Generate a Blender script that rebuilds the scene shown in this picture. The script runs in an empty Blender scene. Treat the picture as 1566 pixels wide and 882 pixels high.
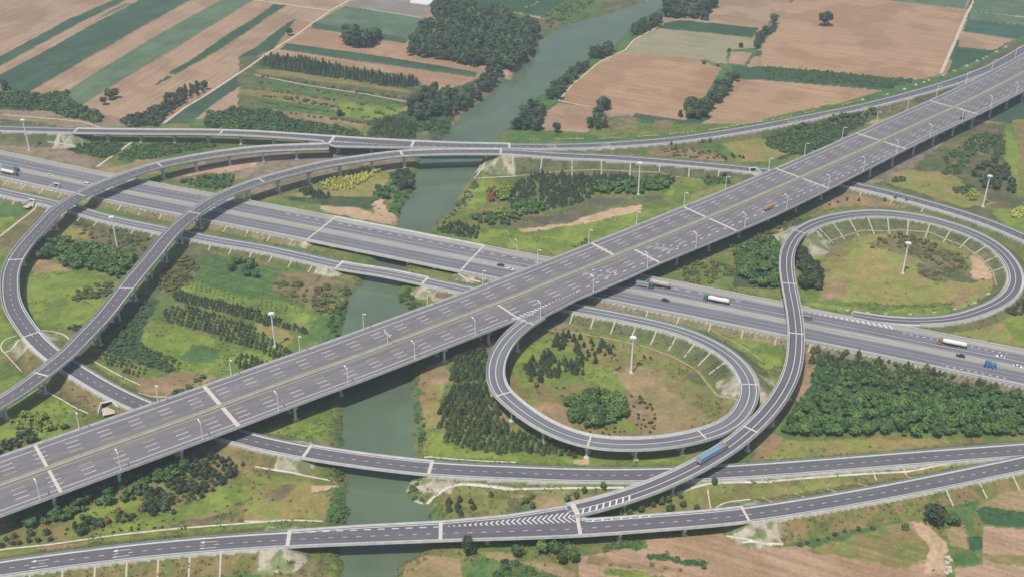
import bpy, math
import numpy as np
from math import radians as R

# ------------------------------------------------------------------ camera, sky, sun, exposure
SC = bpy.context.scene
COL = SC.collection
F, TH, H = 1720.0, R(29.7), 339.0            # focal length in photo pixels, downward tilt, height above the fields
cam = bpy.data.objects.new('camera', bpy.data.cameras.new('camera'))
COL.objects.link(cam)
cam.location = (0, 0, H)
cam.rotation_euler = (R(90) - TH, 0, 0)
cam.data.sensor_width = 36
cam.data.lens = 36 * F / 1566
cam.data.clip_start = 1
cam.data.clip_end = 20000
SC.camera = cam

SUN_EL, SUN_AZ = R(66), R(212)               # azimuth the light comes from, clockwise from +Y (the view direction)
w = bpy.data.worlds.new('World'); SC.world = w; w.use_nodes = True
nt = w.node_tree
sky = nt.nodes.new('ShaderNodeTexSky'); sky.sky_type = 'NISHITA'; sky.sun_disc = False
sky.sun_elevation = SUN_EL; sky.sun_rotation = SUN_AZ
sky.air_density = 1.3; sky.dust_density = 2.5
bg = nt.nodes['Background']; bg.inputs['Strength'].default_value = 0.085
nt.links.new(sky.outputs[0], bg.inputs['Color'])
sun = bpy.data.objects.new('sun', bpy.data.lights.new('sun', 'SUN')); COL.objects.link(sun)
sun.data.energy = 4.1; sun.data.angle = R(0.6); sun.data.color = (1, .95, .87)
sun.rotation_euler = (R(90) - SUN_EL, 0, math.pi - SUN_AZ)
SC.view_settings.view_transform = 'Standard'
SC.view_settings.look = 'None'
SC.view_settings.gamma = 1
SC.view_settings.exposure = 0.07
SC.view_settings.use_curve_mapping = False
SC.cycles.max_bounces = 5
SC.cycles.diffuse_bounces = 2
SC.cycles.volume_bounces = 0
SC.cycles.transparent_max_bounces = 4
KALB = 1.12                                    # how much brighter a level sunlit surface shows than its albedo

rng = np.random.default_rng(7)

# ------------------------------------------------------------------ measuring the photograph
TILE = {'o': (0, 0, 1)}
for n_, (x_, y_) in {'t1': (0, 0), 't2': (390, 0), 't3': (780, 0), 't4': (1166, 0), 't5': (0, 215), 't6': (390, 215), 't7': (780, 215), 't8': (1166, 215),
                     'u1': (0, 430), 'u2': (390, 430), 'u3': (780, 430), 'u4': (1166, 430)}.items():
    TILE[n_] = (x_, y_, 3.915)
for n_, (x_, y_) in {'u5': (0, 650), 'u6': (390, 650), 'u7': (780, 650), 'u8': (1166, 650)}.items():
    TILE[n_] = (x_, y_, 3.8025)
def P(tile, *xy):
    x0, y0, s = TILE[tile]
    a = np.array(xy, float).reshape(-1, 2)
    return a / s + (x0, y0)
def at(p, z=0.0):
    """surveyed picture positions -> world xy on the level z"""
    p = np.atleast_2d(np.asarray(p, float))
    u = (p[:, 0] - 783) / F; v = (p[:, 1] - 441) / F
    Y = math.cos(TH) - v * math.sin(TH); Z = -math.sin(TH) - v * math.cos(TH)
    t = -(H - z) / Z
    return np.stack([u * t, Y * t], 1)

def lin(rgb):
    c = np.array(rgb, float) / 255
    return np.where(c <= .04045, c / 12.92, ((c + .055) / 1.055) ** 2.4)
def alb(rgb):
    return lin(rgb) / KALB

# ------------------------------------------------------------------ numpy noise
def vnoise(P2, scale, seed=0):
    q = P2 / scale
    i = np.floor(q).astype(np.int64); f = q - i; f = f * f * (3 - 2 * f)
    def h(a, b):
        n = (a * 374761393 + b * 668265263 + seed * 1442695041) & 0xffffffff
        n = ((n ^ (n >> 13)) * 1274126177) & 0xffffffff
        return ((n ^ (n >> 16)) & 0xffff) / 65535.0
    a = h(i[:, 0], i[:, 1]); b = h(i[:, 0] + 1, i[:, 1]); c = h(i[:, 0], i[:, 1] + 1); d = h(i[:, 0] + 1, i[:, 1] + 1)
    return (a * (1 - f[:, 0]) + b * f[:, 0]) * (1 - f[:, 1]) + (c * (1 - f[:, 0]) + d * f[:, 0]) * f[:, 1]
def fbm(P2, scale, seed=0, o=4):
    t = 0; a = .5; n = 0
    for k in range(o):
        t = t + a * vnoise(P2, scale / 2 ** k, seed + k * 17); n += a; a *= .55
    return t / n
def inside(Pt, poly):
    x, y = Pt[:, 0], Pt[:, 1]; r = np.zeros(len(Pt), bool); j = len(poly) - 1
    for i in range(len(poly)):
        xi, yi = poly[i]; xj, yj = poly[j]
        if yi != yj:
            r ^= ((yi > y) != (yj > y)) & (x < (xj - xi) * (y - yi) / (yj - yi) + xi)
        j = i
    return r

# ------------------------------------------------------------------ materials
def newmat(name):
    m = bpy.data.materials.new(name); m.use_nodes = True
    b = m.node_tree.nodes['Principled BSDF']
    return m, m.node_tree, b
def pmat(name, rgb, rough=.85, var=.12, scale=.6, bump=0., metal=0., rnd=0., detail=4, spec=.3):
    """noise-mottled paint, concrete, metal ..."""
    m, t, b = newmat(name)
    b.inputs['Roughness'].default_value = rough; b.inputs['Metallic'].default_value = metal
    b.inputs['Specular IOR Level'].default_value = spec
    tc = t.nodes.new('ShaderNodeTexCoord'); ge = t.nodes.new('ShaderNodeNewGeometry')
    no = t.nodes.new('ShaderNodeTexNoise'); no.inputs['Scale'].default_value = scale; no.inputs['Detail'].default_value = detail
    t.links.new(ge.outputs['Position'] if rnd == 0 else tc.outputs['Object'], no.inputs['Vector'])
    mr = t.nodes.new('ShaderNodeMapRange'); mr.inputs[1].default_value = .3; mr.inputs[2].default_value = .7
    mr.inputs[3].default_value = 1 - var; mr.inputs[4].default_value = 1 + var
    t.links.new(no.outputs['Fac'], mr.inputs[0])
    val = mr.outputs[0]
    if rnd:
        oi = t.nodes.new('ShaderNodeObjectInfo')
        m2 = t.nodes.new('ShaderNodeMapRange'); m2.inputs[3].default_value = 1 - rnd; m2.inputs[4].default_value = 1 + rnd
        t.links.new(oi.outputs['Random'], m2.inputs[0])
        mu = t.nodes.new('ShaderNodeMath'); mu.operation = 'MULTIPLY'
        t.links.new(val, mu.inputs[0]); t.links.new(m2.outputs[0], mu.inputs[1]); val = mu.outputs[0]
    mx = t.nodes.new('ShaderNodeVectorMath'); mx.operation = 'SCALE'
    mx.inputs[0].default_value = tuple(rgb); t.links.new(val, mx.inputs['Scale'])
    t.links.new(mx.outputs[0], b.inputs['Base Color'])
    if bump:
        bu = t.nodes.new('ShaderNodeBump'); bu.inputs['Strength'].default_value = bump
        t.links.new(no.outputs['Fac'], bu.inputs['Height']); t.links.new(bu.outputs[0], b.inputs['Normal'])
    return m
def leafmat(name, rgb, rnd=.3, warm=.25):
    m, t, b = newmat(name)
    b.inputs['Roughness'].default_value = .7; b.inputs['Specular IOR Level'].default_value = .15
    oi = t.nodes.new('ShaderNodeObjectInfo'); ge = t.nodes.new('ShaderNodeNewGeometry')
    no = t.nodes.new('ShaderNodeTexNoise'); no.inputs['Scale'].default_value = .55; no.inputs['Detail'].default_value = 3
    t.links.new(ge.outputs['Position'], no.inputs['Vector'])
    ad = t.nodes.new('ShaderNodeMath'); ad.operation = 'ADD'
    t.links.new(oi.outputs['Random'], ad.inputs[0]); t.links.new(no.outputs['Fac'], ad.inputs[1])
    mr = t.nodes.new('ShaderNodeMapRange'); mr.inputs[1].default_value = .3; mr.inputs[2].default_value = 1.7
    mr.inputs[3].default_value = 1 - rnd; mr.inputs[4].default_value = 1 + rnd
    t.links.new(ad.outputs[0], mr.inputs[0])
    mix = t.nodes.new('ShaderNodeMix'); mix.data_type = 'RGBA'
    c = np.array(rgb)
    mix.inputs[6].default_value = (*(c * (1 - warm * .3)), 1)
    mix.inputs[7].default_value = (*(c * np.array([1 + warm * 1.6, 1 + warm * .7, 1 - warm * .3])), 1)
    wn = t.nodes.new('ShaderNodeTexWhiteNoise'); wn.noise_dimensions = '1D'
    t.links.new(oi.outputs['Random'], wn.inputs['W']); t.links.new(wn.outputs['Value'], mix.inputs[0])
    mx = t.nodes.new('ShaderNodeVectorMath'); mx.operation = 'SCALE'
    t.links.new(mix.outputs[2], mx.inputs[0]); t.links.new(mr.outputs[0], mx.inputs['Scale'])
    t.links.new(mx.outputs[0], b.inputs['Base Color'])
    return m
def asphalt(name, rgb, wear=.10, lanes=3.75):
    """uv.x = metres across from the axis, uv.y = metres along"""
    m, t, b = newmat(name)
    b.inputs['Roughness'].default_value = .9; b.inputs['Specular IOR Level'].default_value = .25
    uv = t.nodes.new('ShaderNodeUVMap'); ge = t.nodes.new('ShaderNodeNewGeometry')
    mp = t.nodes.new('ShaderNodeMapping'); mp.inputs['Scale'].default_value = (1.1, .012, 1)
    t.links.new(uv.outputs[0], mp.inputs['Vector'])
    n1 = t.nodes.new('ShaderNodeTexNoise'); n1.inputs['Scale'].default_value = 1.; n1.inputs['Detail'].default_value = 4
    t.links.new(mp.outputs[0], n1.inputs['Vector'])
    mp2 = t.nodes.new('ShaderNodeMapping'); mp2.inputs['Scale'].default_value = (.27, .035, 1)
    t.links.new(uv.outputs[0], mp2.inputs['Vector'])
    n2 = t.nodes.new('ShaderNodeTexNoise'); n2.inputs['Scale'].default_value = 1.; n2.inputs['Detail'].default_value = 5
    t.links.new(mp2.outputs[0], n2.inputs['Vector'])
    n3 = t.nodes.new('ShaderNodeTexNoise'); n3.inputs['Scale'].default_value = 1.3; n3.inputs['Detail'].default_value = 5
    t.links.new(ge.outputs['Position'], n3.inputs['Vector'])
    def mrange(s, lo, hi):
        r = t.nodes.new('ShaderNodeMapRange'); r.inputs[1].default_value = .3; r.inputs[2].default_value = .7
        r.inputs[3].default_value = lo; r.inputs[4].default_value = hi; t.links.new(s, r.inputs[0]); return r.outputs[0]
    def mul(a, c):
        q = t.nodes.new('ShaderNodeMath'); q.operation = 'MULTIPLY'; t.links.new(a, q.inputs[0]); t.links.new(c, q.inputs[1]); return q.outputs[0]
    su = t.nodes.new('ShaderNodeSeparateXYZ'); t.links.new(uv.outputs[0], su.inputs[0])
    ma = t.nodes.new('ShaderNodeMath'); ma.operation = 'MULTIPLY'; ma.inputs[1].default_value = 6.2832 / 1.85; t.links.new(su.outputs[0], ma.inputs[0])
    co = t.nodes.new('ShaderNodeMath'); co.operation = 'COSINE'; t.links.new(ma.outputs[0], co.inputs[0])
    ck = t.nodes.new('ShaderNodeMapRange'); ck.inputs[1].default_value = -1; ck.inputs[2].default_value = 1; ck.inputs[3].default_value = .93; ck.inputs[4].default_value = 1.05; t.links.new(co.outputs[0], ck.inputs[0])
    v = mul(ck.outputs[0], mul(mul(mrange(n1.outputs['Fac'], 1 - wear, 1 + wear), mrange(n2.outputs['Fac'], 1 - wear, 1 + wear)), mrange(n3.outputs['Fac'], .93, 1.06)))
    mx = t.nodes.new('ShaderNodeVectorMath'); mx.operation = 'SCALE'; mx.inputs[0].default_value = tuple(rgb)
    t.links.new(v, mx.inputs['Scale']); t.links.new(mx.outputs[0], b.inputs['Base Color'])
    return m
M = {}
M['asphalt_main'] = asphalt('asphalt_main', alb((124, 120, 124)), .14)
M['asphalt_ramp'] = asphalt('asphalt_ramp', alb((107, 104, 110)), .11)
M['asphalt_old'] = asphalt('asphalt_old', alb((120, 119, 126)), .15)
M['asphalt_pale'] = asphalt('asphalt_pale', alb((168, 163, 156)), .12)
M['concrete'] = pmat('concrete', (.62, .60, .57), .8, .12, .5)
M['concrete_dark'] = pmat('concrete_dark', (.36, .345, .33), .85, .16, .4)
M['kerb'] = pmat('kerb', alb((196, 194, 190)), .85, .12, .5)
M['concrete_joint'] = pmat('concrete_joint', alb((206, 200, 190)), .8, .12, .8)
M['parapet'] = pmat('parapet', (.66, .645, .62), .75, .14, .35)
M['white_line'] = pmat('white_line', alb((222, 220, 220)), .6, .10, .7)
M['faint_line'] = pmat('faint_line', alb((176, 174, 178)), .7, .12, .5)
M['yellow_line'] = pmat('yellow_line', alb((204, 178, 122)), .6, .10, .7)
M['median'] = pmat('median', alb((178, 181, 166)), .8, .12, .3)
M['rail'] = pmat('rail', (.70, .74, .76), .45, .06, .5, metal=.1)
M['rail_green'] = pmat('rail_green', alb((140, 170, 166)), .5, .08, .5)
M['chute'] = pmat('chute', alb((196, 188, 168)), .9, .15, .9)
M['path'] = pmat('path', alb((212, 196, 172)), .95, .14, .35)
M['pale_path'] = pmat('pale_path', alb((212, 204, 190)), .95, .22, .3)
M['steel'] = pmat('steel', (.86, .86, .86), .45, .04, 1)
M['lamp_glass'] = pmat('lamp_glass', alb((232, 234, 234)), .3, .02, 1)
M['trunk'] = pmat('trunk', (.09, .07, .05), .9, .2, 2)
M['dull_path'] = pmat('dull_path', alb((172, 158, 132)), .95, .2, .4)
M['stone'] = pmat('stone', alb((200, 192, 176)), .9, .3, 1.2, bump=.4)
M['tyre'] = pmat('tyre', (.012, .012, .013), .8, .1, 3)
M['glass'] = pmat('glass', (.02, .03, .04), .08, .02, 1, spec=.6)
M['dark'] = pmat('dark', (.02, .02, .022), .8, .1, 2)
M['painted_shade'] = pmat('painted_shade', (.03, .028, .025), .95, .1, 1)  # near-black colour standing in for the shade inside the culverts
M['pole_wood'] = pmat('pole_wood', alb((190, 186, 180)), .8, .1, 1)
def paint(name, rgb, rough=.35, metal=0.): 
    if name not in M: M[name] = pmat(name, alb(rgb), rough, .04, 2, metal=metal, spec=.5)
    return M[name]

# ------------------------------------------------------------------ objects
def tag(o, label=None, cat=None, group=None, kind=None):
    if label: o['label'] = label
    if cat: o['category'] = cat
    if group: o['group'] = group
    if kind: o['kind'] = kind
    return o
def mesh_from(name, V, Fc, mats, uv=None, midx=None, smooth=False):
    """V (n,3), Fc list of faces or (m,4) array"""
    me = bpy.data.meshes.new(name)
    V = np.asarray(V, np.float32)
    if isinstance(Fc, np.ndarray):
        nf, k = Fc.shape
        me.vertices.add(len(V)); me.vertices.foreach_set('co', V.ravel())
        me.loops.add(nf * k); me.loops.foreach_set('vertex_index', Fc.astype(np.int32).ravel())
        me.polygons.add(nf); me.polygons.foreach_set('loop_start', np.arange(0, nf * k, k, dtype=np.int32))
        me.polygons.foreach_set('loop_total', np.full(nf, k, np.int32))
    else:
        me.from_pydata(V.tolist(), [], Fc)
    me.update(calc_edges=True)
    if uv is not None:
        l = me.uv_layers.new(name='UVMap')
        vi = np.empty(len(me.loops), np.int32); me.loops.foreach_get('vertex_index', vi)
        l.data.foreach_set('uv', np.asarray(uv, np.float32)[vi].ravel())
    for m in (mats if isinstance(mats, (list, tuple)) else [mats]): me.materials.append(m)
    if midx is not None: me.polygons.foreach_set('material_index', np.asarray(midx, np.int32))
    if smooth: me.polygons.foreach_set('use_smooth', np.ones(len(me.polygons), bool))
    me.validate()
    return me
def obj(name, me, parent=None, loc=(0, 0, 0), rz=0.):
    o = bpy.data.objects.new(name, me); COL.objects.link(o)
    o.location = loc; o.rotation_euler = (0, 0, rz)
    if parent is not None: o.parent = parent
    return o
def empty(name, loc=(0, 0, 0), rz=0.):
    o = bpy.data.objects.new(name, None); COL.objects.link(o); o.location = loc; o.rotation_euler = (0, 0, rz)
    o.empty_display_size = 1
    return o
class MB:
    """collects simple solids into one mesh"""
    def __init__(s): s.V = []; s.F = []; s.uv = []; s.m = []; s.n = 0
    def add(s, V, Fc, uv=None, mi=0):
        V = np.asarray(V, float)
        s.V.append(V); s.F += [tuple(i + s.n for i in f) for f in Fc]; s.n += len(V)
        s.uv.append(np.zeros((len(V), 2)) if uv is None else np.asarray(uv, float)); s.m += [mi] * len(Fc)
        return s
    def box(s, c, d, mi=0, taper=1., rz=0.):
        x, y, z = np.array(d) / 2.
        V = np.array([(-x, -y, -z), (x, -y, -z), (x, y, -z), (-x, y, -z), (-x * taper, -y * taper, z), (x * taper, -y * taper, z), (x * taper, y * taper, z), (-x * taper, y * taper, z)])
        if rz:
            cs, sn = math.cos(rz), math.sin(rz); V = V @ np.array([[cs, sn, 0], [-sn, cs, 0], [0, 0, 1]])
        return s.add(V + np.array(c), [(0, 3, 2, 1), (4, 5, 6, 7), (0, 1, 5, 4), (1, 2, 6, 5), (2, 3, 7, 6), (3, 0, 4, 7)], mi=mi)
    def prism(s, prof, x0, x1, mi=0, axis='x'):
        """closed profile in (y,z), extruded along x"""
        n = len(prof); V = [(x0, a, b) for a, b in prof] + [(x1, a, b) for a, b in prof]
        if axis == 'y': V = [(a, x, b) for x, a, b in V]
        Fc = [tuple(range(n))[::-1], tuple(range(n, 2 * n))] + [(i, (i + 1) % n, n + (i + 1) % n, n + i) for i in range(n)]
        return s.add(V, Fc, mi=mi)
    def tube(s, a, b, r0, r1=None, n=8, mi=0, cap=True):
        a, b = np.array(a, float), np.array(b, float); r1 = r0 if r1 is None else r1
        d = b - a; d /= np.linalg.norm(d); u = np.cross(d, (0, 0, 1) if abs(d[2]) < .9 else (1, 0, 0)); u /= np.linalg.norm(u); v = np.cross(d, u)
        an = np.arange(n) * 2 * math.pi / n; ring = np.outer(np.cos(an), u) + np.outer(np.sin(an), v)
        V = np.vstack([a + ring * r0, b + ring * r1])
        Fc = [(i, (i + 1) % n, n + (i + 1) % n, n + i) for i in range(n)]
        if cap: Fc += [tuple(range(n))[::-1], tuple(range(n, 2 * n))]
        return s.add(V, Fc, mi=mi)
    def build(s, name, mats, parent=None, smooth=False, **k):
        me = mesh_from(name, np.vstack(s.V), s.F, mats, np.vstack(s.uv), s.m, smooth)
        return obj(name, me, parent, **k)
    def mesh(s, name, mats): return mesh_from(name, np.vstack(s.V), s.F, mats, np.vstack(s.uv), s.m)

# ------------------------------------------------------------------ roads: axes surveyed from the picture
class Road:
    def __init__(s, ctrl, wl, wr, step=3., sig=8., edge=None):
        """ctrl rows (px,py,z); wl/wr half widths (number or list of (control index value))"""
        c = np.array(ctrl, float)
        xy = np.vstack([at(p[:2], p[2]) for p in c])
        d = np.r_[0, np.cumsum(np.hypot(*np.diff(xy, axis=0).T))]
        n = len(c)
        wl = np.full(n, wl) if np.isscalar(wl) else np.array(wl, float); wr = np.full(n, wr) if np.isscalar(wr) else np.array(wr, float)
        # centripetal-ish cubic through the points
        t = np.arange(0, d[-1] + .5, 1.)
        def cub(y):
            m = np.gradient(y, d)
            i = np.clip(np.searchsorted(d, t, side='right') - 1, 0, n - 2); h = d[i + 1] - d[i]; u = (t - d[i]) / h
            return ((2 * u ** 3 - 3 * u ** 2 + 1) * y[i] + (u ** 3 - 2 * u ** 2 + u) * h * m[i] + (-2 * u ** 3 + 3 * u ** 2) * y[i + 1] + (u ** 3 - u ** 2) * h * m[i + 1])
        X, Y = cub(xy[:, 0]), cub(xy[:, 1])
        Z, WL, WR = (np.interp(t, d, a) for a in (c[:, 2], wl, wr))
        def sm(a, g, keep=True):
            k = int(3 * g); 
            if k < 1: return a
            ker = np.exp(-.5 * (np.arange(-k, k + 1) / g) ** 2); ker /= ker.sum()
            pad = np.r_[2 * a[0] - a[k:0:-1], a, 2 * a[-1] - a[-2:-k - 2:-1]]
            return np.convolve(pad, ker, 'valid')
        X, Y = sm(X, sig), sm(Y, sig); Z = sm(Z, 18); WL, WR = sm(WL, 4), sm(WR, 4)
        d2 = np.r_[0, np.cumsum(np.hypot(np.diff(X), np.diff(Y)))]
        s.L = d2[-1]; k = max(2, int(s.L / step)); q = np.linspace(0, s.L, k + 1)
        s.s = q; s.x, s.y, s.z, s.wl, s.wr = (np.interp(q, d2, a) for a in (X, Y, Z, WL, WR))
        tx, ty = np.gradient(s.x, q), np.gradient(s.y, q); l = np.hypot(tx, ty); s.tx, s.ty = tx / l, ty / l
    def S(s, px, py):
        """arc length nearest to a picture position"""
        z = s.z; best = None
        for _ in range(2):
            zz = 5. if best is None else z[best]
            p = at((px, py), zz)[0]; best = int(np.argmin((s.x - p[0]) ** 2 + (s.y - p[1]) ** 2))
        return float(s.s[best])
    def off(s, px, py):
        i = int(np.argmin(abs(s.s - s.S(px, py)))); p = at((px, py), s.z[i])[0]
        return float((p[0] - s.x[i]) * -s.ty[i] + (p[1] - s.y[i]) * s.tx[i])
    def ip(s, q, *names): return [np.interp(q, s.s, getattr(s, n)) for n in names]
    def pt(s, q, o, dz=0., base=0):
        x, y, z, wl, wr, tx, ty = s.ip(q, 'x', 'y', 'z', 'wl', 'wr', 'tx', 'ty')
        oo = o + (wl if base > 0 else -wr if base < 0 else 0)
        return np.stack([x - ty * oo, y + tx * oo, z + dz + 0 * x], -1)
    def qs(s, a, b, step=None):
        a, b = max(0, min(a, b)), min(s.L, max(a, b))
        k = max(1, int(math.ceil((b - a) / (step or 3.)))); return np.linspace(a, b, k + 1)
    def sweep(s, mb, a, b, prof, closed=True, mi=0, step=None, uvoff=True):
        """prof rows (base, offset, dz): base +1 left edge, 0 axis, -1 right edge"""
        q = s.qs(a, b, step); n = len(prof); k = len(q)
        ring = np.stack([s.pt(q, o, dz, bs) for bs, o, dz in prof], 1)      # k,n,3
        x, y, wl, wr, tx, ty = s.ip(q, 'x', 'y', 'wl', 'wr', 'tx', 'ty')
        uv = np.stack([np.stack([(ring[:, j, 0] - x) * -ty + (ring[:, j, 1] - y) * tx, q], -1) for j in range(n)], 1)
        Fc = []
        m = n if closed else n - 1
        for i in range(k - 1):
            for j in range(m):
                j2 = (j + 1) % n; Fc.append((i * n + j, i * n + j2, (i + 1) * n + j2, (i + 1) * n + j))
        if closed: Fc += [tuple(range(n))[::-1], tuple((k - 1) * n + j for j in range(n))]
        mb.add(ring.reshape(-1, 3), Fc, uv.reshape(-1, 2), mi); return mb
    def strip(s, mb, a, b, l, r, dz, mi=0, step=None):
        """flat ribbon, l and r rows (base, offset)"""
        return s.sweep(mb, a, b, [(r[0], r[1], dz), (l[0], l[1], dz)], False, mi, step)
    def dash(s, mb, a, b, o, w, on, period, dz=.03, base=0, mi=0, phase=0.):
        q = a + phase
        while q < b:
            s.strip(mb, q, min(q + on, b), (base, o + w / 2), (base, o - w / 2), dz, mi, 3.); q += period

def tl(tile, *rows):
    """rows x,y,z in a tile -> list of px,py,z"""
    a = np.array(rows, float).reshape(-1, 3); p = P(tile, *a[:, :2].ravel())
    return [(*p[i], a[i, 2]) for i in range(len(a))]
ZA = 11.
# A: surveyed along its far edge, then shifted to the axis
_edgeA = [(-60, 719), (0, 698.5), (42.2, 683.5), (123, 655.6), (168.7, 640), (250, 611.7), (308.5, 592), (352, 575.6), (392.9, 560), (460, 538.6), (558.6, 502.8), (653, 468.3),
          (757.8, 430), (822.6, 404.5), (885, 380), (974, 345.3), (1044, 317), (1109.5, 290.9), (1173, 263.5), (1231, 239.3), (1281, 217.5), (1360, 181.4),
          (1423.5, 154), (1476, 128.8), (1516.8, 108.9), (1566, 82.6), (1640, 42)]
A = Road([(x, y, ZA) for x, y in _edgeA], 0., 43.4, sig=22)
_edgeAr = [(0, 787), (100.7, 746), (375, 650), (560, 577), (694, 525), (760, 498.2), (794, 487), (806, 490), (818.5, 493.6), (841.6, 480.7), (882, 459), (960, 426), (1010, 403), (1130, 354), (1275, 290.4), (1393, 229), (1500.6, 177.5), (1566, 147)]
_so = sorted((A.S(*p), -A.off(*p)) for p in _edgeAr)
_so = [(q, max(43.0, o)) for q, o in _so]
A.x, A.y = A.x + A.ty * 21.7, A.y - A.tx * 21.7                  # axis
A.wl[:] = 21.7
A.wr = np.interp(A.s, [q for q, o in _so], [o - 21.7 for q, o in _so])
NOSE = A.S(806, 489)
_f = np.clip((A.S(1395, 229) - A.s) / (A.S(1395, 229) - A.S(1180, 330)), 0, 1)
A.wr = 21.7 + (A.wr - 21.7) * _f
A.wr[A.s < NOSE] = 21.7
# B
_top = [(-70, 216.5), (0, 230.9), (153, 263.5), (332, 298), (505, 330), (607, 350), (732, 374.6), (1086, 440.7), (1166, 456.8), (1380.6, 497.7), (1447, 511.7), (1566, 534.7), (1650, 551)]
B = Road([(x, y, 3.) for x, y in _top], 0., 38., sig=40)
B.x, B.y = B.x + B.ty * 19., B.y - B.tx * 19.; B.wl[:] = 19.; B.wr[:] = 19.

K = Road([(-60, 280, 2.6), (0, 293.4, 2.6), (80.5, 311.3, 2.6), (177.5, 337.6, 2.6), (250, 352.5, 2.6), (337, 369.5, 2.7), (400, 380, 2.9), (464, 393.8, 3.1), (517, 406, 3.3), (591.8, 417.8, 3.5),
          (651.7, 430.5, 3.4), (713, 443.5, 3.2), (800, 458, 3.), (840, 465, 3.2), (882, 472.4, 3.7), (921, 479, 4.2), (997, 494.5, 4.9), (1033, 503.5, 5.2), (1065.5, 515, 5.4), (1095, 529.5, 5.6), (1122, 548, 5.7), (1135, 562, 5.8), (1147, 587, 5.9),
          (1142.5, 618, 6.1), (1119, 647.5, 6.2), (1079, 664, 6.7), (1020, 676, 7.2), (964, 679.5, 7.6), (899, 675, 8.2), (836, 652, 8.9), (784, 616, 9.4), (765.5, 600, 9.6), (757, 566, 10.1), (769.3, 530, 10.5), (788, 508, 10.8), (811, 490, 11.), (824, 482.5, 11.)],
         4.95, 4.95, sig=7)
S = Road([(1200, 461, 3.), (1290, 478, 3.), (1340, 486.5, 3.), (1383, 490.7, 3.), (1425, 490.5, 3.1), (1464, 486, 3.3), (1500, 475, 3.5), (1531, 461, 3.8), (1550, 443, 4.1), (1554, 421, 4.4), (1543, 397, 4.8), (1522, 376, 5.1), (1491, 358.6, 5.5), (1457, 346, 5.9), (1420.7, 336, 6.3), (1380, 329, 6.7), (1339.7, 326, 7.1), (1297.5, 329, 7.6), (1255.4, 338, 8.2),
          (1224.5, 353.6, 8.8), (1205.6, 381, 9.5), (1202.5, 403, 9.9), (1206, 432.9, 10.3), (1213.5, 471.4, 10.6), (1217.7, 510, 10.6), (1216.5, 540, 10.5), (1211.5, 568, 10.3), (1195.4, 602, 10.), (1174, 631, 9.8), (1148, 657, 9.5), (1120, 680, 9.3), (1086, 701.7, 9.0), (1033, 729, 8.5), (990, 747.5, 7.9), (930, 767, 7.2), (875, 781, 6.6), (840, 788, 6.5)],
         4.6, 4.6, sig=7)
C = Road([(503.4, 224.2, 8.5), (460, 225.5, 8.7), (400, 228.3, 9.0), (306.5, 240.5, 9.8), (244.4, 252.6, 10.6), (176, 275, 11.2), (126.4, 297, 11.2), (93, 317, 10.6), (60, 351.7, 9.6), (38, 375, 8.9), (23.5, 396.6, 8.2), (16, 415, 7.4), (15.4, 431, 6.8), (20.4, 470.9, 5.8), (32, 490, 5.3), (47, 511, 4.9), (72.8, 537, 4.4), (110, 562.8, 4.), (153, 589, 3.7), (202, 614, 3.4), (280, 643, 3.2),
          (367.7, 669, 3.4), (402, 677.6, 3.7), (470, 691, 4.1), (528, 700, 4.4), (604.5, 710, 4.5), (661, 716, 4.4), (720, 719.7, 4.2), (780.8, 722, 4.), (850, 725, 3.7), (919.5, 726.4, 3.4), (1001, 725.8, 3.1), (1119.5, 721, 3.), (1177.4, 717.3, 3.), (1292, 708.7, 3.), (1424, 698, 3.2), (1555, 688.3, 3.5), (1650, 681, 3.5)],
         5.3, 5.3, sig=8)
D = Road([(-70, 652, 8.), (-30, 632, 8.5), (9, 612.6, 9.2), (47.3, 585.3, 9.9), (69, 569.7, 10.4), (81.7, 557.7, 10.7), (103.4, 542, 11.1), (130, 513, 11.5), (161, 482, 11.8), (175, 463, 11.9), (192, 441.8, 12), (210.7, 418, 12), (232.4, 393.8, 12), (255.4, 364.4, 12), (279.7, 340, 12), (299, 325, 12), (333, 303, 12), (399, 277, 12), (467, 258.6, 11.7), (492, 252.6, 11.5), (557.7, 242.4, 11),
          (616.5, 235.2, 10.5), (670, 233, 10.2), (724.6, 232.3, 9.8), (766, 232.6, 9.3), (872, 239.4, 7.8), (915, 241, 7), (985.6, 245.6, 5.8), (1051, 250.8, 4.8), (1117, 257, 3.9), (1150.4, 260.5, 3.5), (1230, 270, 3.), (1311.6, 285, 3.), (1339.7, 291.4, 2.9), (1393, 305, 2.8), (1448, 320.5, 2.6), (1488, 333, 2.5), (1527.5, 347, 2.5), (1564.5, 363, 2.5), (1660, 405, 2.5)],
         5.3, 5.3, sig=8)
Q = Road([(-70, 195.5, 6.6), (0, 197.4, 6.9), (111, 200.5, 7.5), (220, 202, 8.), (336, 203, 8.4), (390, 205, 8.5), (460, 209.5, 8.5), (503, 212.5, 8.5), (511, 213, 8.5), (560, 216, 8.4), (607, 218.7, 8.2), (633.7, 220, 8), (700, 222.7, 7.2), (781, 224.3, 6.1), (856, 224.8, 5), (928, 222.3, 4.2), (1019, 215.8, 3.5), (1104, 204.5, 3.5), (1180, 191.5, 4), (1235, 180.3, 5.), (1329.5, 161, 6.5), (1390.8, 145.2, 7.4), (1468.8, 121.6, 8.8), (1519.6, 101.5, 9.7), (1566, 75, 10.5), (1640, 33, 10.8)],
         5.2, [5.2, 5.2, 5.2, 5.2, 5.2, 5.2, 5.2, 5.2, 15.5, 12.5, 10, 8.6, 6.6] + [5.3] * 13, sig=8)
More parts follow.
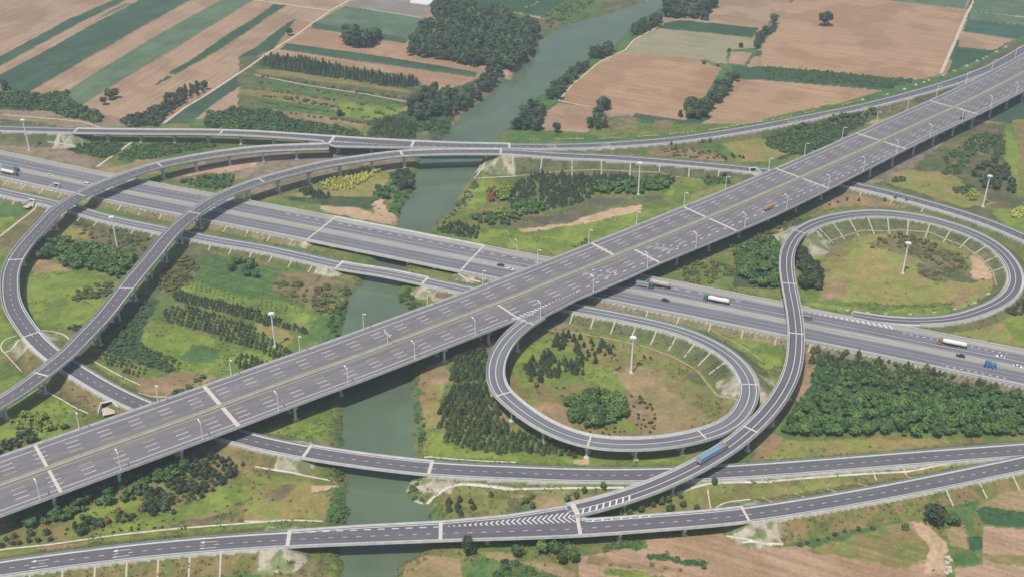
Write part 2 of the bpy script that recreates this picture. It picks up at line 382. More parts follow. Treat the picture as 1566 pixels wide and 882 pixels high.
# lower ramp: the right lane pair keeps its axis, the left side widens for the merge
FR = Road([(-80, 883, 4.2), (0, 869.5, 4.4), (100, 856, 4.7), (200, 843.5, 5.), (320, 832.3, 5.3), (440, 824.3, 5.6), (560, 819.3, 5.9), (673, 815, 6.1), (780, 811.8, 6.3), (887, 807.6, 6.5), (990, 800, 6.5), (1142.5, 786.5, 6.2), (1166, 783.4, 6.), (1260, 768.7, 5.4), (1375, 748.3, 4.6), (1494.9, 723.8, 4.1), (1560.7, 710, 4.), (1650, 690, 4)],
          [5.3] * 18, 5.0, sig=10)
for px, py in [(440, 813), (560, 806.5), (672.7, 797.7), (780, 788), (868, 773.5)]:
    pass
_fl = [(FR.S(440, 824), 5.3), (FR.S(560, 819), 6.6), (FR.S(673, 815), FR.off(672.7, 797.7)), (FR.S(780, 812), FR.off(780, 788)), (FR.S(880, 808), FR.off(870, 773.2)), (FR.S(880, 808) + 4, 5.3)]
FR.wl = np.interp(FR.s, [q for q, o in _fl], [max(5.3, o) for q, o in _fl])
ROADS = dict(A=A, B=B, K=K, S=S, C=C, D=D, Q=Q, F=FR)

# sections: (road, from, to, kind)
sK1, sK2, sK3 = K.S(517, 406), K.S(651.7, 431.5), K.S(1147, 587)
sS1, sS2 = S.S(1224.5, 353.6), S.S(875, 781)
sC1, sC2, sC3 = C.S(46.5, 510.5), C.S(470, 691), C.S(661, 716)
sD1 = D.S(766, 232.8)
sQ0, sQ1, sQ2, sQN = Q.S(111, 200.5), Q.S(633.7, 220), Q.S(781, 224.3), Q.S(505, 212.5)
sF1, sF2, sFN = FR.S(440, 824), FR.S(1142, 786.5), FR.S(885, 808)
sB1, sB2 = B.S(487, 350), B.S(722, 397)
ATGRADE = [('K', 0, sK1), ('K', sK2, sK3), ('S', S.S(1300, 480), sS1), ('C', sC1, sC2), ('C', sC3, C.L), ('D', sD1, D.L), ('Q', 0, sQ0), ('Q', sQ2, Q.L), ('F', 0, sF1), ('F', sF2, FR.L), ('B', 0, sB1), ('B', sB2, B.L)]
ABUT = {('K', sK1), ('K', sK2), ('K', sK3), ('S', sS1), ('C', sC1), ('C', sC2), ('C', sC3), ('D', sD1), ('Q', sQ0), ('Q', sQ2), ('F', sF1), ('F', sF2), ('B', sB1), ('B', sB2)}
BRIDGES = [('K', sK1, sK2), ('K', sK3, K.L), ('S', sS1, sS2), ('C', 0, sC1), ('C', sC2, sC3), ('D', 0, sD1), ('Q', sQ0, sQ2), ('F', sF1, sF2), ('B', sB1, sB2), ('A', 0, A.L)]

# ------------------------------------------------------------------ river outline
ZW = -2.6
_left = np.vstack([[(1075, -60)], P('t3', 870, 0, 790, 15, 600, 85, 450, 120, 300, 170, 150, 260, 130, 340, 40, 420, 0, 480), P('t2', 1480, 460, 1400, 570, 1230, 690, 1160, 800), P('t6', 1000, 110, 960, 230, 930, 320, 870, 420, 860, 510), [(590, 385)],
                   P('u2', 640, 20, 560, 110, 525, 280, 528, 700, 525, 870), P('u6', 512, 110, 500, 240, 525, 330, 525, 420, 545, 500, 515, 585, 480, 740, 520, 830, 510, 882), [(522, 940)]])
_right = np.vstack([[(1110, -60)], P('t3', 960, 0, 920, 40, 700, 180, 620, 290, 470, 350, 340, 430, 220, 550, 80, 640, 20, 730), P('t2', 1450, 840), P('t6', 1400, 110, 1310, 215, 1240, 290, 1190, 400, 1100, 480, 1040, 550), [(622, 400)],
                    P('u2', 868, 30, 850, 110, 930, 180, 950, 480, 940, 580, 950, 720, 940, 870), P('u6', 940, 160, 960, 290, 890, 380, 880, 430, 980, 450, 1010, 540, 970, 740, 860, 800, 820, 870), [(595, 940)]])
RIVER = at(np.vstack([_left, _right[::-1]]), ZW)
def seg_dist(Pt, poly, closed=True):
    d = np.full(len(Pt), 1e9); n = len(poly)
    for i in range(n if closed else n - 1):
        a, b = poly[i], poly[(i + 1) % n]; ab = b - a; l = ab @ ab
        if l == 0: continue
        t = np.clip(((Pt - a) @ ab) / l, 0, 1); q = Pt - a - t[:, None] * ab
        d = np.minimum(d, np.einsum('ij,ij->i', q, q))
    return np.sqrt(d)
def river_sd(Pt):
    """signed distance to the water's edge: negative in the water; 60 when far"""
    o = np.full(len(Pt), 60.)
    lo, hi = RIVER.min(0) - 25, RIVER.max(0) + 25
    m = np.all((Pt > lo) & (Pt < hi), axis=1)
    if m.any():
        q = Pt[m] + 1.2 * np.stack([vnoise(Pt[m], 5, 3) - .5, vnoise(Pt[m], 5, 4) - .5], 1) * 2
        d = seg_dist(q, RIVER); o[m] = np.where(inside(q, RIVER), -d, d)
    return o
SLOPE = 1.8
def emb(Pt):
    """embankments: height, excess distance outside the shoulder, end-cone flag, section index"""
    hz = np.full(len(Pt), -99.); ex = np.full(len(Pt), 99.); cone = np.zeros(len(Pt), bool); ix = np.full(len(Pt), -1)
    for k, (rn, a, b) in enumerate(ATGRADE):
        r = ROADS[rn]; q = r.qs(a, b, 6.); x, y, z, wl, wr, tx, ty = r.ip(q, 'x', 'y', 'z', 'wl', 'wr', 'tx', 'ty')
        sh = (wl - wr) / 2; hw = (wl + wr) / 2 + .5; c = np.stack([x - ty * sh, y + tx * sh], 1)
        reach = hw.max() + 20
        m = np.where(np.all((Pt > c.min(0) - reach) & (Pt < c.max(0) + reach), axis=1))[0]
        if not len(m): continue
        p = Pt[m]; bd = np.full(len(m), 1e9); bz = np.zeros(len(m)); bh = np.ones(len(m)); bal = np.zeros(len(m)); blat = np.zeros(len(m)); bs = np.zeros(len(m))
        for i in range(len(c) - 1):
            ab = c[i + 1] - c[i]; l = math.hypot(*ab); u = ab / l
            al = (p - c[i]) @ u; la = abs((p - c[i]) @ np.array([-u[1], u[0]])); t = np.clip(al / l, 0, 1)
            over = np.maximum(al - l, 0) + np.maximum(-al, 0)
            d = np.hypot(la, over); g = d < bd
            end = ((i == 0) & (al < 0)) | ((i == len(c) - 2) & (al > l))
            bd = np.where(g, d, bd); bz = np.where(g, z[i] + (z[i + 1] - z[i]) * t, bz); bh = np.where(g, hw[i] + (hw[i + 1] - hw[i]) * t, bh)
            bs = np.where(g, q[i] + l * t, bs); bal = np.where(g, np.where(end, over, 0), bal); blat = np.where(g, np.where(end, la, d), blat)
        e = np.hypot(np.maximum(blat - bh, 0), bal)
        flank = (((rn, a) in ABUT) & (bs - a < 11)) | (((rn, b) in ABUT) & (b - bs < 11))
        h = bz - .38 - e / SLOPE
        g = h > hz[m]
        mm = m[g]; hz[mm] = h[g]; ex[mm] = e[g]; cone[mm] = flank[g]; ix[mm] = k
    return hz, ex, cone, ix
def ground_z(Pt, full=False):
    Pt = np.atleast_2d(np.asarray(Pt, float))
    sd = river_sd(Pt)
    base = .5 * (fbm(Pt, 40, 5, 3) - .5)
    bank = ZW + np.clip(sd, -6, 60) * np.where(sd < 0, .35, .55) + .25
    bank += .6 * (vnoise(Pt, 3, 8) - .5)
    z = np.minimum(base, np.where(sd < 0, np.minimum(bank, ZW - .3 + sd * .05), bank))
    hz, ex, cone, ix = emb(Pt)
    zz = np.maximum(z, np.where(sd > -1.5, hz, z))
    # keep low under bridges that cross at the same place
    if full: return zz, sd, hz, ex, cone, ix, z
    return zz

# ------------------------------------------------------------------ what covers the ground: surveyed patches
def rowdir(deg): return np.array([math.cos(R(deg)), math.sin(R(deg))])
# name: main colour, second colour, patch size m, share of second colour, grain
COVER = {
 'soil':   ((173, 145, 120), (161, 133, 106), 30, .5, .05), 'soil_o': ((176, 144, 115), (164, 132, 103), 30, .5, .05), 'soil_b': ((160, 138, 104), (146, 132, 92), 9, .5, .12),
 'soil_g': ((150, 142, 134), (140, 132, 122), 20, .5, .05), 'khaki': ((158, 150, 120), (150, 148, 112), 20, .5, .05),
 'crop':   ((74, 98, 76), (66, 90, 70), 18, .5, .08), 'crop_l': ((102, 122, 94), (92, 113, 86), 18, .5, .08), 'crop_d': ((64, 96, 66), (58, 88, 62), 15, .5, .10), 'crop_t': ((72, 104, 86), (66, 98, 80), 25, .5, .05),
 'grass':  ((102, 120, 62), (124, 122, 74), 11, .42, .2), 'lawn': ((128, 144, 68), (112, 130, 62), 10, .5, .16), 'lawn_o': ((136, 138, 76), (148, 134, 86), 9, .45, .16),
 'olive':  ((124, 126, 72), (138, 124, 82), 8, .5, .2), 'weeds': ((90, 102, 66), (116, 106, 80), 6, .45, .20), 'weeds_g': ((78, 112, 62), (98, 116, 70), 6, .4, .18), 'weeds_d': ((62, 88, 58), (78, 92, 64), 6, .4, .2),
 'brown':  ((158, 132, 104), (140, 122, 90), 8, .5, .12), 'brown_g': ((128, 116, 84), (106, 108, 72), 5, .45, .2), 'burnt': ((96, 92, 82), (108, 110, 76), 10, .4, .16),
 'streak': ((196, 166, 138), (186, 160, 128), 5, .5, .12), 'stone': ((180, 172, 152), (122, 130, 92), 4.5, .5, .25), 'slope_b': ((150, 132, 112), (132, 122, 94), 6, .45, .14),
 'slope_g': ((112, 110, 82), (92, 100, 70), 5, .5, .18), 'slope_o': ((140, 120, 84), (112, 116, 66), 6, .5, .16), 'slope_l': ((128, 134, 78), (120, 118, 80), 7, .45, .14), 'shoulder': ((176, 174, 168), (164, 162, 150), 5, .4, .08),
 'under':  ((146, 130, 114), (124, 116, 98), 6, .5, .14), 'mud': ((120, 112, 84), (92, 108, 70), 4, .5, .2), 'pond': ((88, 116, 70), (80, 108, 66), 5, .5, .1),
 'dirt': ((206, 184, 158), (194, 172, 146), 6, .5, .08)}
PATCH = [   # cover, jitter (m), height step (m), row direction (deg or None), tile, outline
 ('grass', 0, 0, None, 'o', (-400, 190, 2000, 190, 2600, 1100, -1000, 1100)),
 # far fields, upper left
 ('soil', 0, 0, 75.5, 't1', (-900, -600, 2100, -600, 2000, 20, 1250, 560, 700, 740, -900, 700)),
 ('crop', .8, .9, 75.5, 't1', (-700, 735, -640, 740, 0, 400, 440, 160, 760, 0, 1500, -400, 1400, -410, 690, 0, 390, 130, 0, 345)),
 ('crop_l', .8, .5, 75.5, 't1', (560, 130, 640, 95, 790, 20, 760, 20, 640, 75)),
 ('crop', .8, 1.3, 75.5, 't1', (0, 455, 240, 330, 560, 150, 850, 0, 1480, -320, 1700, -320, 1150, 0, 840, 170, 180, 552, 40, 556, 0, 540)),
 ('crop_l', .8, .9, 75.5, 't1', (390, 560, 600, 420, 950, 210, 1330, 0, 2000, -360, 2200, -380, 1520, 0, 1050, 290, 700, 500, 480, 640, 420, 636)),
 ('crop_d', .8, .9, 75.5, 't1', (1000, 440, 1120, 380, 1390, 190, 1566, 90, 1566, 135, 1300, 310, 1050, 450)),
 ('crop_d', 1.2, .5, 75.5, 't1', (915, 515, 1010, 450, 1030, 458, 930, 516)),
 ('crop_d', .8, .8, 75.5, 't2', (0, 110, 110, 30, 190, 32, 0, 155)),
 ('crop_d', .8, 1., 75.5, 't2', (-110, 350, 0, 290, 200, 140, 350, 55, 440, 65, 230, 215, 100, 300, 0, 345, -60, 370)),
 ('soil', .5, 0, -26, 't2', (560, -300, 3200, -300, 3200, 300, 1700, 330, 1500, 420, 900, 620, 0, 440, 100, 310)),
 ('soil_g', .6, 0, -26, 't2', (570, 0, 660, -60, 960, -40, 1050, 30, 1020, 108, 540, 40)),
 ('crop_l', .8, .9, -26, 't2', (540, 40, 1080, 125, 1000, 180, 900, 262, 740, 240, 520, 200, 340, 172, 350, 145)),
 ('crop', .8, 1.0, -26, 't2', (350, 140, 520, 165, 740, 205, 910, 235, 900, 265, 740, 240, 520, 200, 335, 172)),
 ('soil_o', .8, 0, -26, 't2', (330, 180, 200, 260, 600, 335, 1400, 412, 1390, 400, 900, 290, 740, 246, 500, 203)),
 ('crop', .8, 1.2, -26, 't2', (190, 265, 620, 322, 1140, 405, 1330, 440, 1310, 468, 620, 370, 150, 302)),
 ('soil_o', .8, 0, -26, 't2', (150, 312, 1300, 470, 1240, 515, 1000, 480, 540, 395, 300, 345)),
 ('weeds', 1., 0, -26, 't2', (-100, 350, 120, 330, 540, 395, 980, 465, 1020, 560, 910, 640, 780, 690, 640, 740, -100, 700)),
 ('olive', 1., 0, -26, 't2', (0, 415, 300, 430, 620, 490, 940, 545, 930, 560, 600, 515, 250, 470, 0, 435)),
 ('weeds_g', 1., .4, -26, 't2', (-60, 470, 220, 505, 520, 560, 900, 618, 880, 640, 500, 590, 200, 545, -60, 500)),
 ('olive', 1., 0, -26, 't2', (-100, 530, 250, 570, 600, 615, 560, 650, 200, 620, -100, 560)),
 ('lawn', 1., 0, -26, 't2', (480, 610, 900, 650, 880, 690, 700, 720, 560, 700, 450, 650)),
 ('weeds_g', 1.5, .3, -26, 't2', (0, 590, 420, 640, 500, 700, 300, 690, 0, 640)),
 ('brown', 1.5, 0, -26, 't2', (60, 650, 300, 680, 640, 740, 640, 760, 280, 720, 0, 690)),
 ('weeds_g', 1.5, .4, None, 't2', (0, 690, 300, 730, 560, 770, 560, 860, -400, 800, -400, 720)),
 ('weeds_d', 1.5, .4, None, 't1', (-600, 555, 0, 560, 260, 575, 400, 620, 640, 700, 620, 745, 300, 710, -600, 640)),
 ('slope_b', 1.2, 0, None, 't1', (-600, 640, 300, 670, 560, 740, 640, 690, 760, 720, 900, 740, 620, 765, -600, 750)),
 ('weeds', 1.2, 0, None, 't1', (-600, 690, 0, 715, 240, 735, 380, 760, -600, 760)),
 ('weeds_d', 1.5, .3, None, 't2', (660, 820, 700, 740, 980, 640, 1180, 700, 1160, 810, 1100, 860, 660, 860)),
 ('mud', 1., 0, None, 't2', (960, 800, 1040, 780, 1060, 850, 940, 850)),
 ('crop_d', .8, .4, -26, 't2', (1130, 20, 1180, -200, 2400, -200, 1900, 130, 1566, 80, 1480, 70, 1420, 60, 1250, 40)),
 ('soil_b', 1, 0, None, 't2', (1470, 66, 1600, 80, 1600, 130, 1440, 100)),
 ('weeds', 1.5, 0, None, 't3', (0, 80, 200, 110, 380, -40, 900, -80, 800, 10, 600, 80, 430, 120, 280, 175, 150, 250, 0, 200)),
 ('weeds_g', 1.5, 0, None, 't3', (180, 110, 300, 20, 420, 0, 560, 20, 520, 70, 330, 140)),
 # far fields, right of the river
 ('weeds_g', 1.5, 0, None, 't3', (960, -40, 900, 160, 740, 240, 690, 300, 540, 370, 380, 500, 290, 605, 180, 690, 200, 790, 700, 830, 1140, 790, 1566, 720, 1566, 900, 0, 860, -60, 700, 340, 410, 700, 140)),
 ('soil', .6, 0, -26, 't3', (1150, -300, 2600, -300, 2600, -40, 1566, 0, 1540, 162, 1180, 132, 1200, 30)),
 ('crop_d', 1, .3, -26, 't3', (920, 140, 1010, 122, 1490, 168, 1450, 228, 900, 172)),
 ('khaki', .8, 0, -26, 't3', (890, 175, 1460, 232, 1470, 292, 1310, 305, 1288, 372, 690, 312, 760, 240)),
 ('weeds_g', 1.2, .4, None, 't3', (1150, 365, 1290, 385, 1310, 300, 1470, 290, 1566, 100, 1566, 220, 1480, 300, 1420, 400, 1300, 545, 1220, 640, 1040, 720, 1180, 560, 1260, 405)),
 ('soil_o', .6, 0, -20, 't3', (690, 312, 1140, 358, 1160, 395, 1265, 405, 1180, 560, 1050, 722, 620, 660, 290, 605, 380, 500, 540, 370)),
 ('soil', .6, 0, None, 't3', (290, 618, 490, 640, 475, 795, 330, 790, 200, 780, 188, 690)),
 ('brown_g', 1.4, 0, None, 't3', (580, 700, 700, 690, 780, 720, 770, 780, 560, 775)), ('brown_g', 1.4, 0, None, 't3', (860, 715, 980, 730, 960, 790, 850, 775)),
 ('soil', .6, 0, None, 't3', (1320, 310, 1450, 318, 1402, 392, 1308, 380)),
 ('soil_o', .6, 0, -26, 't4', (0, 270, 60, 190, 190, 0, 330, -260, 1400, -260, 1270, -60, 1215, 75, 1130, 290, 1060, 445, 910, 482, 0, 402)),
 ('crop_d', 1.2, .9, -26, 't4', (-180, 405, 0, 402, 470, 440, 900, 484, 730, 542, 600, 527, 0, 474, -190, 465)),
 ('soil_o', .6, 0, -26, 't4', (-190, 475, 0, 480, 600, 532, 720, 545, 480, 612, 0, 712, -260, 715, -330, 690)),
 ('crop_l', .7, .6, -26, 't4', (780, -60, 1240, -80, 1210, 58, 720, 0)),
 ('crop_l', .7, .8, -26, 't4', (1290, -60, 2300, -60, 2300, 140, 1566, 100, 1252, 64)),
 ('crop_l', .7, .6, -26, 't4', (1246, 72, 1566, 108, 2000, 150, 2000, 190, 1566, 150, 1228, 118)), ('crop_t', .7, .6, -26, 't4', (1226, 118, 1566, 152, 2000, 190, 1700, 210, 1566, 232, 1500, 237, 1200, 192)),
 ('soil', .7, 0, -26, 't4', (1200, 200, 1492, 240, 1390, 302, 1168, 282)), ('crop_d', .8, .5, -26, 't4', (1166, 286, 1372, 312, 1300, 362, 1108, 442)),
 ('weeds_g', 1., 0, None, 't4', (1080, 455, 1300, 365, 1500, 240, 1900, 60, 1900, 150, 1566, 300, 1300, 425, 1000, 545, 640, 640, 0, 760, 0, 712, 480, 612, 730, 545, 910, 484)),
 # between the ramps, far side
 ('weeds', 1.2, 0, None, 't5', (-200, -20, 300, 0, 400, 60, 0, 20)),
 ('slope_b', 1, 0, None, 't5', (-300, 10, 0, 10, 420, 60, 600, 120, 700, 180, 560, 190, 350, 130, 0, 50, -300, 30)),
 ('weeds_d', 1, .2, None, 't5', (400, 60, 520, 20, 760, 20, 700, 90, 600, 110, 460, 80)),
 ('weeds_g', 1, .2, None, 't5', (700, 110, 800, 30, 1260, 0, 1400, 10, 1240, 60, 900, 110, 740, 150)),
 ('soil_b', 1, 0, None, 't5', (740, 150, 830, 120, 980, 110, 940, 200, 680, 210, 600, 170)),
 ('under', 1, 0, None, 't5', (1000, 200, 1220, 120, 1566, 70, 1800, 60, 1800, 170, 1400, 240, 1060, 245)),
 ('streak', 1, 0, None, 't5', (1040, 215, 1240, 160, 1566, 110, 1760, 95, 1800, 112, 1500, 160, 1380, 190, 1200, 200)),
 ('weeds_g', 1, 0, None, 't5', (1060, 240, 1400, 205, 1400, 290, 1300, 300)),
 ('under', 1.2, 0, None, 't6', (0, 130, 500, 60, 900, 90, 980, 130, 800, 190, 380, 240, 60, 330, -60, 300)),
 ('lawn_o', 1.2, 0, None, 't6', (170, 330, 400, 300, 700, 200, 800, 190, 800, 250, 680, 340, 500, 360)),
 ('weeds_d', 1.2, 0, None, 't6', (160, 345, 480, 330, 740, 340, 700, 410, 600, 400, 360, 380)),
 ('weeds_g', 1., 0, None, 't6', (800, 190, 960, 170, 975, 240, 930, 340, 870, 430, 790, 440, 830, 330)),
 ('streak', 1., 0, None, 't6', (380, 390, 600, 400, 720, 440, 700, 380, 760, 340, 800, 420, 860, 460, 850, 510, 640, 470, 430, 430)),
 ('slope_l', 1., 0, None, 't6', (1300, 220, 1566, 210, 1566, 240, 1400, 250, 1300, 330, 1200, 430, 1080, 520, 1040, 540, 1180, 400)),
 ('lawn', 1., 0, None, 't6', (1330, 240, 1566, 225, 1566, 280, 1460, 300, 1320, 420, 1250, 450)),
 ('lawn', 1., 0, None, 't6', (1250, 580, 1350, 520, 1700, 560, 1800, 640, 1566, 640, 1340, 615)),
 ('slope_g', 1., 0, None, 't7', (0, 90, 400, 110, 900, 150, 1300, 180, 1420, 210, 1300, 240, 0, 215)),
 ('grass', 1., 0, None, 't7', (-60, 215, 1100, 230, 1160, 300, 900, 350, 500, 340, 0, 450, -60, 440)),
 ('lawn', 1., 0, None, 't7', (980, 240, 1140, 230, 1160, 290, 1000, 360, 900, 340, 960, 290)),
 ('lawn', 1., 0, None, 't7', (-60, 600, 60, 550, 440, 490, 900, 400, 1000, 395, 1100, 330, 1280, 250, 1300, 300, 1040, 410, 760, 520, 500, 610, 300, 690, 180, 672, 0, 645)),
 ('burnt', 1.5, 0, None, 't7', (-60, 500, 0, 475, 260, 440, 420, 385, 500, 348, 780, 340, 930, 330, 930, 350, 700, 390, 600, 395, 430, 470, 360, 500, 180, 515, 0, 530)),
 ('streak', 1.2, 0, None, 't7', (50, 530, 200, 515, 370, 490, 450, 460, 560, 425, 680, 395, 800, 390, 790, 415, 640, 455, 480, 490, 370, 505, 200, 535, 100, 552)),
 ('soil_b', 1.2, 0, None, 't7', (1070, 330, 1200, 280, 1240, 300, 1100, 345)),
 ('brown', 1.2, 0, None, 't7', (700, 70, 1000, 50, 1280, 90, 1280, 130, 900, 90)), ('lawn_o', 1.2, 0, None, 't7', (1260, 10, 1566, -60, 1566, 130, 1400, 125)),
 ('weeds_d', 1.2, .2, None, 't4', (0, 800, 400, 690, 700, 640, 780, 660, 660, 720, 400, 870, 100, 960, 0, 870)), ('lawn_o', 1.2, 0, None, 't4', (0, 830, 120, 850, 260, 900, 60, 950, -120, 900)), ('olive', 1., 0, None, 't4', (700, 640, 1200, 500, 1280, 470, 1000, 590, 780, 670)),
 # right margin
 ('weeds', 1.5, 0, None, 't8', (560, 230, 800, 80, 1100, -120, 1460, -100, 1460, 60, 1500, 200, 1566, 340, 1566, 520, 1000, 370, 700, 270)),
 ('under', 1.2, 0, None, 't8', (330, 400, 560, 240, 720, 120, 960, 10, 1040, -30, 1080, 20, 860, 190, 660, 262, 440, 380)),
 ('lawn_o', 1.5, 0, None, 't8', (720, 250, 860, 180, 1100, 190, 1220, 260, 1400, 380, 1200, 400, 960, 320)), ('lawn', 1.5, 0, None, 't8', (1350, 400, 1566, 420, 1566, 540, 1420, 470)),
 ('lawn', 1., .2, None, 't8', (1450, -80, 1480, -100, 1540, 60, 1520, 180, 1566, 330, 1540, 340, 1460, 200)), ('olive', 1., 0, None, 't8', (1490, -120, 1900, -160, 2000, 400, 1640, 360, 1566, 300, 1530, 160, 1540, 60)),
 ('brown', 1.2, 0, None, 't8', (520, 300, 620, 310, 900, 380, 1100, 420, 900, 410, 560, 390, 360, 420)),
 ('weeds_d', 1., 0, None, 't8', (-120, 640, 60, 630, 90, 700, 110, 880, -180, 880)),
 ('lawn_o', 1.5, 0, None, 't8', (230, 650, 480, 590, 620, 560, 900, 560, 1120, 600, 1240, 660, 1390, 780, 1400, 900, 1300, 960, 900, 985, 500, 960, 330, 900, 230, 700)),
 ('olive', 1.5, 0, None, 't8', (240, 640, 480, 580, 640, 560, 660, 590, 480, 700, 300, 700)), ('brown_g', 1.5, 0, None, 't8', (620, 620, 800, 560, 1000, 590, 1200, 700, 1280, 800, 1100, 830, 900, 700)),
 ('weeds', 1.5, 0, None, 't8', (920, 740, 1100, 770, 1280, 800, 1300, 850, 1000, 840, 920, 790)), ('brown', 1.5, 0, None, 't8', (360, 860, 500, 840, 520, 930, 340, 960)), ('streak', 1.2, 0, 20, 't8', (1240, 690, 1340, 700, 1400, 820, 1260, 830)),
 ('lawn', 1.2, 0, None, 'u4', (250, 120, 500, 150, 720, 180, 900, 160, 1100, 150, 1300, 110, 1420, 10, 1500, 60, 1150, 200, 820, 215, 560, 190, 250, 140)), ('brown', 1.2, 0, None, 'u4', (1120, 150, 1200, 60, 1260, 60, 1170, 170)),
 ('lawn_o', 1.2, 0, None, 'u4', (880, 270, 1200, 260, 1440, 220, 1700, 150, 1700, 380, 1566, 385, 1100, 320)), ('lawn', 1.2, 0, None, 'u4', (1440, 230, 1700, 180, 1700, 380, 1480, 350)),
 ('brown', 1., 0, None, 'u4', (240, 400, 350, 400, 430, 640, 300, 700, 180, 720, 60, 882, 20, 882, 200, 620)), ('weeds_d', 1.5, 0, None, 'u4', (350, 400, 700, 440, 1566, 640, 1700, 700, 1700, 900, 110, 900, 240, 700)),
 ('lawn', 1.2, 0, None, 'u4', (-200, 330, 0, 345, 140, 370, 120, 500, -60, 560, -200, 480)), ('lawn', 1.2, 0, None, 'u4', (-40, 560, 90, 580, 20, 680, -60, 640)),
 # near loop
 ('olive', 1.5, 0, None, 'u3', (20, 420, 250, 300, 350, 280, 640, 340, 1000, 440, 1150, 540, 1250, 700, 1360, 740, 1300, 830, 1150, 930, 800, 960, 400, 930, 100, 780, 0, 600)),
 ('lawn', 1.5, 0, None, 'u3', (60, 380, 250, 320, 520, 500, 640, 520, 800, 620, 780, 670, 560, 640, 300, 600, 60, 640, 20, 540)),
 ('soil_b', 1.8, 0, None, 'u3', (640, 540, 760, 500, 940, 560, 1100, 700, 1200, 850, 1000, 930, 800, 940, 860, 760, 800, 680, 700, 680)),
 ('olive', 2, 0, None, 'u3', (900, 480, 1060, 500, 1200, 640, 1300, 760, 1200, 850, 1080, 720, 960, 640)), ('weeds', 1, 0, None, 'u3', (1060, 540, 1120, 540, 1180, 610, 1120, 620, 1060, 590)),
 ('brown', 1.2, 0, None, 'u3', (150, 760, 250, 720, 330, 760, 390, 880, 360, 910, 200, 850)), ('brown', 1., 0, None, 'u3', (680, 680, 760, 690, 840, 760, 850, 880, 760, 900, 700, 820)), ('lawn', 1., 0, None, 'u3', (640, 800, 700, 830, 760, 900, 720, 920, 640, 860)),
 ('under', 1.2, 0, None, 'u3', (-240, 330, 0, 260, 230, 160, 330, 190, 360, 260, 230, 300, 60, 390, -100, 480)),
 ('streak', 1.2, 0, None, 'u2', (1000, 530, 1120, 480, 1420, 350, 1440, 370, 1300, 420, 1100, 510)), ('brown', 1.2, 0, None, 'u2', (960, 560, 1000, 540, 1160, 500, 1150, 620, 1100, 700, 1080, 860, 1000, 880, 960, 700)),
 ('weeds_g', 1, 0, None, 'u2', (945, 570, 975, 560, 990, 700, 1000, 880, 950, 880, 940, 720)), ('lawn_o', 1, 0, None, 'u2', (1020, 640, 1130, 600, 1130, 760, 1100, 880, 1000, 880)),
 ('brown', 1, 0, None, 'u2', (1390, 660, 1440, 700, 1520, 840, 1480, 860, 1400, 740)),
 ('lawn', 1.2, 0, None, 'u6', (1000, 40, 1080, 50, 1160, 140, 1521, 160, 1700, 170, 1700, 195, 1100, 185, 990, 175)),
 ('lawn', 1.2, 0, None, 'u7', (-60, 140, 60, 150, 430, 190, 960, 200, 1060, 170, 1020, 205, 700, 225, 300, 220, -60, 200)), ('streak', 1, 0, None, 'u7', (370, 195, 460, 190, 430, 220, 360, 220)),
 # left between the flyovers
 ('brown_g', 1.2, 0, None, 't5', (-200, 330, 0, 340, 200, 380, 420, 480, 600, 560, 560, 620, 160, 700, 0, 620, -200, 500)),
 ('weeds_g', 1, 0, None, 't5', (-200, 340, 60, 350, 150, 380, 140, 460, 0, 480, -200, 440)), ('lawn', 1, 0, None, 't5', (-60, 470, 60, 460, 130, 480, 20, 560, -60, 560)),
 ('lawn', 1.3, 0, None, 't5', (150, 780, 330, 760, 460, 790, 600, 830, 700, 870, 640, 960, 150, 950)), ('lawn_o', 1.2, 0, None, 't5', (330, 570, 430, 510, 540, 540, 520, 590, 380, 600)), ('soil_b', 1.2, 0, None, 't5', (160, 730, 250, 710, 360, 740, 440, 780, 330, 770, 200, 800)),
 ('weeds', 1.2, 0, None, 't5', (430, 450, 700, 500, 960, 560, 900, 680, 760, 720, 560, 600)),
 ('lawn', 1.3, 0, None, 'u1', (150, -20, 420, 0, 700, 20, 660, 120, 500, 260, 420, 300, 200, 250, 150, 120)),
 ('lawn', 1.2, 0, None, 'u1', (-100, 60, 0, 180, 60, 260, 100, 330, 0, 400, -100, 420)), ('brown_g', 1., 0, None, 'u1', (20, 420, 120, 350, 240, 420, 260, 480, 150, 550, 60, 470)),
 ('lawn', 1.2, 0, None, 'u1', (-100, 640, 100, 560, 220, 620, 460, 760, 400, 840, 380, 960, -100, 960)),
 ('brown_g', 1.2, 0, None, 'u1', (250, 600, 330, 580, 460, 660, 640, 740, 560, 800, 480, 790, 330, 690)), ('lawn', 1., 0, None, 'u1', (250, 320, 400, 320, 360, 400, 270, 330)),
 ('weeds_d', 1.2, 0, None, 'u1', (560, 280, 720, 160, 860, 60, 940, 120, 880, 240, 830, 360, 960, 440, 1100, 490, 1000, 550, 800, 480, 600, 390)),
 ('weeds', 1.2, 0, None, 't5', (900, 840, 1000, 720, 1160, 640, 1300, 680, 1380, 720, 1180, 800, 1150, 900, 900, 950)),
 ('weeds_g', 1.3, .3, 0, 't5', (1160, 780, 1240, 700, 1400, 700, 1700, 780, 1700, 960, 1200, 900)), ('lawn', 1.2, 0, -24, 'u1', (1080, 40, 1200, 0, 1566, 90, 1800, 150, 1800, 210, 1566, 190, 1100, 60)),
 ('weeds_g', 1., .5, -24, 'u1', (1160, 10, 1340, 0, 1600, 60, 1800, 110, 1800, 140, 1500, 100)),
 ('lawn', 1.3, 0, None, 'u1', (840, 320, 920, 270, 1060, 260, 1300, 340, 1566, 430, 1700, 480, 1440, 520, 1400, 560, 1100, 560, 960, 460, 860, 400)), ('pond', 1., .3, None, 'u1', (1070, 455, 1150, 380, 1300, 400, 1320, 460, 1240, 495, 1120, 480)),
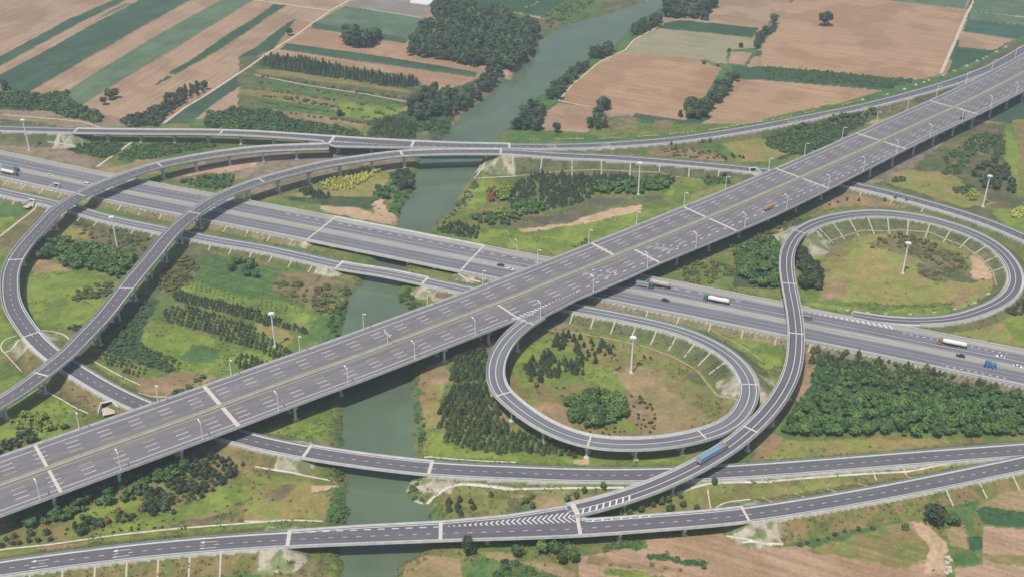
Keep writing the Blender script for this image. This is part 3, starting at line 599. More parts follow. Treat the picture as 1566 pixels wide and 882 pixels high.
 ('brown', 1.2, 0, None, 'u1', (800, 590, 960, 570, 1100, 540, 1300, 570, 1200, 640, 960, 720, 820, 680)), ('lawn', 1., 0, None, 'u1', (500, 500, 600, 500, 760, 580, 830, 640, 780, 660, 620, 590)),
 ('brown_g', 1.2, 0, None, 't6', (160, 780, 400, 800, 560, 830, 620, 860, 520, 1000, 300, 1000, 100, 900)), ('weeds_g', 1, 0, None, 'u2', (440, 130, 540, 60, 560, 140, 500, 340, 400, 380, 300, 330)),
 ('lawn', 1.2, 0, None, 'u2', (0, 110, 180, 150, 320, 200, 300, 260, 100, 220, 0, 180)), ('lawn_o', 1.2, 0, None, 'u2', (0, 240, 100, 260, 240, 320, 180, 400, 0, 300)), ('weeds_g', 1., 0, None, 'u2', (850, 40, 930, 40, 950, 110, 1010, 140, 940, 170, 860, 130)),
 ('streak', .8, 0, None, 'u2', (1060, 50, 1150, 60, 1130, 110, 1060, 120)), ('stone', .6, 0, None, 'u2', (930, 70, 960, 45, 1060, 40, 1080, 80, 1020, 110, 950, 100)),
 # lower left and bottom
 ('under', 1.2, 0, None, 'u5', (-200, 620, 0, 540, 370, 420, 740, 290, 1100, 160, 1420, 40, 1480, 30, 1200, 170, 900, 240, 500, 400, 0, 600)),
 ('slope_b', 1.2, 0, None, 'u5', (1100, 140, 1250, 90, 1521, 150, 1521, 240, 1300, 180)), ('olive', 1.3, 0, None, 'u5', (0, 620, 500, 420, 900, 260, 1300, 180, 1521, 250, 1521, 540, 960, 600, 0, 720)),
 ('lawn', 1.3, 0, None, 'u5', (420, 520, 700, 420, 1000, 480, 1300, 360, 1400, 300, 1521, 290, 1521, 420, 1200, 500, 800, 620, 400, 640)), ('weeds', 1.3, 0, None, 'u5', (960, 580, 1140, 540, 1340, 500, 1400, 520, 1200, 570)), ('brown_g', 1.3, 0, None, 'u5', (1360, 450, 1521, 400, 1521, 470, 1400, 500)),
 ('lawn_o', 1., 0, None, 'u6', (-60, 260, 120, 290, 330, 330, 340, 400, 440, 400, 440, 540, 380, 550, -60, 555)), ('brown_g', 1.3, 0, None, 'u6', (60, 400, 180, 330, 260, 350, 200, 420, 100, 440)), ('streak', .6, 0, None, 'u6', (330, 350, 490, 345, 500, 360, 330, 390)), ('weeds_g', 1., 0, None, 'u6', (440, 370, 540, 330, 530, 480, 500, 580, 420, 580)),
 ('lawn', 1.2, 0, None, 'u6', (-60, -10, 440, -10, 450, 70, 330, 80, 0, 40)), ('brown_g', 1.2, 0, None, 'u6', (0, 20, 100, 40, 300, 80, 480, 100, 480, 140, 300, 130, 0, 60)), ('weeds_g', 1., 0, None, 'u6', (440, -20, 515, -20, 510, 120, 480, 80)), ('weeds_g', 1., 0, None, 'u6', (920, -20, 975, -10, 980, 160, 940, 150)),
 ('lawn', 1., 0, None, 'u5', (-200, 750, 0, 730, 500, 680, 960, 620, 1521, 570, 1521, 630, 700, 700, 0, 790, -200, 810)), ('brown', 1., 0, None, 'u5', (200, 700, 480, 680, 500, 700, 300, 730)),
 ('weeds_g', 1., 0, None, 'u5', (-200, 900, 1100, 870, 1300, 860, 1521, 830, 1521, 960, -200, 1000)),
 ('brown_g', 1., 0, None, 'u6', (260, 800, 380, 760, 450, 780, 480, 882, 200, 900)), ('lawn', 1, 0, None, 'u6', (430, 800, 500, 830, 490, 882, 430, 882)), ('weeds_g', 1., 0, None, 'u6', (880, 380, 960, 290, 970, 350, 960, 400, 880, 440)),
 ('olive', 1.2, 0, None, 'u6', (1010, 480, 1100, 400, 1300, 380, 1521, 390, 1521, 520, 1080, 555, 1010, 545)), ('weeds_g', 1., 0, None, 'u6', (1000, 470, 1080, 450, 1110, 550, 1020, 555)),
 ('lawn', 1., 0, None, 'u7', (-20, 340, 300, 345, 680, 340, 680, 375, 0, 375)), ('soil_b', 1.2, 0, None, 'u7', (-20, 400, 560, 400, 760, 380, 600, 440, 300, 480, 60, 500, -20, 480)), ('weeds', 1.2, 0, None, 'u7', (-20, 420, 120, 420, 130, 500, -20, 510)),
 ('olive', 1.2, 0, None, 'u7', (560, 540, 700, 480, 900, 400, 1150, 370, 1521, 350, 1521, 480, 1200, 500, 800, 530)), ('lawn', 1., 0, None, 'u7', (1180, 490, 1240, 450, 1340, 430, 1420, 470, 1300, 490)),
 ('soil_b', .8, 0, -40, 'u6', (870, 800, 960, 760, 1080, 755, 1190, 780, 1215, 900, 860, 900)), ('weeds_g', 1., 0, None, 'u6', (1240, 770, 1400, 790, 1521, 800, 1700, 830, 1700, 960, 1260, 960)), ('soil_b', .8, 0, None, 'u6', (1280, 735, 1521, 740, 1521, 800, 1420, 790)),
 ('soil_b', .8, 0, None, 'u7', (0, 780, 250, 800, 380, 860, 380, 900, 200, 860, 0, 800)), ('weeds_g', 1., 0, None, 'u7', (-60, 800, 60, 800, 200, 850, 330, 900, -60, 920)),
 ('soil', .8, 0, -32, 'u7', (400, 760, 560, 740, 800, 700, 800, 665, 1230, 630, 1300, 650, 1420, 700, 1521, 700, 1521, 960, 400, 960)), ('weeds_g', 1., .3, None, 'u7', (540, 730, 600, 680, 790, 665, 800, 710, 700, 730)),
 ('weeds_d', 1., .4, -32, 'u7', (800, 745, 960, 770, 1150, 800, 1120, 830, 960, 800, 780, 770)), ('lawn', 1, .3, -32, 'u7', (540, 840, 700, 850, 900, 882, 860, 920, 560, 870)), ('brown', 1., 0, -32, 'u7', (430, 740, 600, 760, 900, 830, 1080, 860, 900, 860, 600, 820, 430, 800)),
 ('soil', .8, 0, -32, 'u8', (-60, 690, 100, 715, 300, 670, 800, 560, 960, 560, 1000, 640, 1040, 760, 1080, 960, -60, 960)), ('olive', 1.2, 0, -32, 'u8', (260, 720, 620, 620, 850, 580, 950, 660, 960, 760, 820, 850, 600, 780, 300, 740)), ('streak', 1., 0, None, 'u8', (880, 560, 960, 580, 1080, 680, 1060, 860, 940, 860, 960, 700)),
 ('weeds_g', 1, .2, None, 'u8', (100, 700, 400, 650, 640, 590, 780, 560, 840, 560, 640, 620, 300, 710)), ('slope_o', 1., 0, None, 'u8', (130, 560, 500, 490, 900, 390, 1000, 420, 880, 500, 600, 560, 150, 660)), ('stone', .6, 0, None, 'u8', (-40, 560, 110, 550, 150, 650, 20, 690, -40, 690)), ('weeds_g', 1., .2, None, 'u7', (1260, 600, 1330, 560, 1420, 560, 1420, 660, 1300, 640)),
 ('weeds_g', 1., .4, None, 'u8', (1070, 420, 1240, 420, 1210, 640, 1180, 640, 1180, 560, 1100, 560)), ('soil_b', .8, 0, None, 'u8', (1060, 600, 1180, 580, 1200, 720, 1100, 700)), ('crop_d', .8, .5, None, 'u8', (1200, 650, 1285, 650, 1285, 720, 1205, 735)), ('weeds_g', .8, .5, None, 'u8', (1070, 700, 1220, 740, 1270, 800, 1120, 820)),
 ('soil_b', .8, 0, -20, 'u8', (1250, 470, 1400, 390, 1700, 350, 1700, 520, 1480, 490, 1300, 480)), ('crop_d', .8, .7, -20, 'u8', (1240, 500, 1300, 475, 1521, 510, 1700, 530, 1700, 640, 1521, 600, 1290, 580)), ('soil', .8, 0, -20, 'u8', (1285, 585, 1521, 605, 1700, 640, 1700, 960, 1120, 960, 1120, 830, 1280, 810)), ('olive', .8, 0, -20, 'u8', (1230, 740, 1521, 760, 1700, 800, 1700, 840, 1340, 800)),
 ('lawn_o', 1., 0, None, 'u8', (0, 90, 300, 85, 700, 75, 1060, 70, 1080, 100, 800, 150, 300, 190, 0, 200)), ('brown', 1., 0, None, 'u8', (-20, 20, 120, 60, 40, 180, -60, 200)), ('brown_g', 1, 0, None, 'u8', (1060, 100, 1521, 80, 1521, 105, 900, 140)), ('lawn_o', 1., 0, None, 'u8', (-60, 360, 300, 330, 700, 300, 1060, 210, 1400, 190, 1400, 215, 700, 350, 0, 455, -60, 450)),
]
SLOPEC = dict(K='slope_g', S='slope_g', C='slope_o', D='slope_g', Q='weeds', F='slope_o', B='slope_b')

# ------------------------------------------------------------------ the ground sheet
ys = [-400., -150, 50, 180]
y = 270.
while y < 1330: ys.append(y); y += .00225 * y
while y < 6000: ys.append(y); y *= 1.07
ys = np.array(ys)
us = np.r_[-9, -4, -2, -1.4, np.linspace(-1.12, 1.12, 780), 1.4, 2, 4, 9]
Yg, Ug = np.meshgrid(ys, us, indexing='ij')
Xg = Ug * (np.maximum(Yg, 260) * .395 + 88)
G = np.stack([Xg.ravel(), Yg.ravel()], 1)
zz, sd, hz, ex, cone, ix, base_z = ground_z(G, True)
def cover_col(name, Pt, k=0):
    a, b, sc, sh, gr = COVER[name]
    n = fbm(Pt, sc, 31 + k, 4); t = np.clip((n - (.5 + (.5 - sh) * .45)) / .13 + .5, 0, 1)[:, None]
    g = 1 + gr * 2 * (fbm(Pt, 2.4, 77, 2) - .5)[:, None] + gr * 1.2 * (fbm(Pt, 9, 78, 2) - .5)[:, None]
    return np.clip((alb(a) * (1 - t) + alb(b) * t) * g, .005, .9)
# beyond the photograph: the same striped fields go on
ct = G @ rowdir(75.5 + 90); st = np.floor(ct / 26 + 40 * vnoise(G, 900, 2)).astype(np.int64)
hsh = ((st * 2654435761) & 0xffff) / 65535.0
gcol = np.where((hsh > .45)[:, None], cover_col('soil', G), cover_col('crop', G))
rows = np.zeros((len(G), 3)); dzf = np.zeros(len(G))
jn = np.stack([fbm(G, 6, 11, 3) - .5, fbm(G, 6, 12, 3) - .5], 1) * 2
for k, (cn, jit, hst, rd, tile, out) in enumerate(PATCH):
    poly = at(P(tile, *out), 0.)
    lo, hi = poly.min(0) - 4, poly.max(0) + 4
    m = np.where(np.all((G > lo) & (G < hi), axis=1))[0]
    if not len(m): continue
    m = m[inside(G[m] + jn[m] * (jit * 2.2 if jit >= 1 else jit * .7), poly)]
    if not len(m): continue
    gcol[m] = cover_col(cn, G[m], k % 7); dzf[m] = hst
    rows[m] = 0 if rd is None else (1 if rd > 40 else 0, 1 if rd <= 40 else 0, .5 if cn.startswith(('soil', 'khaki')) else 1.)
# banks, slopes, shoulders
m = (sd < 3.5) & (sd > -2); t = np.clip((3.5 - sd[m]) / 4, 0, 1)[:, None] * .75; gcol[m] = gcol[m] * (1 - t) + cover_col('mud', G[m]) * t; rows[m] = 0; dzf[m] = 0
m = sd <= -2; gcol[m] = alb((92, 100, 76)); rows[m] = 0; dzf[m] = 0
onemb = (hz > base_z + .12) & (sd > -1.5)
for k, (rn, a, b) in enumerate(ATGRADE):
    m = np.where(onemb & (ix == k))[0]
    if not len(m): continue
    cn = SLOPEC[rn]
    if rn == 'B': cn = 'slope_b'
    if rn == 'K' and a > 0: cn = 'slope_g'
    if rn == 'C' and a > sC2: cn = 'slope_l'
    if rn == 'Q' and a == 0: cn = 'weeds'
    t = np.clip((ex[m] - .4) / .8, 0, 1)[:, None] * .8
    gcol[m] = np.where(ex[m][:, None] > .4, gcol[m] * (1 - t) + cover_col(cn, G[m], k) * t, cover_col('shoulder', G[m]))
    rows[m] = 0; dzf[m] = 0
    c = m[cone[m] & (ex[m] > .3)]
    gcol[c] = cover_col('stone', G[c])
gcol *= np.where((rows.max(1) < .1) & (sd > 0), .8 + .4 * fbm(G, 38, 91, 4), 1)[:, None] * np.where((rows.max(1) < .1) & (sd > 0), .84 + .32 * fbm(G, 5, 92, 3), .95 + .1 * fbm(G, 70, 93, 3))[:, None]
dz_s = np.where(onemb, 0, dzf)
edge = .35 * (fbm(G, 3.2, 21, 3) - .5) * np.where(dzf > .2, 1.2, .5) * np.where(onemb, .5, 1)
zz = zz + dz_s + np.where(sd > 0, edge, 0)
nr, nc = len(ys), len(us)
ii = (np.arange(nr - 1)[:, None] * nc + np.arange(nc - 1)[None, :]).ravel()
gm = mesh_from('ground', np.column_stack([G, zz]), np.stack([ii, ii + 1, ii + nc + 1, ii + nc], 1), [], smooth=True)
ca = gm.color_attributes.new('cover', 'FLOAT_COLOR', 'POINT'); ca.data.foreach_set('color', np.column_stack([gcol, np.ones(len(G))]).astype(np.float32).ravel())
ra = gm.color_attributes.new('rows', 'FLOAT_COLOR', 'POINT'); ra.data.foreach_set('color', np.column_stack([rows, np.ones(len(G))]).astype(np.float32).ravel())
gmat, t, b = newmat('ground_cover')
b.inputs['Roughness'].default_value = .95; b.inputs['Specular IOR Level'].default_value = .1
c1 = t.nodes.new('ShaderNodeVertexColor'); c1.layer_name = 'cover'; c2 = t.nodes.new('ShaderNodeVertexColor'); c2.layer_name = 'rows'
ge = t.nodes.new('ShaderNodeNewGeometry'); sp = t.nodes.new('ShaderNodeSeparateColor'); t.links.new(c2.outputs[0], sp.inputs[0])
n1 = t.nodes.new('ShaderNodeTexNoise'); n1.inputs['Scale'].default_value = .55; n1.inputs['Detail'].default_value = 6; n1.inputs['Roughness'].default_value = .65
t.links.new(ge.outputs['Position'], n1.inputs['Vector'])
r1 = t.nodes.new('ShaderNodeMapRange'); r1.inputs[1].default_value = .28; r1.inputs[2].default_value = .72; r1.inputs[3].default_value = .78; r1.inputs[4].default_value = 1.22
t.links.new(n1.outputs['Fac'], r1.inputs[0])
val = r1.outputs[0]
for k, deg in enumerate((75.5, -26)):
    mp = t.nodes.new('ShaderNodeMapping'); mp.vector_type = 'TEXTURE'; mp.inputs['Rotation'].default_value = (0, 0, R(deg)); mp.inputs['Scale'].default_value = (70, 2.6, 1)
    t.links.new(ge.outputs['Position'], mp.inputs['Vector'])
    nn = t.nodes.new('ShaderNodeTexNoise'); nn.inputs['Scale'].default_value = 1.; nn.inputs['Detail'].default_value = 3; t.links.new(mp.outputs[0], nn.inputs['Vector'])
    rr = t.nodes.new('ShaderNodeMapRange'); rr.inputs[1].default_value = .3; rr.inputs[2].default_value = .7; rr.inputs[3].default_value = .82; rr.inputs[4].default_value = 1.16
    t.links.new(nn.outputs['Fac'], rr.inputs[0])
    mi = t.nodes.new('ShaderNodeMix'); mi.inputs[2].default_value = 1.; t.links.new(sp.outputs[k], mi.inputs[0]); t.links.new(rr.outputs[0], mi.inputs[3])
    q = t.nodes.new('ShaderNodeMath'); q.operation = 'MULTIPLY'; t.links.new(val, q.inputs[0]); t.links.new(mi.outputs[0], q.inputs[1]); val = q.outputs[0]
mx = t.nodes.new('ShaderNodeVectorMath'); mx.operation = 'SCALE'; t.links.new(c1.outputs[0], mx.inputs[0]); t.links.new(val, mx.inputs['Scale'])
t.links.new(mx.outputs[0], b.inputs['Base Color'])
bu = t.nodes.new('ShaderNodeBump'); bu.inputs['Strength'].default_value = .35; bu.inputs['Distance'].default_value = .6; t.links.new(n1.outputs['Fac'], bu.inputs['Height']); t.links.new(bu.outputs[0], b.inputs['Normal'])
gm.materials.append(gmat)
tag(obj('ground', gm), kind='structure')

# water
wm, t, b = newmat('river_water')
b.inputs['Base Color'].default_value = (.058, .085, .058, 1); b.inputs['Roughness'].default_value = .09; b.inputs['IOR'].default_value = 1.45
ge = t.nodes.new('ShaderNodeNewGeometry'); no = t.nodes.new('ShaderNodeTexNoise'); no.inputs['Scale'].default_value = .9; no.inputs['Detail'].default_value = 3; t.links.new(ge.outputs['Position'], no.inputs['Vector'])
bu = t.nodes.new('ShaderNodeBump'); bu.inputs['Strength'].default_value = .12; bu.inputs['Distance'].default_value = .35; t.links.new(no.outputs['Fac'], bu.inputs['Height']); t.links.new(bu.outputs[0], b.inputs['Normal'])
n2 = t.nodes.new('ShaderNodeTexNoise'); n2.inputs['Scale'].default_value = .03; n2.inputs['Detail'].default_value = 4; t.links.new(ge.outputs['Position'], n2.inputs['Vector'])
mr = t.nodes.new('ShaderNodeMapRange'); mr.inputs[1].default_value = .3; mr.inputs[2].default_value = .7; mr.inputs[3].default_value = .85; mr.inputs[4].default_value = 1.15; t.links.new(n2.outputs['Fac'], mr.inputs[0])
mx = t.nodes.new('ShaderNodeVectorMath'); mx.operation = 'SCALE'; mx.inputs[0].default_value = (.108, .150, .094); t.links.new(mr.outputs[0], mx.inputs['Scale']); t.links.new(mx.outputs[0], b.inputs['Base Color'])
lo, hi = RIVER.min(0) - 15, RIVER.max(0) + 15
tag(obj('river_water', mesh_from('river_water', [(lo[0], lo[1], ZW), (hi[0], lo[1], ZW), (hi[0], hi[1], ZW), (lo[0], hi[1], ZW)], [(0, 1, 2, 3)], wm)), kind='structure')

# ------------------------------------------------------------------ carriageways on bridges and on the ground
ASPH = dict(A='asphalt_main', B='asphalt_old', K='asphalt_old', S='asphalt_ramp', C='asphalt_ramp', D='asphalt_ramp', Q='asphalt_ramp', F='asphalt_ramp')
SINGLE = {'K', 'S'}
def section(rn, a, b):
    r = ROADS[rn]; q = r.qs(a, b, 6.); wl, wr = r.ip(q, 'wl', 'wr'); return r, wl.max(), wr.max()
# paint of each carriageway -------------------------------------------------
def markings(rn, a, b, dz):
    r = ROADS[rn]; mb = MB(); L = lambda o, w, mi=0, a_=a, b_=b, base=0: r.strip(mb, a_, b_, (base, o + w / 2), (base, o - w / 2), dz, mi)
    if rn == 'A':
        for sgn in (1, -1):
            L(sgn * 2.2, .3, 1)
            if sgn > 0: L(17.6, .36)
            else: L(-17.6, .36, 0, a, r.S(884, 445)); L(-17.6, .36, 0, r.S(1395, 230), b); r.dash(mb, r.S(884, 445), r.S(1390, 232), -17.6, .6, 3., 7.5, dz)
            ph = (15 - (a % 15)) % 15
            for o, mi in ((6.55, 1), (10.2, 0), (13.9, 0)):
                aa, bb = a, b
                r.dash(mb, a, b, sgn * o, .36, 6., 15., dz, 0, mi, ph)
        # the slip lane on the near side: short thick dashes, edge line and the chevrons of the gore
                r.strip(mb, NOSE + 3, r.S(1350, 245), (-1, 2.4), (-1, 2.1), dz, 0)
        g0, g1 = NOSE - 8, r.S(884, 445)
        L(-17.6, .5, 0, g0, g1)
        q = g0 + 2
        while q < g1:
            wd = r.ip(np.array([q]), 'wr')[0][0] - 21.7 if q > NOSE else 6.
            wd = np.clip((wd - 4.6) * 1.15, .6, 6) if q > NOSE else 3.2
            P0 = [r.pt(q, -17.9, dz), r.pt(q + 1., -17.9, dz), r.pt(q + 1. + wd * .5, -17.9 - wd, dz), r.pt(q + wd * .5, -17.9 - wd, dz)]
            mb.add(P0, [(3, 2, 1, 0)]); q += 2.6
        for q0 in (r.S(1000, 385), r.S(900, 425)):                      # speed letters and lane arrows seen from far: bars and darts on the lanes
            for lane in (4.6, 8.4, 12.1, 15.7):
                for j, (u, wd, ln) in enumerate(((-.7, .16, 5.), (.7, .16, 4.), (0., .14, 5.5))):
                    r.strip(mb, q0 - ln / 2 + lane * .7, q0 + ln / 2 + lane * .7, (0, -lane + u + wd), (0, -lane + u - wd), dz + .002 * j, 2 if j else 0)
                c0 = q0 + 6 + lane * .7
                mb.add([r.pt(c0, -lane - .45, dz), r.pt(c0 + 2.8, -lane, dz), r.pt(c0, -lane + .45, dz)], [(0, 1, 2)])
    elif rn == 'B':
        for o, wd, mi in ((-16.2, .3, 0), (-12.5, .28, 2), (-8.7, .28, 2), (-5., .26, 2), (2.2, .26, 2), (5.6, .28, 0), (9.3, .2, 2), (12.9, .3, 2)): L(o, wd, mi)
        a1, b1 = max(a, r.S(430, 330)), min(b, r.S(1140, 455))
        if b1 > a1: r.dash(mb, a1, b1, 11., .55, 3., 7.5, dz + .002)
        a1, b1 = max(a, r.S(10, 240)), min(b, r.S(330, 305))
        if b1 > a1: r.dash(mb, a1, b1, 11., .3, 2., 5., dz + .002)
        a1, b1 = max(a, r.S(1450, 560)), min(b, r.S(1540, 578))
        if b1 > a1:
            r.dash(mb, a1, b1, -14.4, .6, 1.4, 3.6, dz + .002); r.dash(mb, a1 - 25, b1, 11.2, .6, 1.4, 3.6, dz + .002)
        q, q1 = max(a, r.S(1235, 474)), min(b, r.S(1368, 500))            # striped gore beside the loop
        while q < q1:
            f = (q - r.S(1235, 474)) / (r.S(1368, 500) - r.S(1235, 474)); wd = .6 + 3.4 * f
            mb.add([r.pt(q, 13.2, dz + .004), r.pt(q + 1.1, 13.2, dz + .004), r.pt(q + 1.1 - wd * .5, 13.2 + wd, dz + .004), r.pt(q - wd * .5, 13.2 + wd, dz + .004)], [(0, 1, 2, 3)]); q += 3.1
    elif rn in SINGLE:
        r.strip(mb, a, b, (1, -1.35), (1, -1.72), dz); L(0., .34)
        r.strip(mb, a, b, (-1, 1.05), (-1, .7), dz)
        if rn == 'S':
            q = sS2 - 30
            while q < min(b, sS2 - 2):
                if q > a:
                    mb.add([r.pt(q, .2 if False else 1.0, dz + .003), r.pt(q + .9, 1.0, dz + .003), r.pt(q - 1.2, 3.6, dz + .003), r.pt(q - 2.1, 3.6, dz + .003)], [(3, 2, 1, 0)]) if False else mb.add([r.pt(q, -.2 + .0, dz + .003), r.pt(q + .9, -.2, dz + .003), r.pt(q + 3., 3.2, dz + .003), r.pt(q + 2.1, 3.2, dz + .003)], [(0, 1, 2, 3)])
                q += 3.2
    else:
        base_l = 1
        if rn == 'Q':
            r.strip(mb, a, b, (1, -.85), (1, -1.2), dz)
            r.strip(mb, a, b, (-1, 1.2), (-1, .85), dz)
            r.dash(mb, max(a, Q.S(640, 220)), b, 0., .24, 2.1, 6., dz)
            for px, py in ((843, 225), (925, 222.5)):
                c0 = Q.S(px, py)
                if a < c0 < b:
                    for o in (1.9, -1.9):
                        r.strip(mb, c0 - 2, c0 + 3.6, (0, o + .2), (0, o - .2), dz + .004)
                        mb.add([r.pt(c0 + 6, o, dz + .004), r.pt(c0 + 3.4, o + .8, dz + .004), r.pt(c0 + 3.4, o - .8, dz + .004)], [(0, 1, 2)][::1]); mb.F[-1] = mb.F[-1][::-1]
            if a < sQN + 5 < b:
                g1, g2 = sQN + 2, Q.S(592, 221)
                q = g1
                while q < g2:
                    f = 1 - (q - g1) / (g2 - g1); wd = .5 + 2.6 * f
                    c = -4.3 - .3 * f
                    mb.add([r.pt(q, c + wd / 2, dz), r.pt(q + .9, c + wd / 2, dz), r.pt(q + 2.2, c, dz), r.pt(q + 1.3, c, dz)], [(3, 2, 1, 0)])
                    mb.add([r.pt(q, c - wd / 2, dz), r.pt(q + .9, c - wd / 2, dz), r.pt(q + 2.2, c, dz), r.pt(q + 1.3, c, dz)], [(0, 1, 2, 3)]); q += 2.2
                L(-4.3, .3, 0, g2 - 3, g2 + 12); r.dash(mb, g2 + 16, Q.S(775, 224), -4., .5, 3., 6., dz)
                r.dash(mb, sQN, Q.S(700, 223), -8.6 + .9, .2, 2., 6., dz)
        elif rn == 'F':
            r.strip(mb, a, b, (1, -1.05), (1, -1.4), dz); r.strip(mb, a, b, (-1, 1.3), (-1, .95), dz)
            r.dash(mb, a, b, 0., .24, 2.1, 6., dz)
            if a < sFN < b:
                g1, g2 = FR.S(680, 812), sFN - 3
                r.dash(mb, FR.S(430, 824), g1 - 4, 4.2, .5, 3., 6., dz + .002)
                q = g1
                while q < g2:
                    f = (q - g1) / (g2 - g1); wd = .4 + 6.6 * f; c = 4.2 + wd * .5
                    for sg in (1, -1):
                        mb.add([r.pt(q, c, dz + .003), r.pt(q + .75, c, dz + .003), r.pt(q + .75 + wd * .42, c + sg * wd / 2, dz + .003), r.pt(q + wd * .42, c + sg * wd / 2, dz + .003)], [(0, 1, 2, 3) if sg > 0 else (3, 2, 1, 0)])
                    q += 2.3
                q = sFN + 6
                while q < sFN + 34:
                    mb.add([r.pt(q, 4.2, dz), r.pt(q + .8, 4.2, dz), r.pt(q + 1.4, 4.9, dz), r.pt(q + .6, 4.9, dz)], [(0, 1, 2, 3)]); q += 4.2
            for px, py in ((57, 861), (190, 844), (322, 831)):                # lane arrows
                c0 = FR.S(px, py)
                if a < c0 < b:
                    for o in (1.9, -1.9):
                        r.strip(mb, c0 - 2, c0 + 3.6, (0, o + .13), (0, o - .13), dz + .004)
                        mb.add([r.pt(c0 - 3.8, o, dz + .004), r.pt(c0 - 1.8, o - (.4 if o < 0 else .8), dz + .004), r.pt(c0 - 1.8, o + (.4 if o < 0 else .8), dz + .004)], [(0, 1, 2)])
        else:
            r.strip(mb, a, b, (1, -1.05), (1, -1.4), dz); r.strip(mb, a, b, (-1, 1.4), (-1, 1.05), dz)
            r.dash(mb, a, b, 0., .22, 2.1, 6., dz)
    return mb
def joint(r, q, wid, l, rr, dz):
    mb = MB(); r.strip(mb, q - wid / 2, q + wid / 2, l, rr, dz, 0, 50.); return mb
JOINTS = {'A': [((72, 716), 1.5, 0), ((340, 623), 2.1, 0), ((770, 472), 1.3, -1), ((920, 380), 2., 1), ((990, 393), 1.7, -1), ((1087, 336), 1.7, 0), ((1231, 274), 1.6, 0), ((1355, 217), 1.6, 0), ((1463, 166), 1.6, 0)],
          'K': [((517, 406), 1.6, 0), ((651.7, 431.5), 1.6, 0), ((1147, 587), .9, 0), ((1079, 664), .9, 0), ((898, 675), .9, 0), ((769, 603), .9, 0), ((810, 491), .9, 0)],
          'S': [((1224.5, 353.6), .9, 0), ((1206, 433), 1., 0), ((1217.7, 510), 1.1, 0), ((1148, 657), 1.0, 0), ((876, 781), 2.4, 0)],
          'C': [((244.4, 252.5), 1.2, 0), ((126.4, 297), 1., 0), ((23.3, 396.6), 1., 0), ((46.5, 510.5), 1.1, 0), ((470, 691), 1.6, 0), ((661, 715.5), 1.7, 0)],
          'D': [((69, 569.7), 1., 0), ((192, 441.8), .9, 0), ((299, 325), 1., 0), ((399, 277), 1., 0), ((616.5, 235), 1.8, 0), ((766, 232.8), 1.6, 0)],
          'Q': [((111, 200.5), 1.6, 0), ((336, 203), 1.4, 0), ((506, 213), 2.2, 0), ((633.7, 220), 2., 0), ((781, 224.3), 1.8, 0)],
          'F': [((440, 824), 1.7, 0), ((673, 815), 1.6, 0), ((887, 808), 1.6, 0), ((1142, 786.5), 1.2, 0)], 'B': [((487, 350), 1.2, 0), ((722, 396), 1.2, 0)]}
AREA = {n: (r, np.stack([r.x, r.y], 1)) for n, r in ROADS.items()}
def on_road(p, z, skip):
    """is a pier foot p under a deck at height z standing on a lower carriageway or in the river"""
    for n, (r, c) in AREA.items():
        if n == skip: continue
        d2 = (c[:, 0] - p[0]) ** 2 + (c[:, 1] - p[1]) ** 2; i = int(np.argmin(d2))
        lat = (p[0] - r.x[i]) * -r.ty[i] + (p[1] - r.y[i]) * r.tx[i]
        if d2[i] < (max(r.wl[i], r.wr[i]) + 3) ** 2 and -r.wr[i] - .9 < lat < r.wl[i] + .9 and r.z[i] < z - 3: return True
    return bool(river_sd(np.array([p]))[0] < .5)
BR = {}
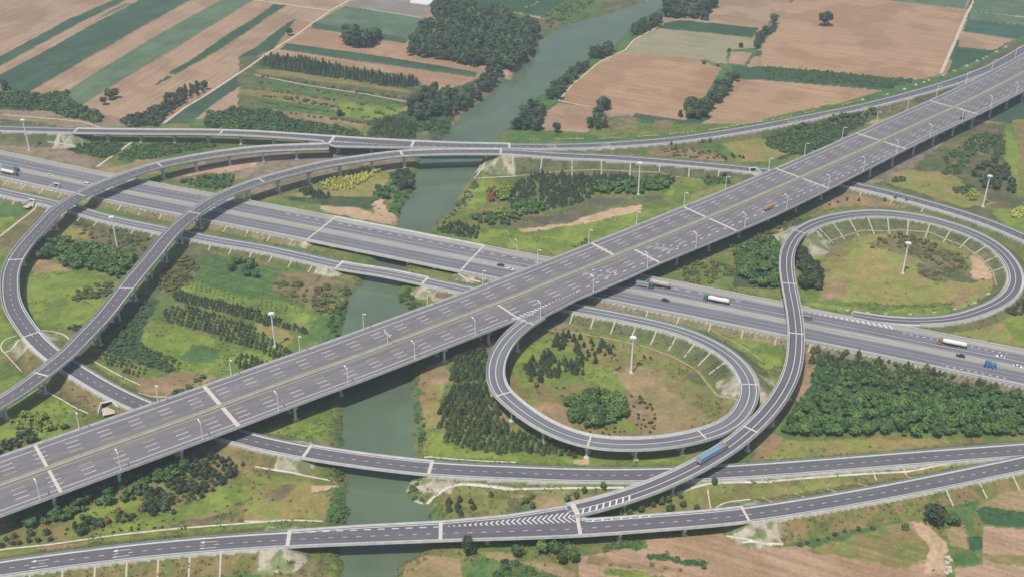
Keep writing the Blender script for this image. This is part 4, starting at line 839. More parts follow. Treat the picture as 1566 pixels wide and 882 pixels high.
def bridge(rn, a, b, name, label, cat, group, cap_depth=1.1, girder=1.7, pier_step=26., cols=2, pier_px=None, rail=True):
    r = ROADS[rn]
    x, y, z = r.ip(np.array([(a + b) / 2]), 'x', 'y', 'z')
    root = tag(empty(name), label, cat, group); BR[(rn, a)] = root
    big = rn in 'AB'
    # slab with cantilever wings, box girder under it
    mb = MB(); r.sweep(mb, a, b, [(1, 0, -.02), (1, 0, -.42), (1, -1.9 if not big else -2.5, -.62), (-1, 1.9 if not big else 2.5, -.62), (-1, 0, -.42), (-1, 0, -.02)])
    mb.build('deck', M['concrete'], root)
    mb = MB()
    if big:
        n = 8 if rn == 'A' else 7
        q0 = r.qs(a, b, 6.)
        for k in range(n):
            f = (k + .5) / n
            W = 43.4 if rn == 'A' else 38
            o = W / 2 - 1.8 - f * (W - 3.6)
            r.sweep(mb, a + .4, b - .4, [(0, o + 1.0, -.6), (0, o + .7, -.62 - girder), (0, o - .7, -.62 - girder), (0, o - 1.0, -.6)], step=9.)
    else:
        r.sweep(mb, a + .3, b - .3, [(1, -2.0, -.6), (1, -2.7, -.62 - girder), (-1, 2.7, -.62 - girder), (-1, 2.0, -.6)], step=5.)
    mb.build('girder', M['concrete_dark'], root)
    mb = MB(); r.strip(mb, a, b, (1, -.45), (-1, .45), .012); mb.build('road_surface', M[ASPH[rn]], root)
    for s_ in (1, -1):
        mb = MB(); e = s_
        a2, b2 = a, b
        if rn == 'A' and s_ < 0:
            ivs = [(a, NOSE - 1.5), (NOSE + 1.0, b)]
        elif rn == 'Q' and s_ < 0: ivs = [(a, sQN - 1), (sQN + 6, b)]
        elif rn == 'F' and s_ > 0: ivs = [(a, sFN - 4), (sFN + 2, b)]
        elif rn == 'S' and s_ > 0: ivs = [(a, b)]
        else: ivs = [(a, b)]
        for (u, v) in ivs:
            if v - u > 2:
                r.sweep(mb, u, v, [(e, 0.02 * e, -.55), (e, 0.02 * e, .92), (e, -.22 * e, .92), (e, -.44 * e, .02), (e, -.44 * e, -.3), (e, -.1 * e, -.55)][::s_])
        mb.build('parapet', M['parapet'], root)
        if rail:
            mb = MB()
            for (u, v) in ivs:
                if v - u > 2: r.sweep(mb, u, v, [(e, -.06 * e, 1.08), (e, -.06 * e, 1.2), (e, -.18 * e, 1.2), (e, -.18 * e, 1.08)][::s_])
                if v - u > 2:
                    for q in np.arange(u + 1, v, 6.): 
                        p = r.pt(q, -.12 * e, .99, e); mb.box(p, (.1, .1, .2))
            mb.build('hand_rail', M['rail_green' if s_ > 0 else 'rail'], root)
    if rn in 'AB':
        mb = MB()
        if rn == 'A':
            r.sweep(mb, a, b, [(0, 1.05, .01), (0, .95, .75), (0, .75, .78), (0, .6, .12), (0, -.6, .12), (0, -.75, .78), (0, -.95, .75), (0, -1.05, .01)]); mb.build('median_barrier', M['median'], root)
        else:
            r.strip(mb, a, b, (0, 1.4), (0, -4.3), .02); r.strip(mb, a, b, (1, -.6), (0, 13.6), .02); r.strip(mb, a, b, (0, -16.5), (-1, .6), .02)
            mb.build('worn_band', M['asphalt_pale'], root)
    mk = markings(rn, a, b, .03)
    if mk.V: mk.build('lane_marking', [M['white_line'], M['yellow_line'], M['faint_line']], root)
    for (px, wid, half) in JOINTS.get(rn, []):
        q = r.S(*px)
        if a - 2 <= q <= b + 2:
            q = min(max(q, a + wid / 2), b - wid / 2)
            l, rr = ((1, -.5), (-1, .5)) if half == 0 else ((1, -.5), (0, 1.45)) if half > 0 else ((0, -1.45), (-1, .5))
            if half == 0 and rn == 'A':
                mb = joint(r, q, wid, (1, -.5), (0, 1.45), .042); r.strip(mb, q - wid / 2, q + wid / 2, (0, -1.45), (-1, .5), .042, 0, 50.)
            else: mb = joint(r, q, wid, l, rr, .042)
            mb.build('expansion_joint', M['concrete_joint'], root)
    # piers
    qs = [r.S(*p) for p in pier_px] if pier_px else []
    if pier_step:
        n = max(1, round((b - a) / pier_step)); qs += [a + (b - a) * k / n for k in range(1, n)]
    for q in qs:
        if not (a + 3 < q < b - 2): continue
        W = float(r.ip(np.array([q]), 'wl')[0][0] + r.ip(np.array([q]), 'wr')[0][0]); sh = float(r.ip(np.array([q]), 'wl')[0][0] - r.ip(np.array([q]), 'wr')[0][0]) / 2
        zt = float(r.ip(np.array([q]), 'z')[0][0]) - .62 - girder
        tx, ty = (float(v[0]) for v in r.ip(np.array([q]), 'tx', 'ty')); rz = math.atan2(ty, tx)
        mb = MB(); feet = []
        if big:
            offs = np.linspace(-W / 2 + 3.6, W / 2 - 3.6, cols) if rn == 'B' else np.array([-18., -10.5, -3.2, 3.2, 10.5, 18.])
            if rn == 'A': offs = offs
        else: offs = np.array([-1.9, 1.9]) + sh
        for o in offs:
            p = r.pt(q, o); gz = float(ground_z(p[None, :2])[0])
            if gz < zt - .8 and not on_road(p[:2], zt, rn): feet.append((p, gz))
        if len(feet) < (2 if not big else 1): continue
        for p, gz in feet:
            rad = .75 if big else .6
            zc = zt - (cap_depth if big or True else 0)
            mb.tube((p[0], p[1], gz - .6), (p[0], p[1], zc + .05), rad, rad, 12)
            mb.box((p[0], p[1], gz + .15), (2.4, 2.4, .7), rz=rz)
        ps = np.array([f[0] for f in feet]); 
        if big:
            groups = [ps] if rn == 'B' else [ps[[(p - r.pt(q, 0))[:2] @ np.array([-ty, tx]) > 0 for p in ps]], ps[[(p - r.pt(q, 0))[:2] @ np.array([-ty, tx]) <= 0 for p in ps]]]
            for g in groups:
                if len(g) == 0: continue
                la = [(p - r.pt(q, 0))[:2] @ np.array([-ty, tx]) for p in g]; o0, o1 = max(la) + 2., min(la) - 2.
                c = r.pt(q, (o0 + o1) / 2); mb.box((c[0], c[1], zt - cap_depth / 2), (1.7, o0 - o1, cap_depth), rz=rz)
        else:
            c = r.pt(q, sh); mb.box((c[0], c[1], zt - cap_depth / 2), (1.5, min(W * .62, 6.6), cap_depth), rz=rz)
        mb.build('pier', M['concrete'], root)
    # end walls
    for q, on in ((a, (rn, a) in ABUT), (b, (rn, b) in ABUT)):
        if not on: continue
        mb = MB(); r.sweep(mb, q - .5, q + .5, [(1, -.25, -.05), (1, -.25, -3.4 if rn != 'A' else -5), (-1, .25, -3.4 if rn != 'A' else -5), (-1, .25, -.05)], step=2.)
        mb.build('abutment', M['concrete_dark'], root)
    return root
bridge('A', 0, A.L, 'viaduct', 'wide eight lane viaduct crossing the whole scene diagonally above everything else', 'viaduct', None, girder=1.6, cols=6, pier_step=30.)
bridge('B', sB1, sB2, 'road_bridge', 'low broad bridge carrying the pale worn expressway over the river', 'bridge', None, girder=.9, cols=6, pier_step=19.)
bridge('K', sK1, sK2, 'road_bridge', 'narrow river bridge of the slip road running just beside the worn expressway', 'bridge', None, girder=1.3, pier_step=22.)
bridge('K', sK3, K.L, 'flyover', 'elevated single lane loop curling down from the wide viaduct around the near round lawn', 'flyover', None, pier_step=24.)
bridge('S', sS1, sS2, 'flyover', 'S shaped single lane flyover with a blue lorry on it, crossing over the expressway', 'flyover', None, pier_step=26.)
bridge('C', 0, sC1, 'flyover', 'hooked two lane flyover bending round at the left edge and passing under the straighter flyover', 'flyover', None, pier_step=25.)
bridge('C', sC2, sC3, 'road_bridge', 'two lane ramp bridge over the river, nearer than the wide viaduct', 'bridge', None, girder=1.5, pier_step=23.)
bridge('D', 0, sD1, 'flyover', 'gently curved two lane flyover climbing from the left edge over the expressway to the river', 'flyover', None, pier_step=25.)
bridge('Q', sQ0, sQ2, 'road_bridge', 'farthest ramp bridge, straight along the fields with a chevron gore where a second ramp joins', 'bridge', None, pier_step=27.)
bridge('F', sF1, sF2, 'road_bridge', 'nearest ramp bridge across the river with a striped gore where the S shaped flyover joins', 'bridge', None, pier_step=27.)

# roads that lie on their banks
RN = dict(K='slip_road', S='loop_road', C='ramp_road', D='ramp_road', Q='ramp_road', F='ramp_road', B='expressway')
RAILW = dict(K='of the slip road', S='round the far loop', C='of the ramp under the viaduct', D='of the ramp behind the dark grove', Q='of the farthest ramp', F='of the nearest ramp', B='of the worn expressway')
for rn, a, b in ATGRADE:
    r = ROADS[rn]; mb = MB()
    r.sweep(mb, a, b, [(1, .3, -.6), (1, .3, -.12), (1, -.2, 0), (-1, .2, 0), (-1, -.3, -.12), (-1, -.3, -.6)], closed=False)
    # underside stays open: it lies in the bank
    tag(mb.build('road_bed', M['kerb'] if rn != 'B' else M['asphalt_pale']), kind='structure')
    mb = MB(); r.strip(mb, a, b, (1, -1.0), (-1, 1.0), .012); tag(mb.build(RN[rn], M[ASPH[rn]]), kind='structure')
    if rn == 'B':
        mb = MB(); r.strip(mb, a, b, (0, 1.4), (0, -4.3), .02); r.strip(mb, a, b, (1, -.6), (0, 13.6), .02); r.strip(mb, a, b, (0, -16.5), (-1, .6), .02)
        tag(mb.build('road_shoulder', M['asphalt_pale']), kind='structure')
        mb = MB(); r.sweep(mb, a, b, [(0, -1.2, .02), (0, -1.25, .55), (0, -1.75, .55), (0, -1.8, .02)][::-1]); tag(mb.build('median_barrier', M['median']), 'low concrete barrier along the middle of the worn expressway ' + ('beyond' if b > sB2 else 'before') + ' its river bridge', 'barrier')
    mk = markings(rn, a, b, .03)
    if mk.V: tag(mk.build('lane_marking', [M['white_line'], M['yellow_line'], M['faint_line']]), kind='structure')
    for s_ in (1, -1):
        ra, rb = a, b
        if rn == 'S' and s_ > 0: ra = S.S(1385, 491)
        if rn == 'S' and s_ < 0: ra = S.S(1300, 480)
        if rn == 'B' and s_ > 0 and b > sB2: ivs = [(a, B.S(1235, 470)), (B.S(1385, 500), b)]
        elif rn == 'S' and s_ < 0: ivs = [(S.S(1400, 491), b)]
        else: ivs = [(ra, rb)]
        mb = MB(); e = s_
        for u, v in ivs:
            for dz in (.45, .72):
                r.sweep(mb, u, v, [(e, -.42 * e, dz), (e, -.42 * e, dz + .22), (e, -.58 * e, dz + .22), (e, -.58 * e, dz)][::s_])
            for q in np.arange(u + 1, v, 4.): mb.box(r.pt(q, -.5 * e, .4, e), (.14, .14, .9))
            if rn not in 'B':
                r.sweep(mb, u, v, [(e, .12 * e, -.05), (e, .12 * e, .3), (e, -.1 * e, .3), (e, -.1 * e, -.05)][::s_], mi=1)
        part = {('K', True): ' left of the river', ('C', True): ' left of the river', ('F', True): ' left of the river', ('Q', True): ' left of the river', ('B', True): ' left of the river'}.get((rn, b < r.L * .5), ' right of the river' if rn in 'CFQBK' else '')
        tag(mb.build('guardrail', [M['rail' if (s_ < 0 or rn == 'B') else 'rail_green'], M['concrete']]), 'guardrail on the ' + (('inner' if s_ > 0 else 'outer') if rn == 'S' else 'far' if s_ > 0 else 'near') + ' side ' + RAILW[rn] + part, 'guardrail', 'guardrails along the ramps on the banks')

# ------------------------------------------------------------------ chutes on the banks, paths, culverts
ORD = ['first', 'second', 'third', 'fourth', 'fifth', 'sixth', 'seventh', 'eighth', 'ninth', 'tenth', 'eleventh', 'twelfth', 'thirteenth', 'fourteenth', 'fifteenth', 'sixteenth', 'seventeenth', 'eighteenth', 'nineteenth', 'twentieth', 'twenty-first', 'twenty-second', 'twenty-third', 'twenty-fourth', 'twenty-fifth']
def drape(pts, wid, lift=.08, th=.25, name='path', mat=None):
    """a ribbon of real thickness lying on the ground along world points"""
    pts = np.asarray(pts, float); d = np.r_[0, np.cumsum(np.hypot(*np.diff(pts, axis=0).T))]
    q = np.linspace(0, d[-1], max(2, int(d[-1] / 2.) + 1)); x, y = np.interp(q, d, pts[:, 0]), np.interp(q, d, pts[:, 1])
    if len(pts) > 2:
        for _ in range(2): x[1:-1] = (x[:-2] + 2 * x[1:-1] + x[2:]) / 4; y[1:-1] = (y[:-2] + 2 * y[1:-1] + y[2:]) / 4
    tx, ty = np.gradient(x), np.gradient(y); l = np.hypot(tx, ty) + 1e-9; nx, ny = -ty / l, tx / l
    P0 = np.stack([x, y], 1)
    ww = wid / 2 * (1 + .25 * (vnoise(P0, 4, 9) - .5)) if wid > 1.2 else np.full(len(x), wid / 2)
    Lp = np.stack([x + nx * ww, y + ny * ww], 1); Rp = np.stack([x - nx * ww, y - ny * ww], 1)
    zl = np.maximum(ground_z(Lp), ground_z(P0)) + lift; zr = np.maximum(ground_z(Rp), ground_z(P0)) + lift
    zl = np.maximum(zl, ZW + .3); zr = np.maximum(zr, ZW + .3)
    n = len(x); V = np.vstack([np.column_stack([Lp, zl]), np.column_stack([Rp, zr]), np.column_stack([Lp, zl - th]), np.column_stack([Rp, zr - th])])
    i = np.arange(n - 1)
    Fc = np.vstack([np.stack([i, n + i, n + i + 1, i + 1], 1), np.stack([i, i + 1, 2 * n + i + 1, 2 * n + i], 1), np.stack([n + i, 3 * n + i, 3 * n + i + 1, n + i + 1], 1)])
    return mesh_from(name, V, Fc, mat)
def chutes(rn, side, a, b, n, where):
    r = ROADS[rn]; s0, s1 = r.S(*a), r.S(*b)
    for k in range(n):
        q = s0 + (s1 - s0) * k / max(1, n - 1); o = np.linspace(.6, 13, 26)
        pts = np.array([r.pt(q, side * v, 0, side)[:2] for v in o]); gz = ground_z(pts)
        i = np.argmax(gz < .35) if (gz < .35).any() else len(gz) - 1
        if i < 2: i = 4
        me = drape(pts[:i + 2], .85, .10, .3, 'drainage_chute', M['chute'])
        tag(obj('drainage_chute', me), 'narrow concrete chute on the bank ' + where, 'drainage chute', 'drainage chutes ' + where)
chutes('K', -1, (884, 473), (1121, 550), 9, 'inside the near loop')
chutes('B', -1, (990, 470), (1400, 552), 9, 'between the expressway and the near loop')
chutes('B', -1, (14, 275), (450, 363), 15, 'between the expressway and the slip road')
chutes('K', -1, (22, 305), (478, 402), 17, 'below the slip road on the left')
chutes('D', -1, (786, 236), (1100, 256), 8, 'below the ramp behind the dark grove')
chutes('S', 1, (1243, 345), (1549, 410), 12, 'inside the far loop')
chutes('F', -1, (50, 866), (337, 834), 7, 'below the nearest ramp on the left')
chutes('F', -1, (1441, 737), (1538, 718), 3, 'below the nearest ramp by the big round tree')
chutes('F', 1, (1190, 780), (1340, 756), 4, 'above the nearest ramp on the right')
chutes('C', -1, (1324, 706), (1376, 702), 2, 'between the two ramps on the right')
chutes('D', -1, (1322, 288), (1418, 312), 3, 'below the ramp passing the far loop')
DIRT = [('t4', 3.2, (1285, -60, 1262, 20, 1225, 80, 1135, 290, 1070, 440)), ('o', 2.6, (560, -16, 535, 0, 505, 16.6, 449, 57, 413, 79, 383, 101, 319, 143, 281, 166, 250, 189)), ('o', 2., (340, -8, 390, 0, 505, 16.6)),
        ('t3', 1.6, (1060, 100, 1000, 122, 880, 165, 740, 240, 690, 300, 540, 370, 380, 500, 290, 605, 480, 640)), ('t3', 1.5, (1590, 160, 1480, 290, 1420, 390, 1300, 545)), ('t2', 1.1, (0, 450, 300, 510, 640, 560, 910, 612)),
        ('t2', 1.2, (0, 672, 280, 730, 560, 775)), ('t5', 2.2, (790, 10, 700, 75, 580, 160)), ('t5', 1.6, (230, 395, 120, 480, 0, 575, -120, 640)), ('t2', 1.3, (510, 35, 800, 75, 1010, 110)), ('t3', 1., (-60, 66, 60, 80, 205, 116)), ('t4', 1.1, (750, 0, 1000, 30, 1215, 62, 1566, 104)),
        ('t1', 1.2, (20, 688, 300, 710, 500, 730, 610, 768))]
for tile, wd, out in DIRT:
    tag(obj('dirt_road', drape(at(P(tile, *out)), wd, .1, .3, 'dirt_road', M['path'])), kind='structure')
PALE = [('u5', 1.3, (-60, 735, 0, 720, 320, 685, 700, 632, 1000, 600, 1521, 560, 1660, 548)), ('u6', 1.4, (-60, 555, 0, 558, 200, 548, 395, 556)), ('u6', 1.3, (0, 238, 150, 265, 300, 292, 440, 318)), ('u6', 2.2, (1000, 440, 1050, 405, 1110, 380, 1190, 366, 1300, 372, 1500, 388)),
        ('u7', 1.4, (-40, 388, 300, 386, 660, 382)), ('u7', 1.6, (960, 400, 1040, 380, 1150, 360, 1300, 352, 1521, 345)), ('u8', 1.2, (-40, 350, 300, 322, 600, 300, 850, 285, 1000, 262, 1200, 222, 1450, 195)), ('u6', 1.1, (985, 178, 1110, 190, 1300, 205, 1521, 215)), ('u7', .8, (1150, 380, 1160, 440, 1170, 500)), ('u7', 1., (1180, 495, 1230, 450, 1330, 435, 1400, 430)),
        ('u8', 1.2, (-120, 690, 0, 696, 120, 692)), ('u7', 1.2, (1260, 640, 1330, 670, 1420, 694, 1521, 700)), ('u1', 1.1, (20, 420, 0, 400, 20, 350, 100, 325)), ('u1', 1.2, (30, 425, 90, 410, 130, 370)), ('u1', 1.1, (235, 295, 300, 297, 380, 315, 415, 345)), ('u1', .7, (20, 420, 130, 540)), ('u1', .8, (560, 475, 640, 520, 740, 575, 840, 620)),
        ('u1', .9, (250, 650, 340, 690, 440, 750, 530, 790)), ('u3', 1.2, (230, 290, 420, 310, 640, 350, 800, 385, 980, 450, 1120, 530, 1190, 620, 1250, 690, 1370, 722)), ('t8', 1.1, (380, 630, 480, 590, 600, 555, 830, 550, 1000, 570, 1200, 640, 1300, 700, 1380, 790, 1400, 880)), ('t7', 1.1, (-60, 215, 0, 212, 520, 195, 900, 205, 1150, 238)), ('t6', 1.2, (1310, 215, 1340, 225, 1566, 212)), ('t6', 1.4, (1310, 218, 1360, 170, 1400, 110)),
        ('t5', .8, (290, 30, 480, 45, 560, 50)), ('u1', .9, (830, 680, 920, 690, 1000, 690)), ('t7', .9, (0, 590, 60, 660)), ('u3', .8, (1200, 290, 1400, 390, 1530, 490)), ('u3', .7, (1490, 590, 1566, 640)), ('t8', .8, (1040, 770, 1130, 805)), ('t8', .8, (1270, 60, 1380, 110)), ('t6', 1., (1215, 810, 1240, 830, 1350, 855))]
for tile, wd, out in PALE:
    tag(obj('path', drape(at(P(tile, *out)), wd * .72, .1, .3, 'path', M['dull_path' if tile in ('u3', 't8', 't7') else 'pale_path'])), kind='structure')
def culvert(px, z, deg, W, label):
    x, y = at(px, z)[0]; z = float(ground_z([[x, y]])[0]) - .3
    root = tag(empty('culvert', (x, y, z), R(deg)), label, 'culvert', None)
    mb = MB(); mb.box((0, 0, 2.9), (W + 1.2, 1., .5)); mb.box((-W / 2 - .3, 0, 1.32), (.6, 1., 2.65)); mb.box((W / 2 + .3, 0, 1.32), (.6, 1., 2.65)); mb.build('portal', M['concrete'], root)
    for s_ in (-1, 1):
        mb = MB(); mb.add([(s_ * (W / 2 + .3), -.5, 0), (s_ * (W / 2 + 2.4), -5., 0), (s_ * (W / 2 + 2.4), -5., .8), (s_ * (W / 2 + .3), -.5, 3.1), (s_ * (W / 2 + .75), -.5, 0), (s_ * (W / 2 + 2.85), -5., 0), (s_ * (W / 2 + 2.85), -5., .8), (s_ * (W / 2 + .75), -.5, 3.1)],
                                                     [(0, 1, 2, 3), (4, 7, 6, 5), (3, 2, 6, 7), (1, 5, 6, 2), (0, 4, 5, 1), (0, 3, 7, 4)]); mb.build('wing_wall', M['concrete'], root)
    mb = MB(); mb.box((0, .3, 1.3), (W, .3, 2.6)); mb.build('shade_panel', M['painted_shade'], root)  # solid dark slab closing the portal, painted as the shade within
    mb = MB(); mb.box((0, -4, .05), (W + 1., 7., .16)); mb.build('apron', M['chute'], root)
culvert((89, 291), 0, -22, 3.6, 'small concrete box culvert under the expressway, beside the hooked flyover')
culvert((51, 315), 0, -22, 3.6, 'small concrete box culvert under the slip road, left of the hooked flyover')
culvert((165, 625), 0, 24, 5.0, 'box culvert with splayed walls under the ramp beside the big viaduct')
culvert((1150, 268), 0, 16, 4.2, 'box culvert under the far ramp where it slips beneath the viaduct')

gp = at((652, 4))[0]; gh = tag(empty('greenhouse', (gp[0], gp[1], float(ground_z([gp])[0])), R(-26)), 'white plastic covered growing tunnel on the grey field beside the dense wood', 'greenhouse')
an_ = np.linspace(0, math.pi, 9)
for k_ in range(3):
    mb = MB(); mb.prism([(-3.2 * math.cos(v), 2.6 * math.sin(v)) for v in an_][::-1], -15, 15); mb.V[-1][:, 1] += (k_ - 1) * 7.; mb.build('tunnel', paint('film', (226, 226, 224), .4), gh)
    mb = MB(); mb.box((15.05, (k_ - 1) * 7., .95), (.1, 1.6, 1.9)); mb.build('door', M['kerb'], gh)
# white stone blocks in a row
def blocks(pts, size, label, group):
    me = None
    for k, p in enumerate(pts):
        x, y = at(p)[0]; z = float(ground_z([[x, y]])[0])
        if me is None:
            mb = MB(); w, d, h = size; mb.box((0, 0, h / 2 - .1), (w, d, h), taper=.86); mb.box((.1, 0, h - .02), (w * .7, d * .7, .2), taper=.8); mb.box((-w * .4, d * .55, h * .25), (w * .4, d * .5, h * .6), taper=.7); me = mb.mesh('stone_block', M['concrete_joint'])
        o = obj('stone_block', me, None, (x, y, z), rng.uniform(-.5, .5)); s = rng.uniform(.8, 1.25); o.scale = (s, s, s)
        tag(o, label, 'stone block', group)
blocks(P('t4', 600, 603, 748, 570, 850, 540, 920, 514, 968, 498, 995, 485, 1082, 455, 1150, 430, 1225, 400, 1285, 372, 1322, 355, 1342, 343, 1402, 314, 1456, 286), (2.2, 1.6, 1.2), 'small white stone block on the grassy bank along the farthest ramp', 'white blocks along the farthest ramp')
blocks(P('u4', 510, 180, 630, 195, 740, 198, 885, 200, 1030, 188, 1155, 168, 1270, 135, 1352, 82), (2.0, 1.3, .7), 'flat white stone block at the foot of the far loop beside the lawn', 'white blocks around the far loop lawn')
blocks(P('u8', 1080, 770, 1075, 800, 1085, 830, 1090, 850, 1070, 860, 1095, 785), (1.8, 1.3, .7), 'pale rubble lump on the bare track below the big round tree', 'pale rubble on the bare track')

# ------------------------------------------------------------------ lamps
def lamp_proto():
    r = empty('street_lamp'); Hh = 9.6
    mb = MB(); mb.tube((0, 0, 0), (0, 0, Hh), .26, .17, 8); mb.box((0, 0, .2), (.55, .55, .4)); mb.build('pole', M['steel'], r)
    mb = MB(); mb.tube((0, 0, Hh - .1), (1.9, 0, Hh + .55), .15, .12, 6); mb.build('arm', M['steel'], r)
    mb = MB(); mb.box((2.3, 0, Hh + .62), (1.4, .6, .24), taper=.8); h = mb.build('lamp_head', M['steel'], r)
    mb = MB(); mb.box((2.35, 0, Hh + .5), (.9, .36, .05)); mb.build('lens', M['lamp_glass'], h)
    return r
def copy_tree(o, parent=None):
    c = o.copy(); COL.objects.link(c); c.parent = parent
    for ch in o.children: copy_tree(ch, c)
    return c
LAMP_FAR = [(122, 655), (242.7, 614), (353, 575), (461, 538), (559, 502), (653, 468.3), (739.6, 436), (822.6, 404.5), (899, 374), (974, 345), (1044, 317), (1109.5, 291), (1173, 263.5), (1231, 239), (1287, 214), (1340, 190), (1388, 169.6), (1434, 150), (1476, 129), (1516, 109), (1552, 90)]
LAMP_NEAR = [(55, 761.8), (184, 714.6), (305, 670), (419, 627), (529, 585), (631.6, 546), (726, 511), (829, 487), (909, 447), (988, 411), (1062, 381), (1134, 350), (1200, 322), (1268, 291), (1321.6, 264), (1372, 238), (1423, 212), (1473, 188), (1517, 167), (1558, 147)]
proto = lamp_proto(); first = True
for side, lst in ((1, LAMP_FAR), (-1, LAMP_NEAR)):
    for k, p in enumerate(lst):
        q = A.S(*p); pos = A.pt(q, -.22 * side, .9, side)
        tx, ty = (float(v[0]) for v in A.ip(np.array([q]), 'tx', 'ty'))
        o = proto if first else copy_tree(proto); first = False
        o.location = pos; o.rotation_euler = (0, 0, math.atan2(tx * -side, -ty * -side))
        tag(o, f'grey one-armed street lamp, {ORD[k]} from the left on the {"far" if side > 0 else "near"} parapet of the wide viaduct', 'street lamp', 'street lamps along the wide viaduct')
for k, p in enumerate([(790.5, 383)]):
    x, y = at(p, 3.)[0]; o = copy_tree(proto); o.location = (x, y, float(ground_z([[x, y]])[0])); o.rotation_euler = (0, 0, R(-110)); tag(o, 'single grey street lamp at the roadside of the worn expressway, just behind the viaduct', 'street lamp', 'street lamps along the wide viaduct')
# camera mast on the middle barrier
p = A.pt(A.S(592, 524), .9, .1); r = tag(empty('camera_mast', p, math.atan2(*[float(v[0]) for v in A.ip(np.array([A.S(592, 524)]), 'ty', 'tx')])), 'slim mast with two crossed arms standing on the middle barrier of the viaduct', 'mast')
mb = MB(); mb.tube((0, 0, 0), (0, 0, 7.2), .22, .18, 8); mb.build('pole', M['steel'], r)
for z_, l_ in ((6.9, 3.4), (5.6, 2.8)):
    mb = MB(); mb.tube((0, -l_, z_), (0, l_, z_), .09, .09, 6); mb.box((.15, -l_ + .3, z_ + .2), (.7, .4, .4)); mb.box((.15, l_ - .3, z_ + .2), (.7, .4, .4)); mb.build('arm', M['steel'], r)
# high mast floodlights
MASTS = [((965, 570), 22.6, 'on the brown lawn inside the near loop'), ((421, 530), 21.6, 'beside the conifer rows left of the river'), ((976, 298), 24.4, 'before the dark grove below the far ramp'), ((1503, 317), 23.6, 'in the meadow at the right beyond the far loop'), ((1380, 419), 21.6, 'on the lawn inside the far loop'), ((180, 381), 23.2, 'by the grove between the two flyovers on the left'), ((45, 230), 25., 'in front of the stone abutment at the upper left')]
def mast_proto(Hh):
    r = empty('high_mast_light')
    mb = MB(); mb.tube((0, 0, 0), (0, 0, Hh), .55, .34, 10); mb.build('mast', M['steel'], r)
    mb = MB(); mb.box((0, 0, .45), (2.2, 2.2, .9), taper=.8); mb.build('base', M['concrete_joint'], r)
    mb = MB(); n = 16
    mb.tube((0, 0, Hh - .2), (0, 0, Hh + .35), 1.0, 1.2, n); mb.tube((0, 0, Hh + .35), (0, 0, Hh + .9), .4, .2, 8); mb.build('lamp_ring', M['steel'], r)
    for k in range(8):
        a = k * math.pi / 4; mb = MB(); mb.box((1.55 * math.cos(a), 1.55 * math.sin(a), Hh - .05), (.85, .6, .4), rz=a, taper=.8); mb.build('floodlight', M['lamp_glass'], r)
    return r
for p, h, wh in MASTS:
    x, y = at(p)[0]; r = mast_proto(h); r.location = (x, y, float(ground_z([[x, y]])[0])); tag(r, 'tall white floodlight mast ' + wh, 'floodlight mast', 'tall floodlight masts')
UP = [(P('t1', 62, 595), 'among the bushes at the left edge of the fields'), (P('t1', 390, 640), 'in front of the pale green field stripe'), (P('t2', 451, 800), 'beside the ramp below the vegetable plots'), (P('t2', 874, 728), 'at the edge of the young orchard by the river'), (P('t2', 10, 690), 'near the end of the dirt track'), (P('t4', 178, 670), 'alone in the bare field under the farthest ramp')]
for p, wh in UP:
    x, y = at(p)[0]; r = tag(empty('utility_pole', (x, y, float(ground_z([[x, y]])[0])), R(-30)), 'pale utility pole ' + wh, 'utility pole', 'utility poles in the fields')
    mb = MB(); mb.tube((0, 0, -.3), (0, 0, 10.5), .2, .13, 8); mb.build('pole', M['pole_wood'], r)
    mb = MB(); mb.box((0, 0, 9.6), (2.2, .16, .16)); [mb.tube((a, 0, 9.65), (a, 0, 9.95), .06, .06, 6) for a in (-1, 0, 1)]; mb.build('cross_arm', M['pole_wood'], r)

